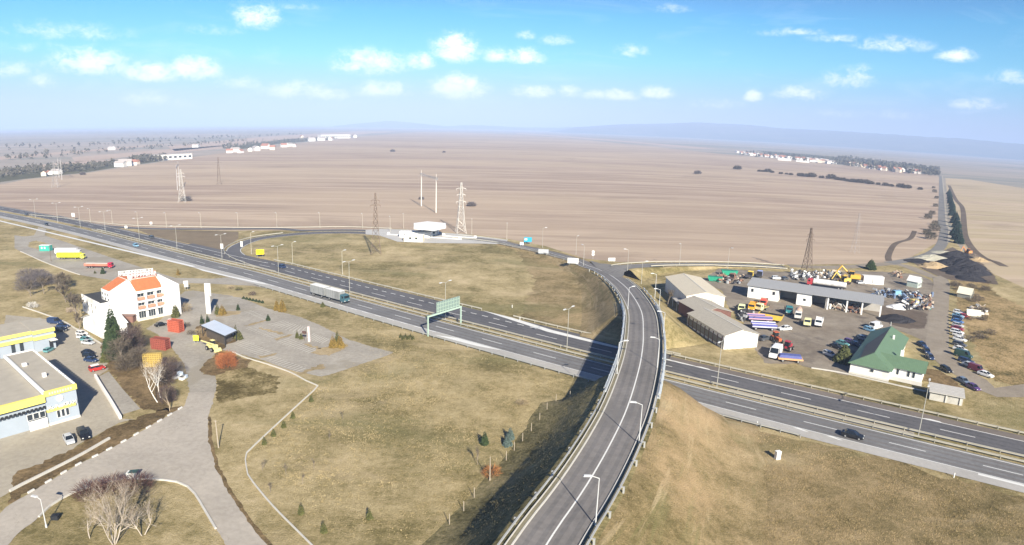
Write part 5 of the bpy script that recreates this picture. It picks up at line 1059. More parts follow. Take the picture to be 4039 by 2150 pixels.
for p, cc_, bed, bc, lab, L, a0, a1 in yl: lorry(lab, cc_, P(B1(*p)), ang(B1(*a0), B1(*a1)), L, bed, bc, .92, group='lorries in the truck yard')
t = lorry('tanker lorry with a long silver tank and red cab behind the garage row', (.42, .05, .06), P(B1(2260, 370)), ang(B1(2480, 410), B1(2050, 350)), 15, 'tank', (.74, .74, .72), 1.0, group='lorries in the truck yard')
for k, (p, cA, cB, lab) in enumerate((((1420, 800), (.10, .11, .30), (.55, .33, .42), 'open trailer with pink and violet stripes in the truck yard'), ((1470, 900), (.09, .10, .34), (.62, .60, .70), 'open trailer with blue and white stripes nearest to the front shed'))):
    r = ang(B1(1350, 790), B1(1530, 800)); c = P(B1(*p)); t = thing('striped_trailer', lab, 'trailer', (c.x, c.y, .16), r, 'striped trailers in the yard')
    MB().box((0, 0, 1.05), (7.5, 2.5, .2)).build('bed', mat('violet_board_%d' % k, cA, .6, .1), t)
    for sg in (-1, 1): MB().box((0, sg*1.25, 1.7), (7.5, .08, .55)).build('side_board', mat('violet_board_%d' % k, cA), t)
    for c3, d3 in (((0, 1.27, 2.05), (7.5, .1, .4)), ((0, -1.27, 1.2), (7.5, .1, .35)), ((0, 0, 1.75), (7.4, .9, .2))): MB().box(c3, d3).build('stripe', mat('stripe_%d' % k, cB, .6, .1), t)
    MB().box((0, 0, 1.4), (7.2, 2.3, .5)).build('load', m_tyre, t)
    for x in (-2.6, 2.4):
        for y in (-1, 1): add_wheel(t, x, y, .5, .3)
c = P(B1(1560, 790)); t = thing('yellow_skip', 'long dented yellow skip body in the truck yard', 'skip', (c.x, c.y, .16), ang(B1(1400, 720), B1(1640, 760)))
b = MB(); b.loft([[(-3.6, -1.1, .7), (3.3, -1.1, .7), (3.3, 1.1, .7), (-3.6, 1.1, .7)], [(-4.0, -1.3, 2.3), (3.8, -1.3, 2.3), (3.8, 1.3, 2.3), (-4.0, 1.3, 2.3)]]); b.build('body', mat('skip_yellow', (.74, .50, .08), .6, .15, .8), t); MB().box((0, 0, 2.28), (7.2, 2.2, .1)).build('inside', m_dark, t)
for x in (-2.4, 2.4): MB().box((x, 0, .35), (.3, 2.2, .7)).build('skid', m_black, t)
# teal cab unit, red tractor, orange loader, blue wagon
lorry('teal lorry cab with its back to the garage row', (.03, .17, .19), P(B1(1780, 690)), ang(B1(1760, 640), B1(1800, 740)), 5.5, 'flat', (.05, .06, .07), .95, group='lorries in the truck yard')
def tractor(label, p, rz, col, sc=1., cat='tractor', name='tractor'):
    t = thing(name, label, cat, (p.x, p.y, .16), rz, None, sc); m = mat('tractor_paint_%d_%d' % (int(col[0]*99), int(col[1]*99)), col, .5, .12, 1.)
    MB().box((.9, 0, 1.1), (1.9, .8, .7)).build('bonnet', m, t); MB().box((-.6, 0, 1.0), (1.2, .9, .6)).box((-.9, .85, 1.5), (1.2, .4, .1)).box((-.9, -.85, 1.5), (1.2, .4, .1)).build('body', m, t)
    MB().box((-.7, 0, 1.95), (1.2, 1.2, 1.1), taper=.9).build('cab', m_cglass, t); MB().box((-.7, 0, 2.55), (1.4, 1.35, .1)).build('roof', m, t)
    for x, r in ((1.3, .45), (-.9, .75)):
        for y in (-.85, .85): add_wheel(t, x, y, r, .35)
    return t
tractor('small red tractor behind the white minibus', P(B1(1775, 1160)), ang(B1(1730, 1190), B1(1830, 1130)), (.40, .04, .06), 1.1)
tractor('orange red tractor at the corner of the front shed', P(B1(1630, 1055)), ang(B1(1590, 1030), B1(1670, 1080)), (.55, .13, .05), 1.1)
c = P(B1(1800, 1300)); t = thing('flat_wagon', 'flat wagon with a dark blue load and orange side beside the minibus', 'wagon', (c.x, c.y, .16), ang(B1(1720, 1295), B1(1900, 1310)))
MB().box((0, 0, .9), (6.5, 2.4, .4)).build('bed', mat('orange_board', (.62, .36, .18), .8, .15), t); MB().box((0, .2, 1.45), (6., 2., .7), taper=.9).build('load', mat('blue_tarp', (.10, .12, .32), .6, .15), t)
for x in (-2, 2):
    for y in (-1, 1): add_wheel(t, x, y, .4, .25)
# telehandler with yellow sign board at the parking lot
c = P(A4(615, 860)); r = ang(A4(560, 830), A4(690, 880)); t = thing('wheel_loader', 'pale yellow loader with a long boom beside the canopy kiosk', 'loader', (c.x, c.y, .16), r, None, .95)
my = mat('loader_yellow', (.80, .70, .30), .5, .12, 1.2)
MB().box((0, 0, 1.15), (3.6, 1.3, .9)).box((1.4, 0, 1.6), (1.0, 1.2, .5)).build('body', my, t); MB().box((-.2, .35, 2.1), (1.3, .9, 1.2), taper=.88).build('cab', m_cglass, t); MB().box((-.2, .35, 2.75), (1.3, .95, .1)).build('cab_roof', my, t)
MB().tube((1.6, -.5, 2.1), (-4.6, -.5, 1.9), .22, .16, 6).build('boom', my, t)
MB().box((2.6, 0, .7), (.6, 2.1, .9), taper=.8).build('bucket', my, t)
for x in (1.1, -1.2):
    for y in (-.95, .95): add_wheel(t, x, y, .6, .4)
c = P(A4(450, 785)); t = thing('yellow_board', 'bright yellow notice board in front of the canopy kiosk', 'notice board', (c.x, c.y, .16), R(5))
MB().box((0, 0, 1.35), (1.5, .12, 1.5)).build('panel', mat('signal_yellow', (.86, .82, .05), .5, .05), t); [MB().box((x, .0, .35), (.1, .1, .7)).build('leg', m_steel, t) for x in (-.5, .5)]
# lattice boxes, red and yellow
def lattice(label, p, rz, d, col, name='lattice_box'):
    t = thing(name, label, 'lattice box', (p.x, p.y, .16), rz); m = mat('lattice_%d_%d' % (int(col[0]*99), int(col[1]*99)), col, .7, .3, 2.5)
    w, dd, h = d; b = MB()
    for i in range(int(w/.55)+1):
        x = -w/2+i*w/int(w/.55); b.box((x, -dd/2, h/2), (.16, .08, h)).box((x, dd/2, h/2), (.16, .08, h)).box((x, 0, h), (.16, dd, .08))
    for k in range(int(h/.5)+1): z = k*h/int(h/.5); b.box((0, -dd/2-.03, z), (w, .08, .16)).box((0, dd/2+.03, z), (w, .08, .16)); b.box((-w/2, 0, z), (.08, dd, .14)).box((w/2, 0, z), (.08, dd, .14))
    b.build('frame', m, t); MB().box((0, 0, h/2), (w*.94, dd*.9, h*.94)).build('filling', mat('lattice_fill_%d_%d' % (int(col[0]*99), int(col[1]*99)), tuple(c*.62 for c in col), .9, .3, 1.5), t); return t
lattice('orange red lattice box in front of the hotel', P(A4(245, 665)), R(-14), (4.0, 2.0, 3.2), (.52, .125, .07))
lattice('dull red lattice box behind the bare bushes', P(A4(90, 840)), R(-10), (4.6, 2.0, 2.7), (.33, .09, .065))
lattice('yellow ochre lattice panel behind the white birches', P(A3(1178, 565)), R(12), (4.4, .8, 3.2), (.46, .33, .09), 'lattice_screen')
# ---------------------------------------------------------------- trees and plants
RN = random.Random(5)
def bark(n, c): return mat('bark_'+n, c, .95, .2, 2.)
def leafmat(name, c1, c2, sc=2.):
    if name in MATS: return MATS[name]
    m = bpy.data.materials.new(name); m.use_nodes = True; nt = m.node_tree; b = nt.nodes['Principled BSDF']; b.inputs['Roughness'].default_value = .9; b.inputs['Specular IOR Level'].default_value = .1
    tc = node(nt, 'ShaderNodeTexCoord').outputs['Object']; nt.links.new(ramp(nt, noise(nt, tc, sc, 4, .7), [(.36, c1), (.64, c2)]), b.inputs['Base Color']); MATS[name] = m; return m
def rv(s=1.): return Vector((RN.uniform(-1, 1), RN.uniform(-1, 1), RN.uniform(-1, 1)))*s
def twig(mb, a, d, L, w, bend=.15):
    b = a+d*L; x = d.cross(rv()).normalized()*w; mid = a+d*L*.5+rv(L*bend)
    mb.add([a-x, a+x, mid+x*.7, mid-x*.7, b], [(0, 1, 2, 3), (3, 2, 4)])
TW = [.011]
def grow(tb, cb, p, d, L, r, lev, maxlev, spread, up, twigs):
    k = 3 if lev == 0 else 2; q = p; nd = d
    for i in range(k):
        nd = (nd+rv(.16)+Vector((0, 0, up*.12))).normalized(); q2 = q+nd*(L/k); r1 = r*(1-.35*(i+1)/k)
        if lev <= maxlev-1: tb.tube(q, q2, r*(1-.35*i/k), r1, 5 if lev < 2 else 3, cap=False)
        q = q2
    if lev >= maxlev:
        for _ in range(twigs): twig(cb, p+(q-p)*RN.random(), (nd+rv(.8)+Vector((0, 0, up*.3))).normalized(), L*RN.uniform(.5, 1.1), max(TW[0], r*.35))
        return
    for i in range(RN.randint(3, 4) if lev else RN.randint(4, 6)):
        t = RN.uniform(.35, 1.) if lev else RN.uniform(.45, 1.); dd = (nd+rv(spread)+Vector((0, 0, up*.25))).normalized()
        grow(tb, cb, p+(q-p)*t, dd, L*RN.uniform(.55, .78), r*RN.uniform(.42, .58), lev+1, maxlev, spread, up, twigs)
def bare_tree(name, label, cat, p, H, m_t, m_c, r=.16, spread=.75, up=1., lev=3, twigs=6, lean=(0, 0), group=None, seed=1, stems=1, sc=1., tw=.011):
    RN.seed(seed); TW[0] = tw; t = thing(name, label, cat, p, 0, group, sc); tb, cb = MB(), MB()
    for s in range(stems):
        a = 2*pi*s/max(1, stems)+RN.random(); st = .45 if stems > 1 else 0
        d = Vector((lean[0]+cos(a)*st, lean[1]+sin(a)*st, 1)).normalized()
        grow(tb, cb, Vector((cos(a)*st*.5, sin(a)*st*.5, 0)), d, H*.42, r, 0, lev, spread, up, twigs)
    tb.build('trunk', m_t, t); cb.build('crown', m_c, t); return t
def bush(name, label, cat, p, R_, H, m, n=350, w=.035, group=None, seed=2, upright=.5, sc=1., leafy=False):
    RN.seed(seed); t = thing(name, label, cat, p, 0, group, sc); tb, cb = MB(), MB()
    for i in range(6):
        a = RN.random()*6.28; tb.tube((0, 0, 0), (cos(a)*R_*.35, sin(a)*R_*.35, H*.55), .05, .02, 4, cap=False)
    for i in range(n):
        a = RN.random()*6.28; rr = math.sqrt(RN.random()); z = H*RN.uniform(.05, .95); k = math.sqrt(max(.05, 1-(z/H-.4)**2*2.2)); q = Vector((cos(a)*rr*R_*k*.8, sin(a)*rr*R_*k*.8, z*.8))
        d = (Vector((cos(a)*rr, sin(a)*rr, upright))+rv(.5)).normalized(); twig(cb, q, d, R_*RN.uniform(.22, .5), w*RN.uniform(.6, 1.5))
    tb.build('trunk', bark('brown', (.12, .09, .07)), t).name = 'stem'; cb.build('crown', m, t); return t
def conifer(name, label, cat, p, H, R_, m, n=420, group=None, seed=3, sc=1., dense=1., base=.05):
    RN.seed(seed); t = thing(name, label, cat, p, 0, group, sc); MB().tube((0, 0, 0), (0, 0, H*.9), R_*.09+.03, .02, 6).build('trunk', bark('brown', (.12, .09, .07)), t); cb = MB()
    for i in range(n):
        z = H*(base+(1-base)*(1-math.sqrt(RN.random())*1.0)); k = (1-z/H)**.85; a = RN.random()*6.28; L = R_*k*RN.uniform(.75, 1.15)+.05; d = Vector((cos(a), sin(a), RN.uniform(-.35, .15)))
        s = Vector((-sin(a), cos(a), 0)); o = Vector((0, 0, z)); w = L*.24+.03; i0 = o+d*L*RN.uniform(.1, .35); tip = o+d*L; m1 = o+d*L*.7
        cb.add([i0, m1+s*w+Vector((0, 0, -.05*L)), tip, m1-s*w+Vector((0, 0, -.05*L)), m1+Vector((0, 0, .12*L))], [(0, 1, 4), (1, 2, 4), (2, 3, 4), (3, 0, 4)])
    cb.build('crown', m, t); return t
mc_spruce = leafmat('spruce_needles', (.018, .032, .014), (.06, .085, .035)); mc_blue = leafmat('blue_spruce_needles', (.05, .075, .065), (.12, .16, .145)); mc_gold = leafmat('golden_conifer', (.13, .095, .025), (.30, .20, .055)); mc_dk = leafmat('dark_evergreen', (.014, .026, .022), (.045, .068, .055))
mc_olive = leafmat('olive_conifer', (.05, .055, .018), (.14, .14, .05)); mt_pur = leafmat('purple_twigs', (.065, .046, .044), (.145, .105, .095)); mt_red = leafmat('dark_red_twigs', (.065, .03, .028), (.15, .085, .07)); mt_rust = leafmat('rust_twigs', (.30, .095, .035), (.50, .20, .085)); mt_pale = leafmat('pale_twigs', (.28, .22, .165), (.50, .42, .33)); mt_grey = leafmat('grey_brown_twigs', (.085, .07, .052), (.20, .165, .125)); mt_tan = leafmat('tan_twigs', (.26, .20, .12), (.42, .34, .21)); mt_vio = leafmat('violet_grey_twigs', (.10, .09, .095), (.19, .165, .16))
mt_bir = leafmat('birch_twigs', (.36, .29, .22), (.58, .5, .4)); b_pale = bark('pale', (.44, .385, .32)); b_birch = bark('birch', (.74, .71, .65)); b_grey = bark('grey', (.24, .20, .16))
q0 = lambda f, x, y, z=.1: P(f(x, y), 0)+Vector((0, 0, z))
# bottom left island
bare_tree('bare_tree', 'big pale bare tree with many bright branches at the bottom left of the photo', 'tree', q0(A5, 1010, 1530), 9.8, b_pale, mt_pale, .12, .9, .75, 4, 4, seed=21, stems=5, tw=.007)
bare_tree('bare_tree', 'lower pale bare tree right beside the big pale tree on the grass island', 'tree', q0(A5, 1330, 1440), 6.4, b_pale, mt_pale, .09, .9, .6, 4, 2, seed=23, stems=2, tw=.009)
bare_tree('bare_tree', 'leaning pale bare tree at the left side of the big pale tree', 'tree', q0(A5, 740, 1470), 6.4, b_pale, mt_pale, .09, .85, .7, 4, 2, lean=(-.3, 0), seed=25, tw=.009)
for i, (x, y, r, h, lab) in enumerate(((740, 1010, 2.9, 2.6, 'left dark red bare bush behind the big pale tree'), (1000, 960, 2.9, 2.9, 'middle dark red bare bush behind the big pale tree'), (1260, 950, 3.1, 3.0, 'right dark red bare bush behind the big pale tree, next to the white bin'))):
    bush('bare_bush', lab, 'bush', q0(A5, x, y), r, h, mt_red, 900, .022, 'dark red bushes on the island', seed=30+i)
# birches and brush at the workshop garden
bare_tree('birch', 'white birch leaning left in front of the yellow ochre panel', 'tree', q0(A3, 1215, 890), 9.5, b_birch, mt_bir, .12, 1.0, .35, 4, 3, lean=(-.55, .1), seed=41, tw=.012)
bare_tree('birch', 'white birch with several stems just right of the leaning birch', 'tree', q0(A3, 1242, 850), 10.5, b_birch, mt_bir, .12, 1.0, .4, 4, 3, lean=(-.2, .1), seed=43, tw=.012)
bare_tree('bare_tree', 'thin tan bare tree beside the crossroads, right of the birches', 'tree', q0(A3, 1325, 965), 6.4, bark('tan', (.45, .36, .26)), mt_grey, .09, .5, 1., 3, 5, seed=44)
for i, (x, y, r, h, lab) in enumerate(((880, 520, 3.2, 4.6, 'large grey brown bare bush right of the dark car row'), (980, 470, 3.4, 5.4, 'tall purplish bare bush between the spruce and the yellow panel'), (930, 600, 2.6, 3.2, 'low grey brown bush at the edge of the workshop garden'), (1060, 560, 2.8, 3.8, 'grey brown bush directly left of the birches'), (1290, 720, 2.6, 4.4, 'purple bare bush between the birches and the road'), (1310, 880, 2.0, 2.8, 'reddish bare bush at the crossroads corner'))):
    bush('bare_bush', lab, 'bush', q0(A3, x, y), r*1.12, h*1.45, mt_grey if i in (0, 2, 3) else mt_pur, 1300, .024, 'bare bushes in the workshop garden', seed=50+i)
bare_tree('bare_tree', 'tall purplish grey bare tree behind the bushes of the workshop garden', 'tree', q0(A3, 975, 500), 9.5, b_grey, mt_pur, .12, .8, .9, 4, 5, seed=47, tw=.035)
bare_tree('bare_tree', 'tall grey brown bare tree between the dark car row and the yellow ochre panel', 'tree', q0(A3, 900, 560), 8.0, b_grey, mt_grey, .11, .8, .8, 4, 5, seed=48, tw=.035)
conifer('spruce', 'tall dark spruce in front of the white annex', 'tree', q0(A3, 838, 480), 14.0, 3.4, mc_spruce, 1900, seed=61)
conifer('conifer_bush', 'green conifer bush beside the dark car row', 'bush', q0(A3, 745, 520), 3.0, 1.5, mc_olive, 320, seed=62)
bush('bare_bush', 'purple grey bare bush beside the white crates on the forecourt road', 'bush', q0(A4, 270, 1120), 2.3, 4.0, mt_vio, 600, .022, seed=63)
bush('rust_bush', 'round rust red bush on the planted mound', 'bush', q0(A4, 760, 1035), 2.9, 4.4, mt_rust, 1500, .028, seed=64, upright=.9)
bare_tree('bare_tree', 'tall grey bare tree standing on the lawn left of the hotel', 'tree', q0(A2, 845, 865), 9.5, b_grey, mt_grey, .19, .75, .85, 4, 6, lean=(-.05, 0), seed=65, tw=.07)
for i, (x, y, r, h, lab) in enumerate(((60, 380, 4.6, 5.6, 'violet grey thicket at the left edge above the lawn fence'), (180, 330, 4.8, 6.0, 'violet grey thicket second from the left edge'), (300, 290, 4.6, 5.2, 'violet grey thicket in the middle of the row above the lawn'), (400, 290, 3.6, 4.2, 'violet grey thicket at the right end of the row above the lawn'), (90, 210, 4.6, 4.6, 'back violet grey thicket below the lorry park kerb'), (250, 180, 3.6, 3.6, 'small violet grey thicket below the lorry park kerb'), (640, 300, 3.4, 4.5, 'olive grey thicket behind the tall lawn tree'))):
    bush('thicket', lab, 'thicket', q0(A2, x, y), r, h, mt_vio if i < 6 else mt_grey, 1100, .03, 'thickets at the left edge', seed=70+i)
bush('bare_bush', 'pinkish bare bush at the foot of the flat annex', 'bush', q0(A2, 740, 720), 1.6, 1.8, mat('pink_twigs', (.42, .33, .28)), 300, .02, seed=79)
bush('bare_bush', 'white blossoming low bush on the lawn at the left edge', 'bush', q0(A2, 150, 650), 2.0, 2.2, mat('white_twigs', (.62, .6, .56)), 420, .03, seed=80)
bush('bare_bush', 'tan bare bush beside the hotel terrace', 'bush', q0(A4, 330, 470), 2.6, 3.2, mt_tan, 650, .026, seed=81)
for i, (x, y, h, lab) in enumerate(((330, 430, 7.5, 'bare grey tree in front of the violet thickets, left of the tall lawn tree'), (560, 400, 8.0, 'bare grey tree behind the tall lawn tree near the lorry park kerb'), (660, 560, 7.0, 'bare grey tree between the lawn thicket and the flat annex'), (120, 470, 6.0, 'bare grey tree at the left edge of the hotel lawn'), (880, 980, 5.0, 'small bare tree between the pale car row and the white annex'))):
    bare_tree('bare_tree', lab, 'tree', q0(A2, x, y), h, b_grey, mt_grey, .15, .8, .8, 4, 4, seed=300+i, tw=.065)
for i, (x, y, r, h, lab) in enumerate(((820, 420, 2.8, 4.0, 'brown bare bush right below the tall spruce'), (1010, 400, 3.0, 5.5, 'purplish bare bush behind the dull red lattice box side'), (1330, 640, 2.4, 4.0, 'purple bare bush beside the white crates'))):
    bush('bare_bush', lab, 'bush', q0(A3, x, y), r*1.1, h*1.3, mt_pur, 1200, .026, 'bare bushes in the workshop garden', seed=310+i)
# parking conifers
cg = 'conifers of the parking lot'
CN = [((665, 492), 4.0, 1.0, 'olive', 'left tall cone conifer on the bed near the white pylon sign'), ((715, 495), 3.4, 1.5, 'gold', 'broad golden conifer on the bed near the white pylon sign'), ((1268, 452), 4.0, 1.1, 'gold', 'slender golden conifer on the verge, left one of the verge pair'), ((1325, 464), 4.6, 1.5, 'gold', 'broad golden conifer on the verge, right one of the verge pair'), ((1840, 830), 3.6, 1.3, 'gold', 'broad golden conifer at the left of the rounded island'), ((1885, 822), 5.0, 1.0, 'olive', 'tallest conifer of the rounded island'), ((1912, 830), 3.8, 1.4, 'gold', 'golden conifer at the right of the rounded island'),
      ((875, 450), 2.3, .7, 'dark', 'small dark conifer alone beside the far bay rows'), ((1180, 556), 2.1, .8, 'dark', 'small dark conifer on the narrow middle bed'), ((508, 590), 3.2, .7, 'dark', 'thin dark conifer at the left behind the canopy kiosk'), ((566, 575), 2.8, .6, 'dark', 'thinner dark conifer behind the canopy kiosk'), ((855, 740), 4.6, .8, 'olive', 'slim conifer at the right corner of the canopy kiosk'), ((885, 748), 2.8, 1.3, 'olive', 'broad low conifer at the right corner of the canopy kiosk'), ((240, 520), 4.8, 1.5, 'olive', 'bushy conifer between the hotel and the red lattice box'), ((1475, 735), 2.4, .6, 'olive', 'tiny conifer left of the small pylon post'), ((1515, 745), 2.0, .7, 'olive', 'tiny round conifer beside the small pylon post'), ((265, 95), 3.0, .8, 'rust', 'thin rusty conifer on the strip beyond the service road')]
proto = {}
for i, (xy, h, r, k, lab) in enumerate(CN):
    m = {'olive': mc_olive, 'gold': mc_gold, 'dark': mc_spruce, 'rust': mc_gold}[k]
    conifer('conifer', lab, 'conifer', q0(A4, *xy, z=.17), h, r, m, 340, cg, seed=90+i)
conifer('conifer', 'dark conifer below the red lorry in the lorry park', 'conifer', q0(D6, 1355, 1290), 3.2, 1.1, mc_spruce, 340, seed=120)
conifer('conifer', 'little dark cone tree in front of the lorry park kerb', 'conifer', q0(D6, 1220, 1285), 1.4, .6, mc_olive, 200, seed=121)
for i in range(7): conifer('hedge_plant', 'low dark green hedge plant in the row beside the lamp-lit verge', 'hedge', q0(A4, 930+i*32, 335+i*7), 1.0, .75, mc_spruce, 160, 'hedge plants on the verge', seed=130)
for i in range(6): conifer('juniper', 'dark spiky juniper in the clump beside the gantry leg', 'juniper', q0(B8, 118+i*14, 268+(i % 2)*10), 1.5, .55, mc_olive, 160, 'junipers beside the gantry', seed=133)
for i, (x, y, k) in enumerate(((800, 235, mt_tan), (1020, 300, mt_pur), (880, 250, mc_olive), (480, 690, mt_tan), (620, 720, mt_pur), (700, 770, mt_grey), (770, 760, mt_tan), (560, 640, mt_pur), (400, 700, mt_grey), (350, 620, mt_grey))):
    bush('garden_shrub', ['tan rounded shrub on the verge beside the pylon sign', 'purplish bare shrub at the left end of the low hedge', 'olive flat shrub beside the tan rounded shrub', 'tan shrub at the left of the canopy kiosk front', 'purplish shrub in the middle of the kiosk bed', 'grey brown shrub behind the pale yellow loader', 'tan shrub right of the loader in the kiosk bed', 'purplish shrub close under the kiosk roof edge', 'grey shrub beside the red lattice box', 'grey shrub at the back corner of the kiosk'][i], 'shrub', q0(A4, x, y), 1.5, 1.5, k, 260, .025, 'shrubs around the parking lot', seed=140+i)
# lawn trees below the parking lot
LC = [((600, 882), 2.9, .95, mc_spruce, 'dark green young spruce left of the blue spruces'), ((733, 890), 2.5, 1.0, mc_blue, 'front blue spruce on the lawn'), ((747, 850), 2.6, .95, mc_blue, 'back blue spruce on the lawn'), ((-330, 90), 1.8, .9, mc_olive, 'olive conifer at the bend of the lawn kerb')]
for i, (xy, h, r, m, lab) in enumerate(LC): conifer('young_conifer', lab, 'conifer', q0(B8, *xy), h, r, m, 300, 'young conifers on the lawn', seed=160+i)
for i, (x, y) in enumerate(((783, 1010), (737, 1052), (714, 1075), (688, 1097), (665, 1118), (758, 1293), (930, 1306), (815, 1340))):
    conifer('young_conifer', ORD[i]+' small olive conifer along the lawn kerb counted from the parking lot corner', 'conifer', V(x, y, .1), 1.7 if i < 5 else 2.0, .6, mc_olive, 200, 'young conifers on the lawn', seed=170+i)
bush('orange_bush', 'orange brown bush at the foot of the shaded bank', 'bush', q0(B8, 640, 1060), 1.8, 1.7, leafmat('orange_twigs', (.28, .12, .04), (.42, .2, .08)), 420, .03, seed=180)
bush('orange_bush', 'pale orange tuft in the middle of the lawn near the overpass shadow', 'bush', q0(B8, 815, 650), 1.6, 1.0, mt_tan, 260, .03, seed=181)
bare_tree('sapling', 'thin bare sapling beside the orange brown bush', 'tree', q0(B8, 560, 1000), 4.0, b_grey, mt_grey, .05, .6, 1., 2, 8, seed=182, tw=.02)
for i, (x, y) in enumerate(((828, 1110), (863, 1055), (720, 1195), (790, 1180), (660, 1185), (760, 1220), (680, 1240))):
    bare_tree('sapling', ORD[i]+' bare sapling on the lawn counted outward from the lawn kerb bend', 'tree', V(x, y, .1), 2.6, b_grey, mt_grey, .035, .6, 1., 2, 4, group='saplings on the lawn', seed=185+i, tw=.016)
# right side
conifer('round_conifer', 'round dark olive conifer at the corner of the green-roofed house', 'conifer', q0(B3, 430, 610), 5.4, 3.0, leafmat('mixed_conifer', (.03, .04, .016), (.12, .125, .05)), 900, seed=200)
conifer('spruce', 'dark spreading spruce beside the dirt road behind the yard', 'tree', q0(B2, 745, 140), 5.4, 3.2, mc_spruce, 500, seed=201)
bare_tree('bare_tree', 'bare grey tree in the shadow beside the long shed', 'tree', q0(B1, 265, 600), 6.2, b_grey, mt_grey, .12, .75, .9, 4, 5, seed=202, tw=.055)
RN.seed(77)
rowp = []
a, b_ = P(B6(2190, 1000)), P(B6(2112, 520))
proto = None
for i in range(16):
    s = 1-(1-i/15.)**1.0; p = a+(b_-a)*(s**1.25)+rv(1.2); p.z = .1; lab = 'dark blue green evergreen in the dense row right of the country road'
    if proto is None: proto = conifer('evergreen', lab, 'tree', p, 9.5, 3.8, mc_dk, 560, 'evergreens beside the country road', seed=210, base=.02)
    else: dup(proto, p, i*1.3, lab, None, (RN.uniform(.85, 1.1), RN.uniform(.85, 1.1), RN.uniform(.75, 1.1)))
proto = None
for i, (x, y, h) in enumerate(((1925, 960, 1), (1890, 915, .8), (1960, 880, 1.1), (1900, 760, .9), (1940, 720, .8), (1975, 640, .7), (1965, 500, .9), (1955, 460, .7), (1985, 560, .7), (1970, 820, .7))):
    p = q0(B6, x, y); lab = 'dark bare shrub in the uneven row left of the country road'
    if proto is None: proto = bush('roadside_shrub', lab, 'shrub', p, 4.2, 5.4, leafmat('dark_bare_twigs', (.05, .05, .04), (.12, .11, .085)), 700, .06, 'shrubs left of the country road', seed=230)
    else: dup(proto, p, i*1.7, lab, None, h)
proto = None
for i, (x, y, h) in enumerate(((20, 272, .7), (240, 294, .6), (280, 296, .6), (320, 298, 1.0), (365, 305, .6), (450, 318, .6), (505, 322, .5), (550, 328, .6), (640, 338, .9), (690, 344, .9), (755, 348, 1.2), (850, 358, .7), (945, 366, 1.3), (1010, 376, .8), (1060, 382, .8), (1100, 390, .7), (1160, 398, .9), (1220, 404, 1.0), (1290, 410, 1.0), (1340, 418, .8), (1410, 424, .6), (1480, 434, .8), (1540, 440, .6), (1630, 450, 1.0), (1700, 460, .9), (1825, 472, .6))):
    p = q0(B6, x, y); lab = 'dark low bush in the broken hedge line across the far right of the field'
    if proto is None: proto = bush('field_bush', lab, 'bush', p, 8, 7, leafmat('dark_hedge_twigs', (.05, .045, .035), (.12, .10, .08)), 500, .25, 'hedge line bushes in the field', seed=240)
    else: dup(proto, p, i*2.1, lab, None, h*.85)
greycrown = [c for c in kids(proto) if c.name.startswith('crown')][0].data.copy(); greycrown.materials.clear(); greycrown.materials.append(mt_vio)
for xy, s, lab in (((988, 382), 1.2, 'single dark bush in the far middle of the field'), ((1117, 384), .8, 'lone small dark bush far out in the field, right of the single dark bush'), ((1755, 438), 1.2, 'isolated round bush in the right half of the field'), ((1186, 519), .75, 'grey bush right behind the white lattice pylon'), ((468, 506), .9, 'grey bush at the foot of the left lattice pylon'), ((1060, 502), .5, 'low brown bush at the foot of the portal pylon'), ((148, 438), .9, 'bush at the field edge near the left pylons'), ((208, 440), .8, 'bush at the field edge on the far left')):
    t = dup(proto, V(*xy, .06), s*3, lab, None, s*.62, {[c for c in kids(proto) if c.name.startswith('crown')][0].data.name: greycrown}); del t['group']
proto = None
RN.seed(99)
for i in range(34):
    f, x, y = (B2, RN.uniform(1780, 2290), RN.uniform(330, 1150)) if i < 24 else (D5, RN.uniform(1560, 2400), RN.uniform(1130, 1330))
    if f is B2 and x < 1960 and y > 620: x = 2080+RN.uniform(0, 200)
    p = q0(f, x, y); lab = 'brown leafless scrub bush on the rough ground behind the roadside car row'
    if proto is None: proto = bush('scrub_bush', lab, 'scrub', p, 1.9, 1.6, mt_grey, 260, .035, 'scrub bushes at the right edge', seed=250)
    else: dup(proto, p, i*1.1, lab, None, RN.uniform(.6, 1.3))
# woods far off: masses nobody could count
def wood(name, quad, n, h, m, seed):
    rnd = random.Random(seed); mb = MB(); q = [V(*p) for p in quad]
    for i in range(n):
        u, v = rnd.random(), rnd.random(); p = (q[0]*(1-u)+q[1]*u)*(1-v)+(q[3]*(1-u)+q[2]*u)*v; H = h*rnd.uniform(.5, 1.1); r = H*rnd.uniform(.35, .6)
        for k in range(9):
            a = rnd.random()*6.28; e = rnd.random(); c = p+Vector((cos(a)*r*(1-e*.7)*rnd.random(), sin(a)*r*(1-e*.7)*rnd.random(), H*(.25+.65*e))); s = r*.6
            mb.add([c+Vector((rnd.uniform(-s, s), rnd.uniform(-s, s), rnd.uniform(-s, s))) for _ in range(4)], [(0, 1, 2), (0, 2, 3), (0, 3, 1), (1, 3, 2)])
    return tag(mb.build(name, m), kind='stuff')
m_fw = leafmat('far_wood', (.07, .07, .055), (.15, .135, .105), .05)
wood('far_wood', [(2095, 414), (2362, 446), (2362, 428), (2110, 396)], 900, 11, m_fw, 1)
wood('far_wood', [(1860, 392), (2100, 414), (2120, 402), (1880, 382)], 260, 9, m_fw, 2)
wood('far_wood', [(-40, 452), (240, 428), (300, 412), (-40, 434)], 240, 8, m_fw, 3)
wood('far_wood', [(320, 412), (420, 404), (410, 395), (330, 402)], 120, 9, m_fw, 4)
wood('far_wood', [(560, 377), (860, 348), (860, 344), (560, 368)], 260, 9, m_fw, 5)
wood('far_wood', [(-40, 412), (420, 372), (700, 350), (-40, 396)], 130, 9, m_fw, 6)
wood('far_wood', [(-40, 384), (560, 350), (800, 337), (-40, 370)], 110, 12, m_fw, 7)

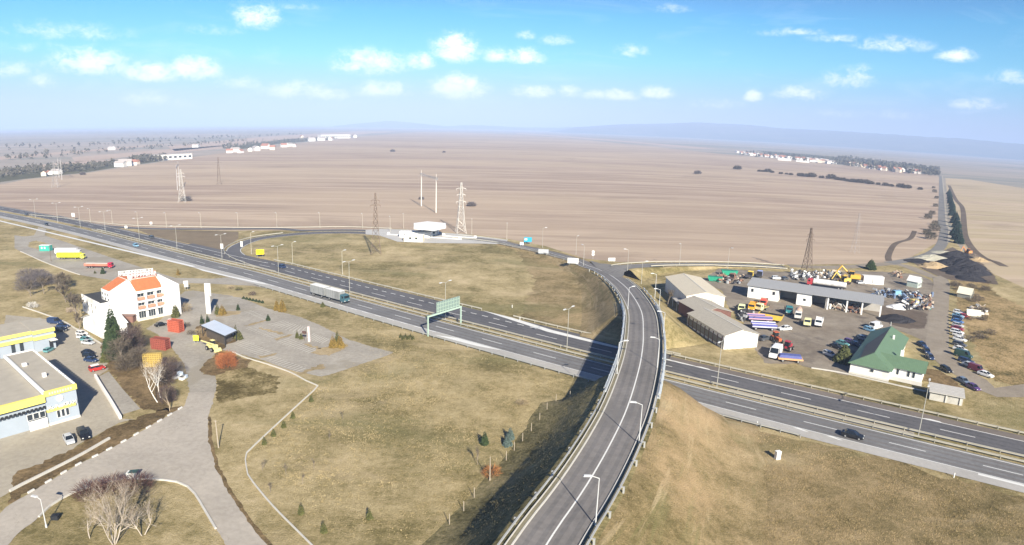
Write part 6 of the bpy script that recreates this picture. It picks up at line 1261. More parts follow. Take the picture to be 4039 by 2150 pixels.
# rough tufts standing in the near grass: nobody could count them
def tufts(name, f, n, h, m, seed, zf=None):
    rnd = random.Random(seed); mb = MB(); V_, F_ = mb.v, mb.f
    for _ in range(n):
        p = f(rnd)
        if p is None: continue
        for k in range(3):
            a = rnd.random()*6.28; r = h*rnd.uniform(.3, .7); H = h*rnd.uniform(.5, 1.3); o = len(V_); x, y = p.x+rnd.uniform(-.2, .2), p.y+rnd.uniform(-.2, .2)
            V_ += [(x-cos(a)*r*.45, y-sin(a)*r*.45, p.z-.05), (x+cos(a)*r*.45, y+sin(a)*r*.45, p.z-.05), (x+rnd.uniform(-.3, .3)*r, y+rnd.uniform(-.3, .3)*r, p.z+H)]; F_.append((o, o+1, o+2)); mb.m.append(0)
    return tag(mb.build(name, m), kind='stuff')
def inpoly(p, poly):
    c = False; j = len(poly)-1
    for i in range(len(poly)):
        a, b = poly[i], poly[j]
        if (a.y > p.y) != (b.y > p.y) and p.x < (b.x-a.x)*(p.y-a.y)/(b.y-a.y)+a.x: c = not c
        j = i
    return c
def sampler(poly, z=.1):
    xs = [p.x for p in poly]; ys = [p.y for p in poly]
    def f(r):
        p = Vector((r.uniform(min(xs), max(xs)), r.uniform(min(ys), max(ys)), z)); g = p+Vector((r.gauss(0, 4), r.gauss(0, 4), 0)); return p if inpoly(g, poly) and .5+.5*sin(p.x*.31+1.7*sin(p.y*.17))*sin(p.y*.27+1.3*sin(p.x*.13)) > r.random()*.9 else None
    return f
LAWN = [P(q) for q in (A4(1720, 1230), A4(2420, 940), B8(-60, 130), B8(300, 330), B8(1000, 470), B8(1100, 560), B8(560, 1120), B8(380, 1440), B8(40, 1440), A5(2520, 760), A5(2460, 580), A5(2546, 460))]
RGR = [P(q) for q in (B4(130, 470), B4(700, 640), B4(2545, 1090), B4(3000, 1700), B4(-200, 1700), B4(-100, 1000), B4(60, 700))]
tufts('grass_tufts', sampler(LAWN), 30000, .20, leafmat('tuft_straw', (.26, .21, .10), (.50, .40, .22), .12), 1); tufts('grass_tufts', sampler(RGR), 36000, .20, leafmat('tuft_tan', (.26, .20, .095), (.50, .385, .21), .12), 2)
def bank(sg, lo, hi):
    ns = normals(over)
    def f(r):
        i = r.randint(0, ia-1); u = r.random(); s = (over[i].z-.1)*1.5; q = over[i]+ns[i]*sg*(5.4+s*u*1.05)+Vector((r.uniform(-1.6, 1.6), r.uniform(-1.6, 1.6), 0)); q.z = max(.08, (over[i].z-.1)*(1-u)**1.25-.12); return q
    return f
tufts('weeds', bank(1, 0, 1), 3500, .12, leafmat('weed_olive', (.10, .085, .036), (.22, .18, .085), .2), 3); tufts('weeds', bank(-1, 0, 1), 9000, .16, leafmat('tuft_tan', (.15, .11, .05), (.42, .31, .16)), 4)
# ---------------------------------------------------------------- lamps, pylons, signs
m_pole = mat('lamp_pole_steel', (.43, .42, .37), .5, .06, 1, metal=.2); m_polew = mat('white_pole', (.52, .53, .53), .5, .04)
def lamp(label, p, H, rz, arms=1, m=None, group=None, armL=1.6, name='street_lamp'):
    t = thing(name, label, 'lamp post', p, rz, group); m = m or m_pole
    MB().tube((0, 0, 0), (0, 0, H), .10, .06, 8).tube((0, 0, 0), (0, 0, .5), .15, .15, 8).build('pole', m, t)
    for sg in ((1, -1) if arms == 2 else (1,)):
        MB().tube((0, 0, H-.05), (sg*armL, 0, H+.3), .06, .05, 6).build('arm', m, t); MB().box((sg*(armL+.45), 0, H+.33), (1.1, .38, .2), taper=.8).build('lamp_head', m_polew, t)
    return t
med = [0.8, -42.6, -83.2, -125.5, -169, -210.8, -250, -288, -326, -366, -398, -430, -463]
g = 'double lamps in the motorway median'; rr = atan2(ND.y, ND.x); L0 = lamp('double-armed lamp post in the motorway median nearest the right edge', hw(med[0], 139.9, .16), 11.4, rr, 2, group=g)
for i, s in enumerate(med[1:]):
    lab = 'double-armed lamp post in the median just right of the overpass' if i == 0 else ORD[i-1]+' double-armed lamp post in the motorway median left of the overpass'
    dup(L0, hw(s, 139.9, .16), rr, lab, g)
g = 'single lamps along the ramp road'; L1 = None
RL_ = [(357.2, 877.9), (443.6, 885.5), (544, 893), (657, 897.7), (793, 897.7), (939, 897.7), (1092.5, 897.7), (1262, 898), (1430, 901), (1539, 914), (1592, 901.5), (1860.6, 925), (1998.7, 943.5)]
for i, p in enumerate(RL_):
    lab = ORD[i]+' slim lamp post along the upper ramp counted from the left'
    if L1 is None: L1 = lamp(lab, P(p, .12), 8.2, -pi/2, 1, m_steelw, g, .9)
    else: dup(L1, P(p, .12), -pi/2, lab, g)
for i, (p, h) in enumerate((((992, 1002), 9.5), ((1155, 1043), 9), ((1351, 1082), 9), ((1555*1.568, 668*1.568), 9))[:3]): lamp(ORD[i]+' single lamp post along the loop meadow beside the exit lane', P(p, .1), h, rr, 1, m_steelw, 'lamps beside the loop meadow', 1.)
JL = [(B5(272, 150), 9.3, 1.0), (B5(532, 205), 8, 2.2), (B5(590, 292), 8.2, 2.6), (B5(930, 328), 8.2, 3.4), (B5(1332, 282), 9., 1.6), (B1(1020, 125), 9, .4), (B5(1037, 430), 8., 3.6)]
for i, (p, h, z) in enumerate(JL): lamp(['lamp post on the road between the toll plaza and the junction', 'lamp post behind the junction at the field edge', 'lamp post on the inner bend left of the junction', 'lamp post at the corner of the junction and the branch road', 'lamp post along the branch road near the junction', 'lamp post along the branch road above the green scrap', 'lamp post on the bank right of the junction'][i], P(p, z), h, R(60*i), 1, m_pole, 'lamps around the junction', 1.)
OV = [(C3(1222, 1340), 8.2, 7.2, 'nearest lamp post at the lower right edge of the overpass road', 2.9), (C3(1822, 210), 8.2, 7.2, 'second lamp post on the right edge of the overpass road', 2.7), (B5(1158, 1090), 8.3, 6.6, 'lamp post on the right railing above the motorway', 2.6), (B5(1203, 860), 7.5, 6.8, 'lamp post at the right end of the bridge railing beside the bank', 2.8), (B5(1172, 640), 5.6, 6.4, 'lamp post on the right bank above the bare tree', 2.9), (B5(1140, 555), 4.2, 8.4, 'lamp post on the right bank next to the long shed', 3.),
      (B5(848, 1135), 8.4, 7.0, 'lamp post standing on the left railing of the bridge', .0), (B5(932, 630), 7.2, 6.4, 'lamp post on the left edge of the bridge end', .2)]
for p, z, h, lab, rz in OV: lamp(lab, P(p, z), h, rz+.25, 1, m_polew, 'lamps on the overpass', 1.0)
lamp('leaning grey lamp post at the bottom left corner of the photo', P(A5(262, 1345), .1), 4.7, R(170), 1, m_polew, None, .7)
lamp('tall lamp post with ball head in front of the concrete hut', P(B3(1510, 1370), .1), 6.5, R(100), 1, m_pole, None, .6) if False else None

def lattice_pylon(label, p, H, wb, m, rz=.4, arms=((.72, 3.2), (.82, 4.2), (.92, 3.0)), spike=.0, name='lattice_pylon', r=.09):
    t = thing(name, label, 'pylon', p, rz); b = MB(); lv = 9; wt = wb*.13
    def w(z): return wb/2+(wt/2-wb/2)*min(1, z/(H*.97))**.72
    zs = [H*(1-(1-i/lv)**1.25) for i in range(lv+1)]
    cr = ((-1, -1), (1, -1), (1, 1), (-1, 1))
    for z0, z1 in zip(zs[:-1], zs[1:]):
        a, c = w(z0), w(z1)
        for k in range(4):
            x, y = cr[k]; x2, y2 = cr[(k+1) % 4]; b.tube((x*a, y*a, z0), (x*c, y*c, z1), r, n=4, cap=False); b.tube((x*a, y*a, z0), (x2*c, y2*c, z1), r*.6, n=3, cap=False); b.tube((x2*a, y2*a, z0), (x*c, y*c, z1), r*.6, n=3, cap=False); b.tube((x*c, y*c, z1), (x2*c, y2*c, z1), r*.6, n=3, cap=False)
    b.build('tower', m, t)
    for fz, L in arms: c = MB(); z = H*fz; c.tube((-L, 0, z), (L, 0, z), r*.8, n=4).tube((-L, 0, z), (0, 0, z+.9), r*.6, n=3).tube((L, 0, z), (0, 0, z+.9), r*.6, n=3); c.build('cross_arm', m, t); [MB().tube((sg*L, 0, z), (sg*L, 0, z-.9), r*.7, n=4).build('insulator', m, t) for sg in (-1, 1)]
    return t
m_pw = mat('white_pylon_paint', (.62, .60, .55), .6, .06); m_rust = mat('rusty_steel', (.16, .12, .09), .9, .2); m_pg = mat('pale_grey_pylon', (.42, .40, .39), .6, .06)
lattice_pylon('white lattice pylon standing behind the toll plaza', P(A6(1665, 865), .06), 27, 5.2, m_pw, .3, ((.62, 2.6), (.76, 2.2), (.88, 2.6)), r=.11)
lattice_pylon('rusty dark lattice pylon in the meadow in front of the toll plaza', P(A6(590, 1130), .11), 27, 4.6, m_rust, .2, ((.80, 2.3), (.88, 1.8)), r=.11)
lattice_pylon('rusty lattice pylon behind the yard beside the branch road', P(B1(2010, 190), .13), 20, 4., m_rust, .3, ((.75, 2.2), (.86, 1.6)), r=.11)
lattice_pylon('faint grey lattice pylon in the field right of the rusty one', V(2150, 636, .06), 21, 3.6, m_pg, .3, ((.75, 2.2), (.86, 1.6)), r=.035)
lattice_pylon('white lattice pylon at the far left of the field', P(B7(237, 510), .06), 24, 6, m_pg, .3, ((.8, 4), (.9, 3)), r=.09)
lattice_pylon('white lattice pylon rising from a grey bush in the left of the field', P(B7(1150, 615), .06), 24, 5.4, m_pw, .3, ((.78, 2.8), (.88, 2.4)), r=.10)
lattice_pylon('dark thin lattice pylon alone in the left middle of the field', P(B7(1415, 490), .06), 26, 4, m_rust, .3, ((.8, 3), (.9, 2)), r=.06)
def portal(label, pa, pb, H, m):
    o = (pa+pb)/2; t = thing('portal_pylon', label, 'pylon', o, 0)
    for p in (pa, pb): q = p-o; MB().tube((q.x, q.y, 0), (q.x, q.y, H), .42, .26, 6).tube((q.x, q.y, H), (q.x, q.y, H+3.), .16, .1, 4).build('mast', m, t)
    d = (pb-pa).normalized(); a, c = (pa-o)-d*5, (pb-o)+d*4; b = MB()
    for zz in (H-.6, H+.5): b.tube((a.x, a.y, zz), (c.x, c.y, zz), .16, n=4)
    for i in range(10): u = a+(c-a)*(i/10); v = a+(c-a)*((i+1)/10); b.tube((u.x, u.y, H-.6), (v.x, v.y, H+.5), .1, n=3); b.tube((u.x, u.y, H+.5), (v.x, v.y, H-.6), .1, n=3)
    b.build('crossbeam', m, t); return t
portal('portal pylon with two masts and a crossbeam behind the toll plaza', P(A6(1165, 525), .06), P(A6(1352, 610), .06), 22.5, m_pw)
portal('pale portal pylon with two masts left in the field', P(B7(1115, 530), .06), P(B7(1128, 500), .06), 20, m_pg)
portal('faint portal pylon at the far left edge of the field', P(B7(283, 455), .06), P(B7(262, 440), .06), 20, m_pg)

def board(name, label, cat, p, rz, w, h, z0, m, legs=2, mb=None, th=.1):
    t = thing(name, label, cat, p, rz); MB().box((0, 0, z0+h/2), (w, th, h)).build('panel', m, t)
    for x in ((-w*.33, w*.33) if legs == 2 else (0,)): MB().tube((x, .1, 0), (x, .1, z0+h*.8), .06, n=6).build('leg', m_steel, t)
    return t
# gantry seen from behind
pa, pb = P(E1(195, 745), .1), P(E1(850, 525), .1); o = (pa+pb)/2; d = (pb-pa); L = d.length; rz = atan2(d.y, d.x); m_gan = mat('pale_green_steel', (.38, .50, .42), .5, .06)
t = thing('sign_gantry', 'pale green steel sign gantry over the near carriageway, seen from behind', 'gantry', o, rz); H = 5.6
for x in (-L/2, L/2): MB().box((x, 0, H/2), (.32, .32, H)).build('leg', m_gan, t)
MB().box((0, 0, H+.02), (L+.4, .4, .42)).build('beam', m_gan, t)
b = MB(); x0, x1 = -L*.24, L*.45; zt = H+3.3
for i in range(15): x = x0+(x1-x0)*i/14; b.box((x, -.05, (H+.3+zt)/2), (.12, .14, zt-H-.3))
for z in (H+.6, H+1.6, H+2.6): b.box(((x0+x1)/2, .06, z), (x1-x0, .1, .12))
s = MB().box(((x0+x1)/2, .22, (H+.35+zt)/2), (x1-x0, .08, zt-H-.4)).build('sign_panel', mat('sign_back', (.20, .26, .26), .5, .1, .6, metal=.2), t); b.build('sign_frame', m_gan, t)
# pylon signs
p = P(A1(1863, 1237), .16); t = thing('pylon_sign', 'tall white pylon sign with red lettering beside the parking lot', 'pylon sign', p, R(-12)); MB().box((0, 0, 4.75), (1.35, .6, 9.5)).build('column', m_white, t)
MB().box((.95, 0, 7.6), (.7, .4, 3.9)).build('side_panel', m_white, t)
b = MB()
for k in range(6): MB().box((1.0, -.22, 9.2-k*.62), (.42, .06, .12)).box((.83, -.22, 9.0-k*.62), (.1, .06, .45)).box((1.17, -.22, 9.0-k*.62 if k % 2 else 9.1-k*.62), (.1, .06, .3)).build('red_letter', m_red, t)
p = P(A4(1597, 766), .16); t = thing('small_pylon_sign', 'narrow pinkish pylon sign standing in the parking lot', 'pylon sign', p, R(-10)); MB().box((0, 0, 2.1), (.55, .4, 4.2)).build('column', mat('pinkish_white', (.66, .56, .53), .6, .08), t); MB().tube((-1.6, .4, 0), (-1.6, .4, 2.4), .05, n=6).box((-1.6, .4, 2.3), (1.1, .3, .7)).build('side_post', mat('dark_brown_paint', (.1, .06, .05), .7), t)
# road signs
board('direction_sign', 'bright blue direction sign beside the road right of the toll plaza', 'road sign', P(B5(160, 122), .3), R(10), 3.9, 2.3, 1.0, mat('sign_blue', (.02, .33, .5), .4, .05))
MB().box((-1.0, -.07, 2.3), (1.3, .05, .9)).build('sign_legend', m_paint, bpy.data.objects['direction_sign'])
board('direction_sign', 'yellow direction sign inside the loop ramp', 'road sign', P(A1(2378, 672), .1), R(20), 3.4, 2.2, 1.2, mat('sign_yellow', (.85, .62, .01), .4, .05))
board('road_sign', 'white rectangular sign panel on the bank left of the junction', 'road sign', P(B5(508, 285), 2.4), R(-5), 4.4, 2.2, .7, m_paint)
board('road_sign', 'grey sign panel on the guardrail between toll plaza and junction', 'road sign', P(B5(280, 205), 1.2), R(-10), 4.6, 2.0, .5, mat('grey_sign', (.42, .44, .46), .5, .05))
board('road_sign', 'small white sign beside the road below the blue direction sign', 'road sign', P(B5(113, 140), .6), 0, 1.8, 1.4, .6, m_paint)
for xy, lab in (((663, 238), 'pair of white road sign discs at the field edge behind the junction'),):
    t = thing('road_sign', lab, 'road sign', P(B5(*xy), 2.6)); MB().tube((0, 0, 0), (0, 0, 3.4), .08, n=6).build('pole', m_steel, t)
    for z in (2.0, 3.1): MB().tube((0, -.05, z), (0, -.12, z), .62, n=14).build('disc', m_paint, t)
board('road_sign', 'low white and orange sign board at the field edge behind the junction', 'road sign', P(B5(808, 262), 2.4), R(8), 3., 1.4, .4, m_paint)
for i, (f, x, y, lab, w, h, z0) in enumerate(((A1, 1995, 605, 'white sign panel where the loop ramp leaves the motorway', 1.6, 2.4, .8), (A1, 2192, 575, 'white narrow sign on the inside of the loop ramp bend', 1.2, 2.6, .4), (D6, 858, 375, 'white square sign at the field edge at the left', 2.2, 2.2, 2.0), (D6, 1747, 535, 'small white sign in the wedge between motorway and upper ramp', 1.6, 1.4, .6), (D6, 2170, 478, 'small white sign right above the upper ramp guardrail', 1.4, 1.4, 1.0), (A4, 350, 245, 'white panel sign at the hotel driveway', 1.4, 1.5, 1.2), (A4, 345, 222, 'second white panel sign at the hotel driveway, closer to the motorway', 1.6, 1., 1.6))):
    board('road_sign', lab, 'road sign', P(f(x, y), .1), R(-15+7*i), w, h, z0, m_paint)
p = P(B4(955, 852), .1); t = thing('roadside_cabinet', 'white upright cabinet in the grass right of the overpass', 'cabinet', p, R(15)); MB().box((0, 0, .75), (.95, .7, 1.5)).build('body', m_white, t); MB().box((0, 0, 1.53), (1.05, .8, .08)).build('lid', m_frame, t); MB().box((0, 0, .05), (1.1, .85, .12)).build('plinth', m_kerb, t); MB().box((.0, -.36, .75), (.8, .03, 1.3)).build('door', m_frame, t)
p = P(A5(1205, 800), .17); t = thing('waste_container', 'white grey waste container with a dark green lid at the island kerb', 'bin', p, R(8)); MB().box((0, 0, .62), (1.3, 1.0, 1.05), taper=1.08).build('body', mat('bin_white', (.70, .71, .69), .6, .06), t); MB().box((.35, .1, 1.2), (1.5, 1.05, .12), ry=-.12).build('lid', mat('bin_green', (.04, .09, .08), .6), t)
for x in (-.5, .5): MB().tube((x, -.4, .08), (x, .4, .08), .09, n=8).build('castor', m_tyre, t)
p = P(A5(365, 1250), .1); t = thing('dark_grille_box', 'black box lying in the grass beside the bottom left lamp post', 'box', p, R(10)); MB().box((0, 0, .35), (1.1, .9, .7)).build('body', m_dark, t)
# white crates on forecourt road
p = P(A4(290, 1140), .16); t = thing('crate_stack', 'stack of white and pale blue crates beside the purple bush', 'crate stack', p, R(-12)); RN.seed(5)
for k in range(9): MB().box((RN.uniform(-1.4, 1.4), RN.uniform(-.8, .8), RN.choice((.35, .95, .35))), (1.1, .9, .66), RN.uniform(-.3, .3)).build('crate', [m_white, mat('pale_blue_plastic', (.5, .58, .68), .6, .08)][k % 2], t)
# fence posts along the bank foot
pf = None
FP = [B8(958, 690), B8(916, 750), B8(868, 810), B8(818, 868), B8(770, 920), B8(724, 975), B8(480, 1270), B8(540, 1190), B8(398, 1345), B8(1010, 640), B8(1090, 620), B8(1177, 590), B8(1250, 560)]
for i, q in enumerate(FP):
    lab = 'thin wooden fence post in the line along the foot of the shaded bank'
    if pf is None: pf = MB().tube((0, 0, 0), (0, 0, 1.9), .07, .06, 6).tube((0, 0, 1.9), (0, 0, 1.98), .075, .03, 6).build('fence_post', mat('weathered_wood', (.38, .33, .26), .9, .15)); tag(pf, lab, 'fence post', 'fence posts along the shaded bank'); k = pf
    else: k = pf.copy(); COL.objects.link(k)
    k.location = P(q, .1)
t = lamp('tall bare wooden pole standing in the orange bush on the lawn', P(B8(630, 1092), .1), 4.6, 0, 1, mat('weathered_wood', (.38, .33, .26)), None, .01, 'utility_pole'); [bpy.data.objects.remove(c) for c in list(t.children) if not c.name.startswith('pole')]; t['category'] = 'pole'
t = thing('utility_pole', 'tan wooden pole at the lawn edge beside the crossroads', 'pole', P(A5(2160, 465), .1)); MB().tube((0, 0, 0), (0, 0, 5.4), .12, .08, 8).build('pole', mat('weathered_wood', (.38, .33, .26)), t); MB().box((0, 0, 5.3), (.5, .1, .12)).build('crossbar', mat('weathered_wood', (.38, .33, .26)), t)
t = thing('utility_pole', 'dark wooden pole between the turquoise container and the yellow lorry', 'pole', P(D6(480, 1075), .16)); MB().tube((0, 0, 0), (0, 0, 6.4), .13, .09, 8).build('pole', m_rust, t); MB().box((0, 0, 6.2), (1.4, .1, .14)).build('crossbar', m_rust, t)
dl = None
for i, (q, z) in enumerate(((B4(807, 612), .1), (B4(2245, 990), .1), (E1(2035, 420), .1), (E1(1880, 175), .1), (B4(470, 668), .1))):
    if dl is None: dl = MB().box((0, 0, .5), (.16, .12, 1.0)).box((0, 0, .82), (.165, .125, .18)).build('delineator_post', m_paint); tag(dl, 'white delineator post beside the motorway shoulder', 'delineator', 'delineators beside the motorway'); k = dl
    else: k = dl.copy(); COL.objects.link(k)
    k.location = P(q, z)

# ---------------------------------------------------------------- heaps, scrap, machines on the right
def heap(label, p, r, h, m, seed, name='gravel_heap', cat='heap', group=None, sx=1.3):
    rnd = random.Random(seed); b = MB(); n = 18; rows = []
    for k in range(6):
        t = k/5; rows.append([(cos(2*pi*i/n)*r*sx*(1-t*.93)*(1+rnd.uniform(-.14, .14)), sin(2*pi*i/n)*r*(1-t*.93)*(1+rnd.uniform(-.14, .14)), h*t**.85+(rnd.uniform(-.1, .1)*h if 0 < k < 5 else 0)) for i in range(n)])
    b.loft(rows); o = b.build(name, m); o.location = (p.x, p.y, .12); return tag(o, label, cat, group)
m_coal = ground_mat('black_grit', [(.3, (.012, .012, .015)), (.5, (.032, .031, .036)), (.7, (.07, .067, .072))], (.1, .6, 3), (.4, .3, .3), bump=.8); m_sand = ground_mat('orange_sand', [(.3, (.30, .215, .12)), (.5, (.40, .30, .18)), (.7, (.48, .38, .24))], (.1, .6, 3), (.4, .3, .3), bump=.5); m_gravel = ground_mat('pale_gravel', [(.3, (.28, .26, .2)), (.5, (.42, .40, .32)), (.7, (.55, .52, .44))], (.1, .6, 3), (.4, .3, .3), bump=.7)
for i, (x, y, r, h, lab) in enumerate(((1560, 640, 8, 3.6, 'black grit heap nearest the country road'), (1720, 600, 8, 3.4, 'black grit heap at the back of the heap yard'), (1700, 760, 8.5, 3.8, 'black grit heap in the centre of the heap yard'), (1880, 800, 8.5, 4.0, 'tallest black grit heap right of centre in the heap yard'), (1500, 770, 5.5, 2.4, 'low black grit heap beside the orange sand'), (1640, 900, 6, 2.4, 'low black grit heap at the front of the heap yard'), (1840, 960, 7, 2.8, 'black grit heap front right of the heap yard'), (2040, 930, 7.5, 3.2, 'black grit heap at the right end of the heap yard'), (1980, 1060, 6, 2.2, 'dark flat heap at the right corner of the heap yard'))):
    heap(lab, P(D5(x, y)), r, h, m_coal, i, group='black heaps in the heap yard')
heap('orange sand heap beside the black heaps', P(D5(1230, 810)), 6.5, 2.6, m_sand, 20, 'sand_heap'); heap('pale gravel heap behind the orange sand heap', P(D5(1190, 650)), 7.5, 2.6, m_gravel, 21); heap('straw coloured sand heap at the dirt track', P(D5(2150, 680)), 4.5, 2.0, m_sand, 22, 'sand_heap'); heap('dark soil heap at the tip of the road fork', P(D5(900, 700)), 6, 1.6, m_coal, 23, 'soil_heap'); heap('pale sand bank along the country road bend', P(D5(1440, 520)), 6, 1.2, m_gravel, 24, 'sand_heap'); heap('brown soil heap beside the straw coloured sand', P(D5(2040, 620)), 5, 2.4, m_soil, 25, 'soil_heap')
heap('white heap of plastic sheeting behind the garage row', P(B2(1110, 620)), 3.4, 1.5, m_white, 26, 'sheeting_heap', sx=1.4); heap('black heap of soil beside the garage row', P(B2(1060, 770)), 5, 1.8, m_coal, 27, 'soil_heap')
def excavator(label, p, rz, col, sc=1.):
    t = thing('excavator', label, 'excavator', (p.x, p.y, .13), rz, None, sc); m = mat('digger_%d' % int(col[0]*99), col, .5, .12, 1.)
    for y in (-1.1, 1.1): MB().loft([[(-1.9, y-.25, .4), (-1.5, y-.25, 0), (1.5, y-.25, 0), (1.9, y-.25, .4), (1.5, y-.25, .85), (-1.5, y-.25, .85)], [(-1.9, y+.25, .4), (-1.5, y+.25, 0), (1.5, y+.25, 0), (1.9, y+.25, .4), (1.5, y+.25, .85), (-1.5, y+.25, .85)]]).build('track', m_tyre, t)
    MB().box((-.5, 0, 1.5), (2.8, 2.3, 1.1)).build('body', m, t); MB().box((.6, .6, 2.2), (1.3, 1.0, 1.5), taper=.9).build('cab', m_cglass, t); MB().box((.6, .6, 2.98), (1.3, 1.05, .1)).build('cab_roof', m, t)
    MB().tube((.9, -.4, 1.7), (3.4, -.4, 4.0), .28, .24, 6).build('boom', m, t); MB().tube((3.4, -.4, 4.0), (5.0, -.4, 1.6), .22, .16, 6).build('dipper', m, t); MB().box((5.0, -.4, 1.2), (.7, 1.0, .9), taper=1.2).build('bucket', m_dark, t); return t
excavator('orange yellow excavator behind the garage row', P(B2(520, 290)), R(160), (.70, .40, .06), 1.5); excavator('orange excavator beside the black heaps', P(D5(1925, 560)), R(200), (.60, .26, .10), 1.2); excavator('yellow excavator with lowered boom next to the white site container', P(B2(410, 320)), R(190), (.74, .52, .12), 1.2)
def scrap(label, f, x0, x1, y0, y1, n, cols, seed, name='scrap_pile', h=1.6):
    rnd = random.Random(seed); pts = [(P(f(rnd.uniform(x0, x1), rnd.uniform(y0, y1))) if f else GAR @ Vector((GARW*rnd.uniform(x0, x1), rnd.uniform(y0, y1), 0))) for _ in range(n)]; o = sum(pts, Vector())/n; o.z = .14; t = thing(name, label, 'scrap pile', o)
    ms = [mat('scrap_%d_%d_%d' % tuple(int(c*99) for c in cc_), cc_, .7, .2, 1.) for cc_ in cols]
    for p in pts:
        q = p-o; s = rnd.uniform(.5, 1.9); k = rnd.randrange(len(cols))
        if rnd.random() < .22: MB().tube((q.x, q.y, .2), (q.x+rnd.uniform(-2.4, 2.4), q.y+rnd.uniform(-2.4, 2.4), rnd.uniform(.5, h+.6)), .1, n=5).build('scrap_beam', ms[k], t)
        elif rnd.random() < .25: MB().tube((q.x, q.y, .1), (q.x, q.y, rnd.uniform(.8, h)), rnd.uniform(.3, .7), n=9).build('scrap_drum', ms[k], t)
        else: MB().box((q.x, q.y, rnd.uniform(.2, h)), (s, rnd.uniform(.3, 1.4), rnd.uniform(.2, 1.0)), rnd.random()*3, 0, rnd.uniform(.6, 1), rnd.uniform(-.4, .4), rnd.uniform(-.4, .4)).build('scrap_piece', ms[k], t)
    return t
GR, WH, DK, RU, BL, TN, YE = (.34, .35, .36), (.70, .70, .68), (.05, .05, .055), (.24, .13, .09), (.16, .22, .34), (.46, .37, .28), (.62, .45, .12)
scrap('grey white scrap pile beyond the garage row roof', B1, 1820, 2120, 190, 280, 80, [GR, WH, DK], 1); scrap('pile of pale machine parts behind the silver tanker', B1, 2120, 2440, 180, 260, 80, [GR, WH, TN, DK], 2); scrap('orange and rusty machine scrap left of the white site container', B2, 320, 480, 230, 330, 40, [YE, RU, DK], 3); scrap('mixed scrap with white barrels and crates beside the dirt road', B2, 1150, 1340, 460, 650, 90, [GR, WH, BL, RU, DK], 4, h=2.2)
scrap('rusty and blue scrap pile closest to the dirt road', B2, 1340, 1520, 480, 660, 70, [GR, BL, RU, TN, DK], 5, h=2.); scrap('dark scrap and beams behind the right end of the garage row', B2, 760, 1110, 420, 510, 60, [DK, BL, GR], 6); scrap('rusty brown scrap between the long shed and the garage row', B1, 900, 1220, 230, 330, 70, [RU, TN, GR, DK], 7); scrap('dark pile of tyres and parts in front of the front shed wall', B1, 1180, 1330, 690, 800, 60, [DK, DK, GR], 8); scrap('brown building rubble stored in the open garage bay', None, .63, .74, 1.2, 6, 50, [TN, RU, WH], 9, 'stored_goods', 2.2); scrap('wooden crates and parts stored in the right open garage bay', None, .77, .86, 1.0, 6, 46, [TN, WH, DK, RU], 10, 'stored_goods', 2.)
scrap('brown brushwood pile beside the green kiosk', B2, 1040, 1130, 180, 250, 30, [RU, TN, DK], 11); scrap('grey rubble in the scrub beyond the car row', B2, 2000, 2200, 600, 720, 40, [WH, TN, GR], 12, h=.8)
c = P(B1(1040, 215)); t = thing('green_skip', 'emerald green skip behind the long shed, farther one', 'skip', (c.x, c.y, .14), R(-8)); mg = mat('emerald_green', (.03, .33, .20), .6, .12); b = MB().loft([[(-2.6, -1.1, .2), (2.6, -1.1, .2), (2.6, 1.1, .2), (-2.6, 1.1, .2)], [(-3.4, -1.4, 2.1), (3.4, -1.4, 2.1), (3.4, 1.4, 2.1), (-3.4, 1.4, 2.1)]]); b.build('body', mg, t); MB().box((0, 0, 2.06), (5.8, 2.2, .1)).build('inside', mat('green_inside', (.02, .2, .13), .8), t)
dup(t, P(B1(860, 290))+Vector((0, 0, .14)), R(-20), 'dark green skip behind the long shed, nearer one', None, (.85, .9, .9))
c = P(B2(1285, 600)); t = thing('yellow_crate', 'yellow crate on top of the scrap beside the dirt road', 'crate', (c.x, c.y, .9), R(10)); MB().box((0, 0, .9), (2.6, 2., 1.6)).build('body', mat('crate_yellow', (.70, .55, .20), .7, .1), t)
# ---------------------------------------------------------------- far villages
m_hw = mat('house_white', (.72, .69, .65), .85, .05); m_hr = mat('house_roof_red', (.36, .17, .12), .9, .12); m_hg = mat('house_roof_grey', (.42, .38, .36), .9, .1)
def house_mesh(L, Wd, h, hr, mw, mr):
    b = MB(); b.prism([(-L/2, -Wd/2), (L/2, -Wd/2), (L/2, Wd/2), (-L/2, Wd/2)], 0, h); b.add([(-L/2, -Wd/2, h), (-L/2, Wd/2, h), (-L/2, 0, h+hr), (L/2, -Wd/2, h), (L/2, Wd/2, h), (L/2, 0, h+hr)], [(0, 2, 1), (3, 4, 5)])
    b.add([(-L/2-.6, -Wd/2-.6, h-.2), (L/2+.6, -Wd/2-.6, h-.2), (L/2+.6, 0, h+hr+.1), (-L/2-.6, 0, h+hr+.1), (-L/2-.6, Wd/2+.6, h-.2), (L/2+.6, Wd/2+.6, h-.2)], [(0, 1, 2, 3), (3, 2, 5, 4)], 1)
    x = b.build('village_house', [mw, mr]); d = x.data; bpy.data.objects.remove(x); return d
HM = [house_mesh(11, 8, 4.5, 3, m_hw, m_hr), house_mesh(14, 9, 5.5, 2.5, m_hw, m_hg), house_mesh(9, 8, 5.5, 3, mat('house_cream', (.66, .57, .46), .85, .05), m_hr), house_mesh(38, 12, 5.5, 1.6, m_hw, mat('long_roof_white', (.66, .65, .64), .8, .05))]
def vhouse(p, k, rz, lab, group, sc=1.):
    o = bpy.data.objects.new('village_house' if k < 3 else 'long_barn', HM[k]); COL.objects.link(o); o.location = (p.x, p.y, .06); o.rotation_euler = (0, 0, rz); o.scale = (sc,)*3; return tag(o, lab, 'house' if k < 3 else 'barn', group)
RN.seed(31)
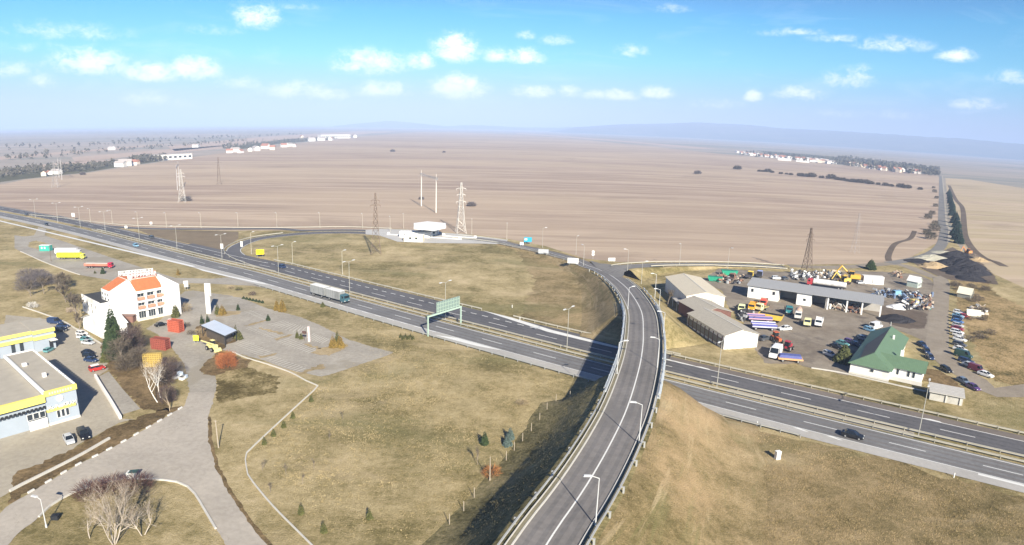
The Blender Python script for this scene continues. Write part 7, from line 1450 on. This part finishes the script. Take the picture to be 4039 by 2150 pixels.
for pts, n, jy, lab, grp in ((((20, 120), (560, 172)), 26, 14, 'tiny red roofed house at the left end of the far right village', 'houses of the far right village, left end'), (((600, 178), (980, 218)), 18, 10, 'tiny red roofed house in the middle of the far right village', 'houses of the far right village, middle'), (((1080, 224), (1480, 284)), 20, 14, 'tiny red roofed house in front of the dark wood of the far right village', 'houses before the dark wood')):
    for i in range(n):
        u = (i+RN.random())/n; x = pts[0][0]+(pts[1][0]-pts[0][0])*u; y = pts[0][1]+(pts[1][1]-pts[0][1])*u+RN.uniform(-jy, 4); vhouse(P(B6(x, y)), RN.choice((0, 0, 2, 1)), RN.random()*3, lab, grp, RN.uniform(.85, 1.15))
for i, (x, y, lab) in enumerate(((1580, 296, 'pale house right of the dark wood, left of a bigger pair'), (1612, 300, 'cream house in the middle of the three right of the dark wood'), (1645, 292, 'pale house right of the dark wood with a tall gable'), (1740, 306, 'lone pale house nearest to the country road in the far right village'), (1800, 314, 'last low pale house beside the country road in the far right village'))): vhouse(P(B6(x, y)), (2, 2, 0, 1, 0)[i], .6*i, lab, None, 1.3)
for x, y, s, lab in ((485, 184, .9, 'long white barn at the left of the far right village'), (635, 196, .5, 'short white barn left in the middle of the far right village'), (685, 202, .6, 'short white barn right beside another white barn'), (750, 180, 1., 'long white barn behind the short barns of the far right village'), (835, 180, .7, 'pale barn at the right of the long white barn')): vhouse(P(B6(x, y)), 3, R(-20), lab, None, s)
for i, (x, y, k, s, lab) in enumerate(((705, 362, 1, 1.0, 'white house at the left end of the farmstead on the plateau edge'), (740, 356, 1, 1.2, 'wide white house of the farmstead on the plateau edge'), (785, 352, 0, 1.1, 'white house at the right of the farmstead on the plateau edge'), (822, 345, 2, .8, 'small shaded house at the end of the farmstead on the plateau edge'), (155, 428, 2, .7, 'small house at the far left below the pylons'), (190, 420, 0, .7, 'red roofed house at the far left below the pylons'), (245, 415, 1, .8, 'white gabled house behind the far left pylon'),
        (1490, 262, 0, 1.1, 'left house in the row beyond the middle of the plateau edge'), (1530, 256, 1, 1.2, 'white house in the row beyond the middle of the plateau edge'), (1570, 262, 0, 1., 'shaded house in the row beyond the middle of the plateau edge'), (1640, 250, 1, 1., 'white house between the row and the orange roofs'), (1680, 246, 1, 1.3, 'white wide house left of the orange roofs'), (1750, 232, 0, 1.6, 'larger house with an orange red roof on the plateau edge'), (1800, 240, 2, 1.2, 'cream house in front of the orange red roof'),
        (1880, 220, 0, 1.3, 'left white house above the plateau edge right of the orange roof'), (1920, 216, 1, 1.2, 'white house in the middle above the plateau edge'), (1960, 218, 0, 1., 'small house right above the plateau edge'), (2010, 158, 2, 1.5, 'dark gabled house left of the very long white hall'), (640, 240, 1, 1.1, 'lone white house far out in the valley on the left'), (1248, 222, 1, 1.1, 'lone white house in the valley above the long white building'), (2080, 178, 1, 1.6, 'white house below the very long white hall'), (2150, 174, 1, 1.6, 'second white house below the very long white hall'), (2220, 172, 0, 1.6, 'third house below the very long white hall'), (2390, 152, 1, 1.6, 'white house at the right end of the very long white hall'))):
    vhouse(P(B7(x, y)), k, .5*i, lab, None, s)
def hall(label, a, b_, h, dep, roof, name='white_hall'):
    p, q = P(B7(*a)), P(B7(*b_)); r = atan2(q.y-p.y, q.x-p.x); L = hypot(q.x-p.x, q.y-p.y); t = thing(name, label, 'hall', (p.x, p.y, .06), r)
    MB().box((L/2, dep/2, h/2), (L, dep, h)).build('wall', m_hw, t); MB().box((L/2, dep/2, h+.2), (L+1, dep+1, .4)).build('roof', roof, t); n = max(4, int(L/9))
    for k in range(n): MB().box((L*(k+.5)/n, -.05, h*.5), (L/n*.55, .12, h*.35)).build('window', m_glass, t)
    return t
hall('long white two-storey building on the plateau edge at the left', (1010, 316), (1222, 304), 9, 14, m_hg); hall('very long white hall on the far plateau edge left of the middle', (2150, 158), (2360, 156), 14, 30, m_pale); hall('blue grey hall left of the long white building', (965, 316), (1005, 314), 9, 12, m_hg, 'blue_hall')
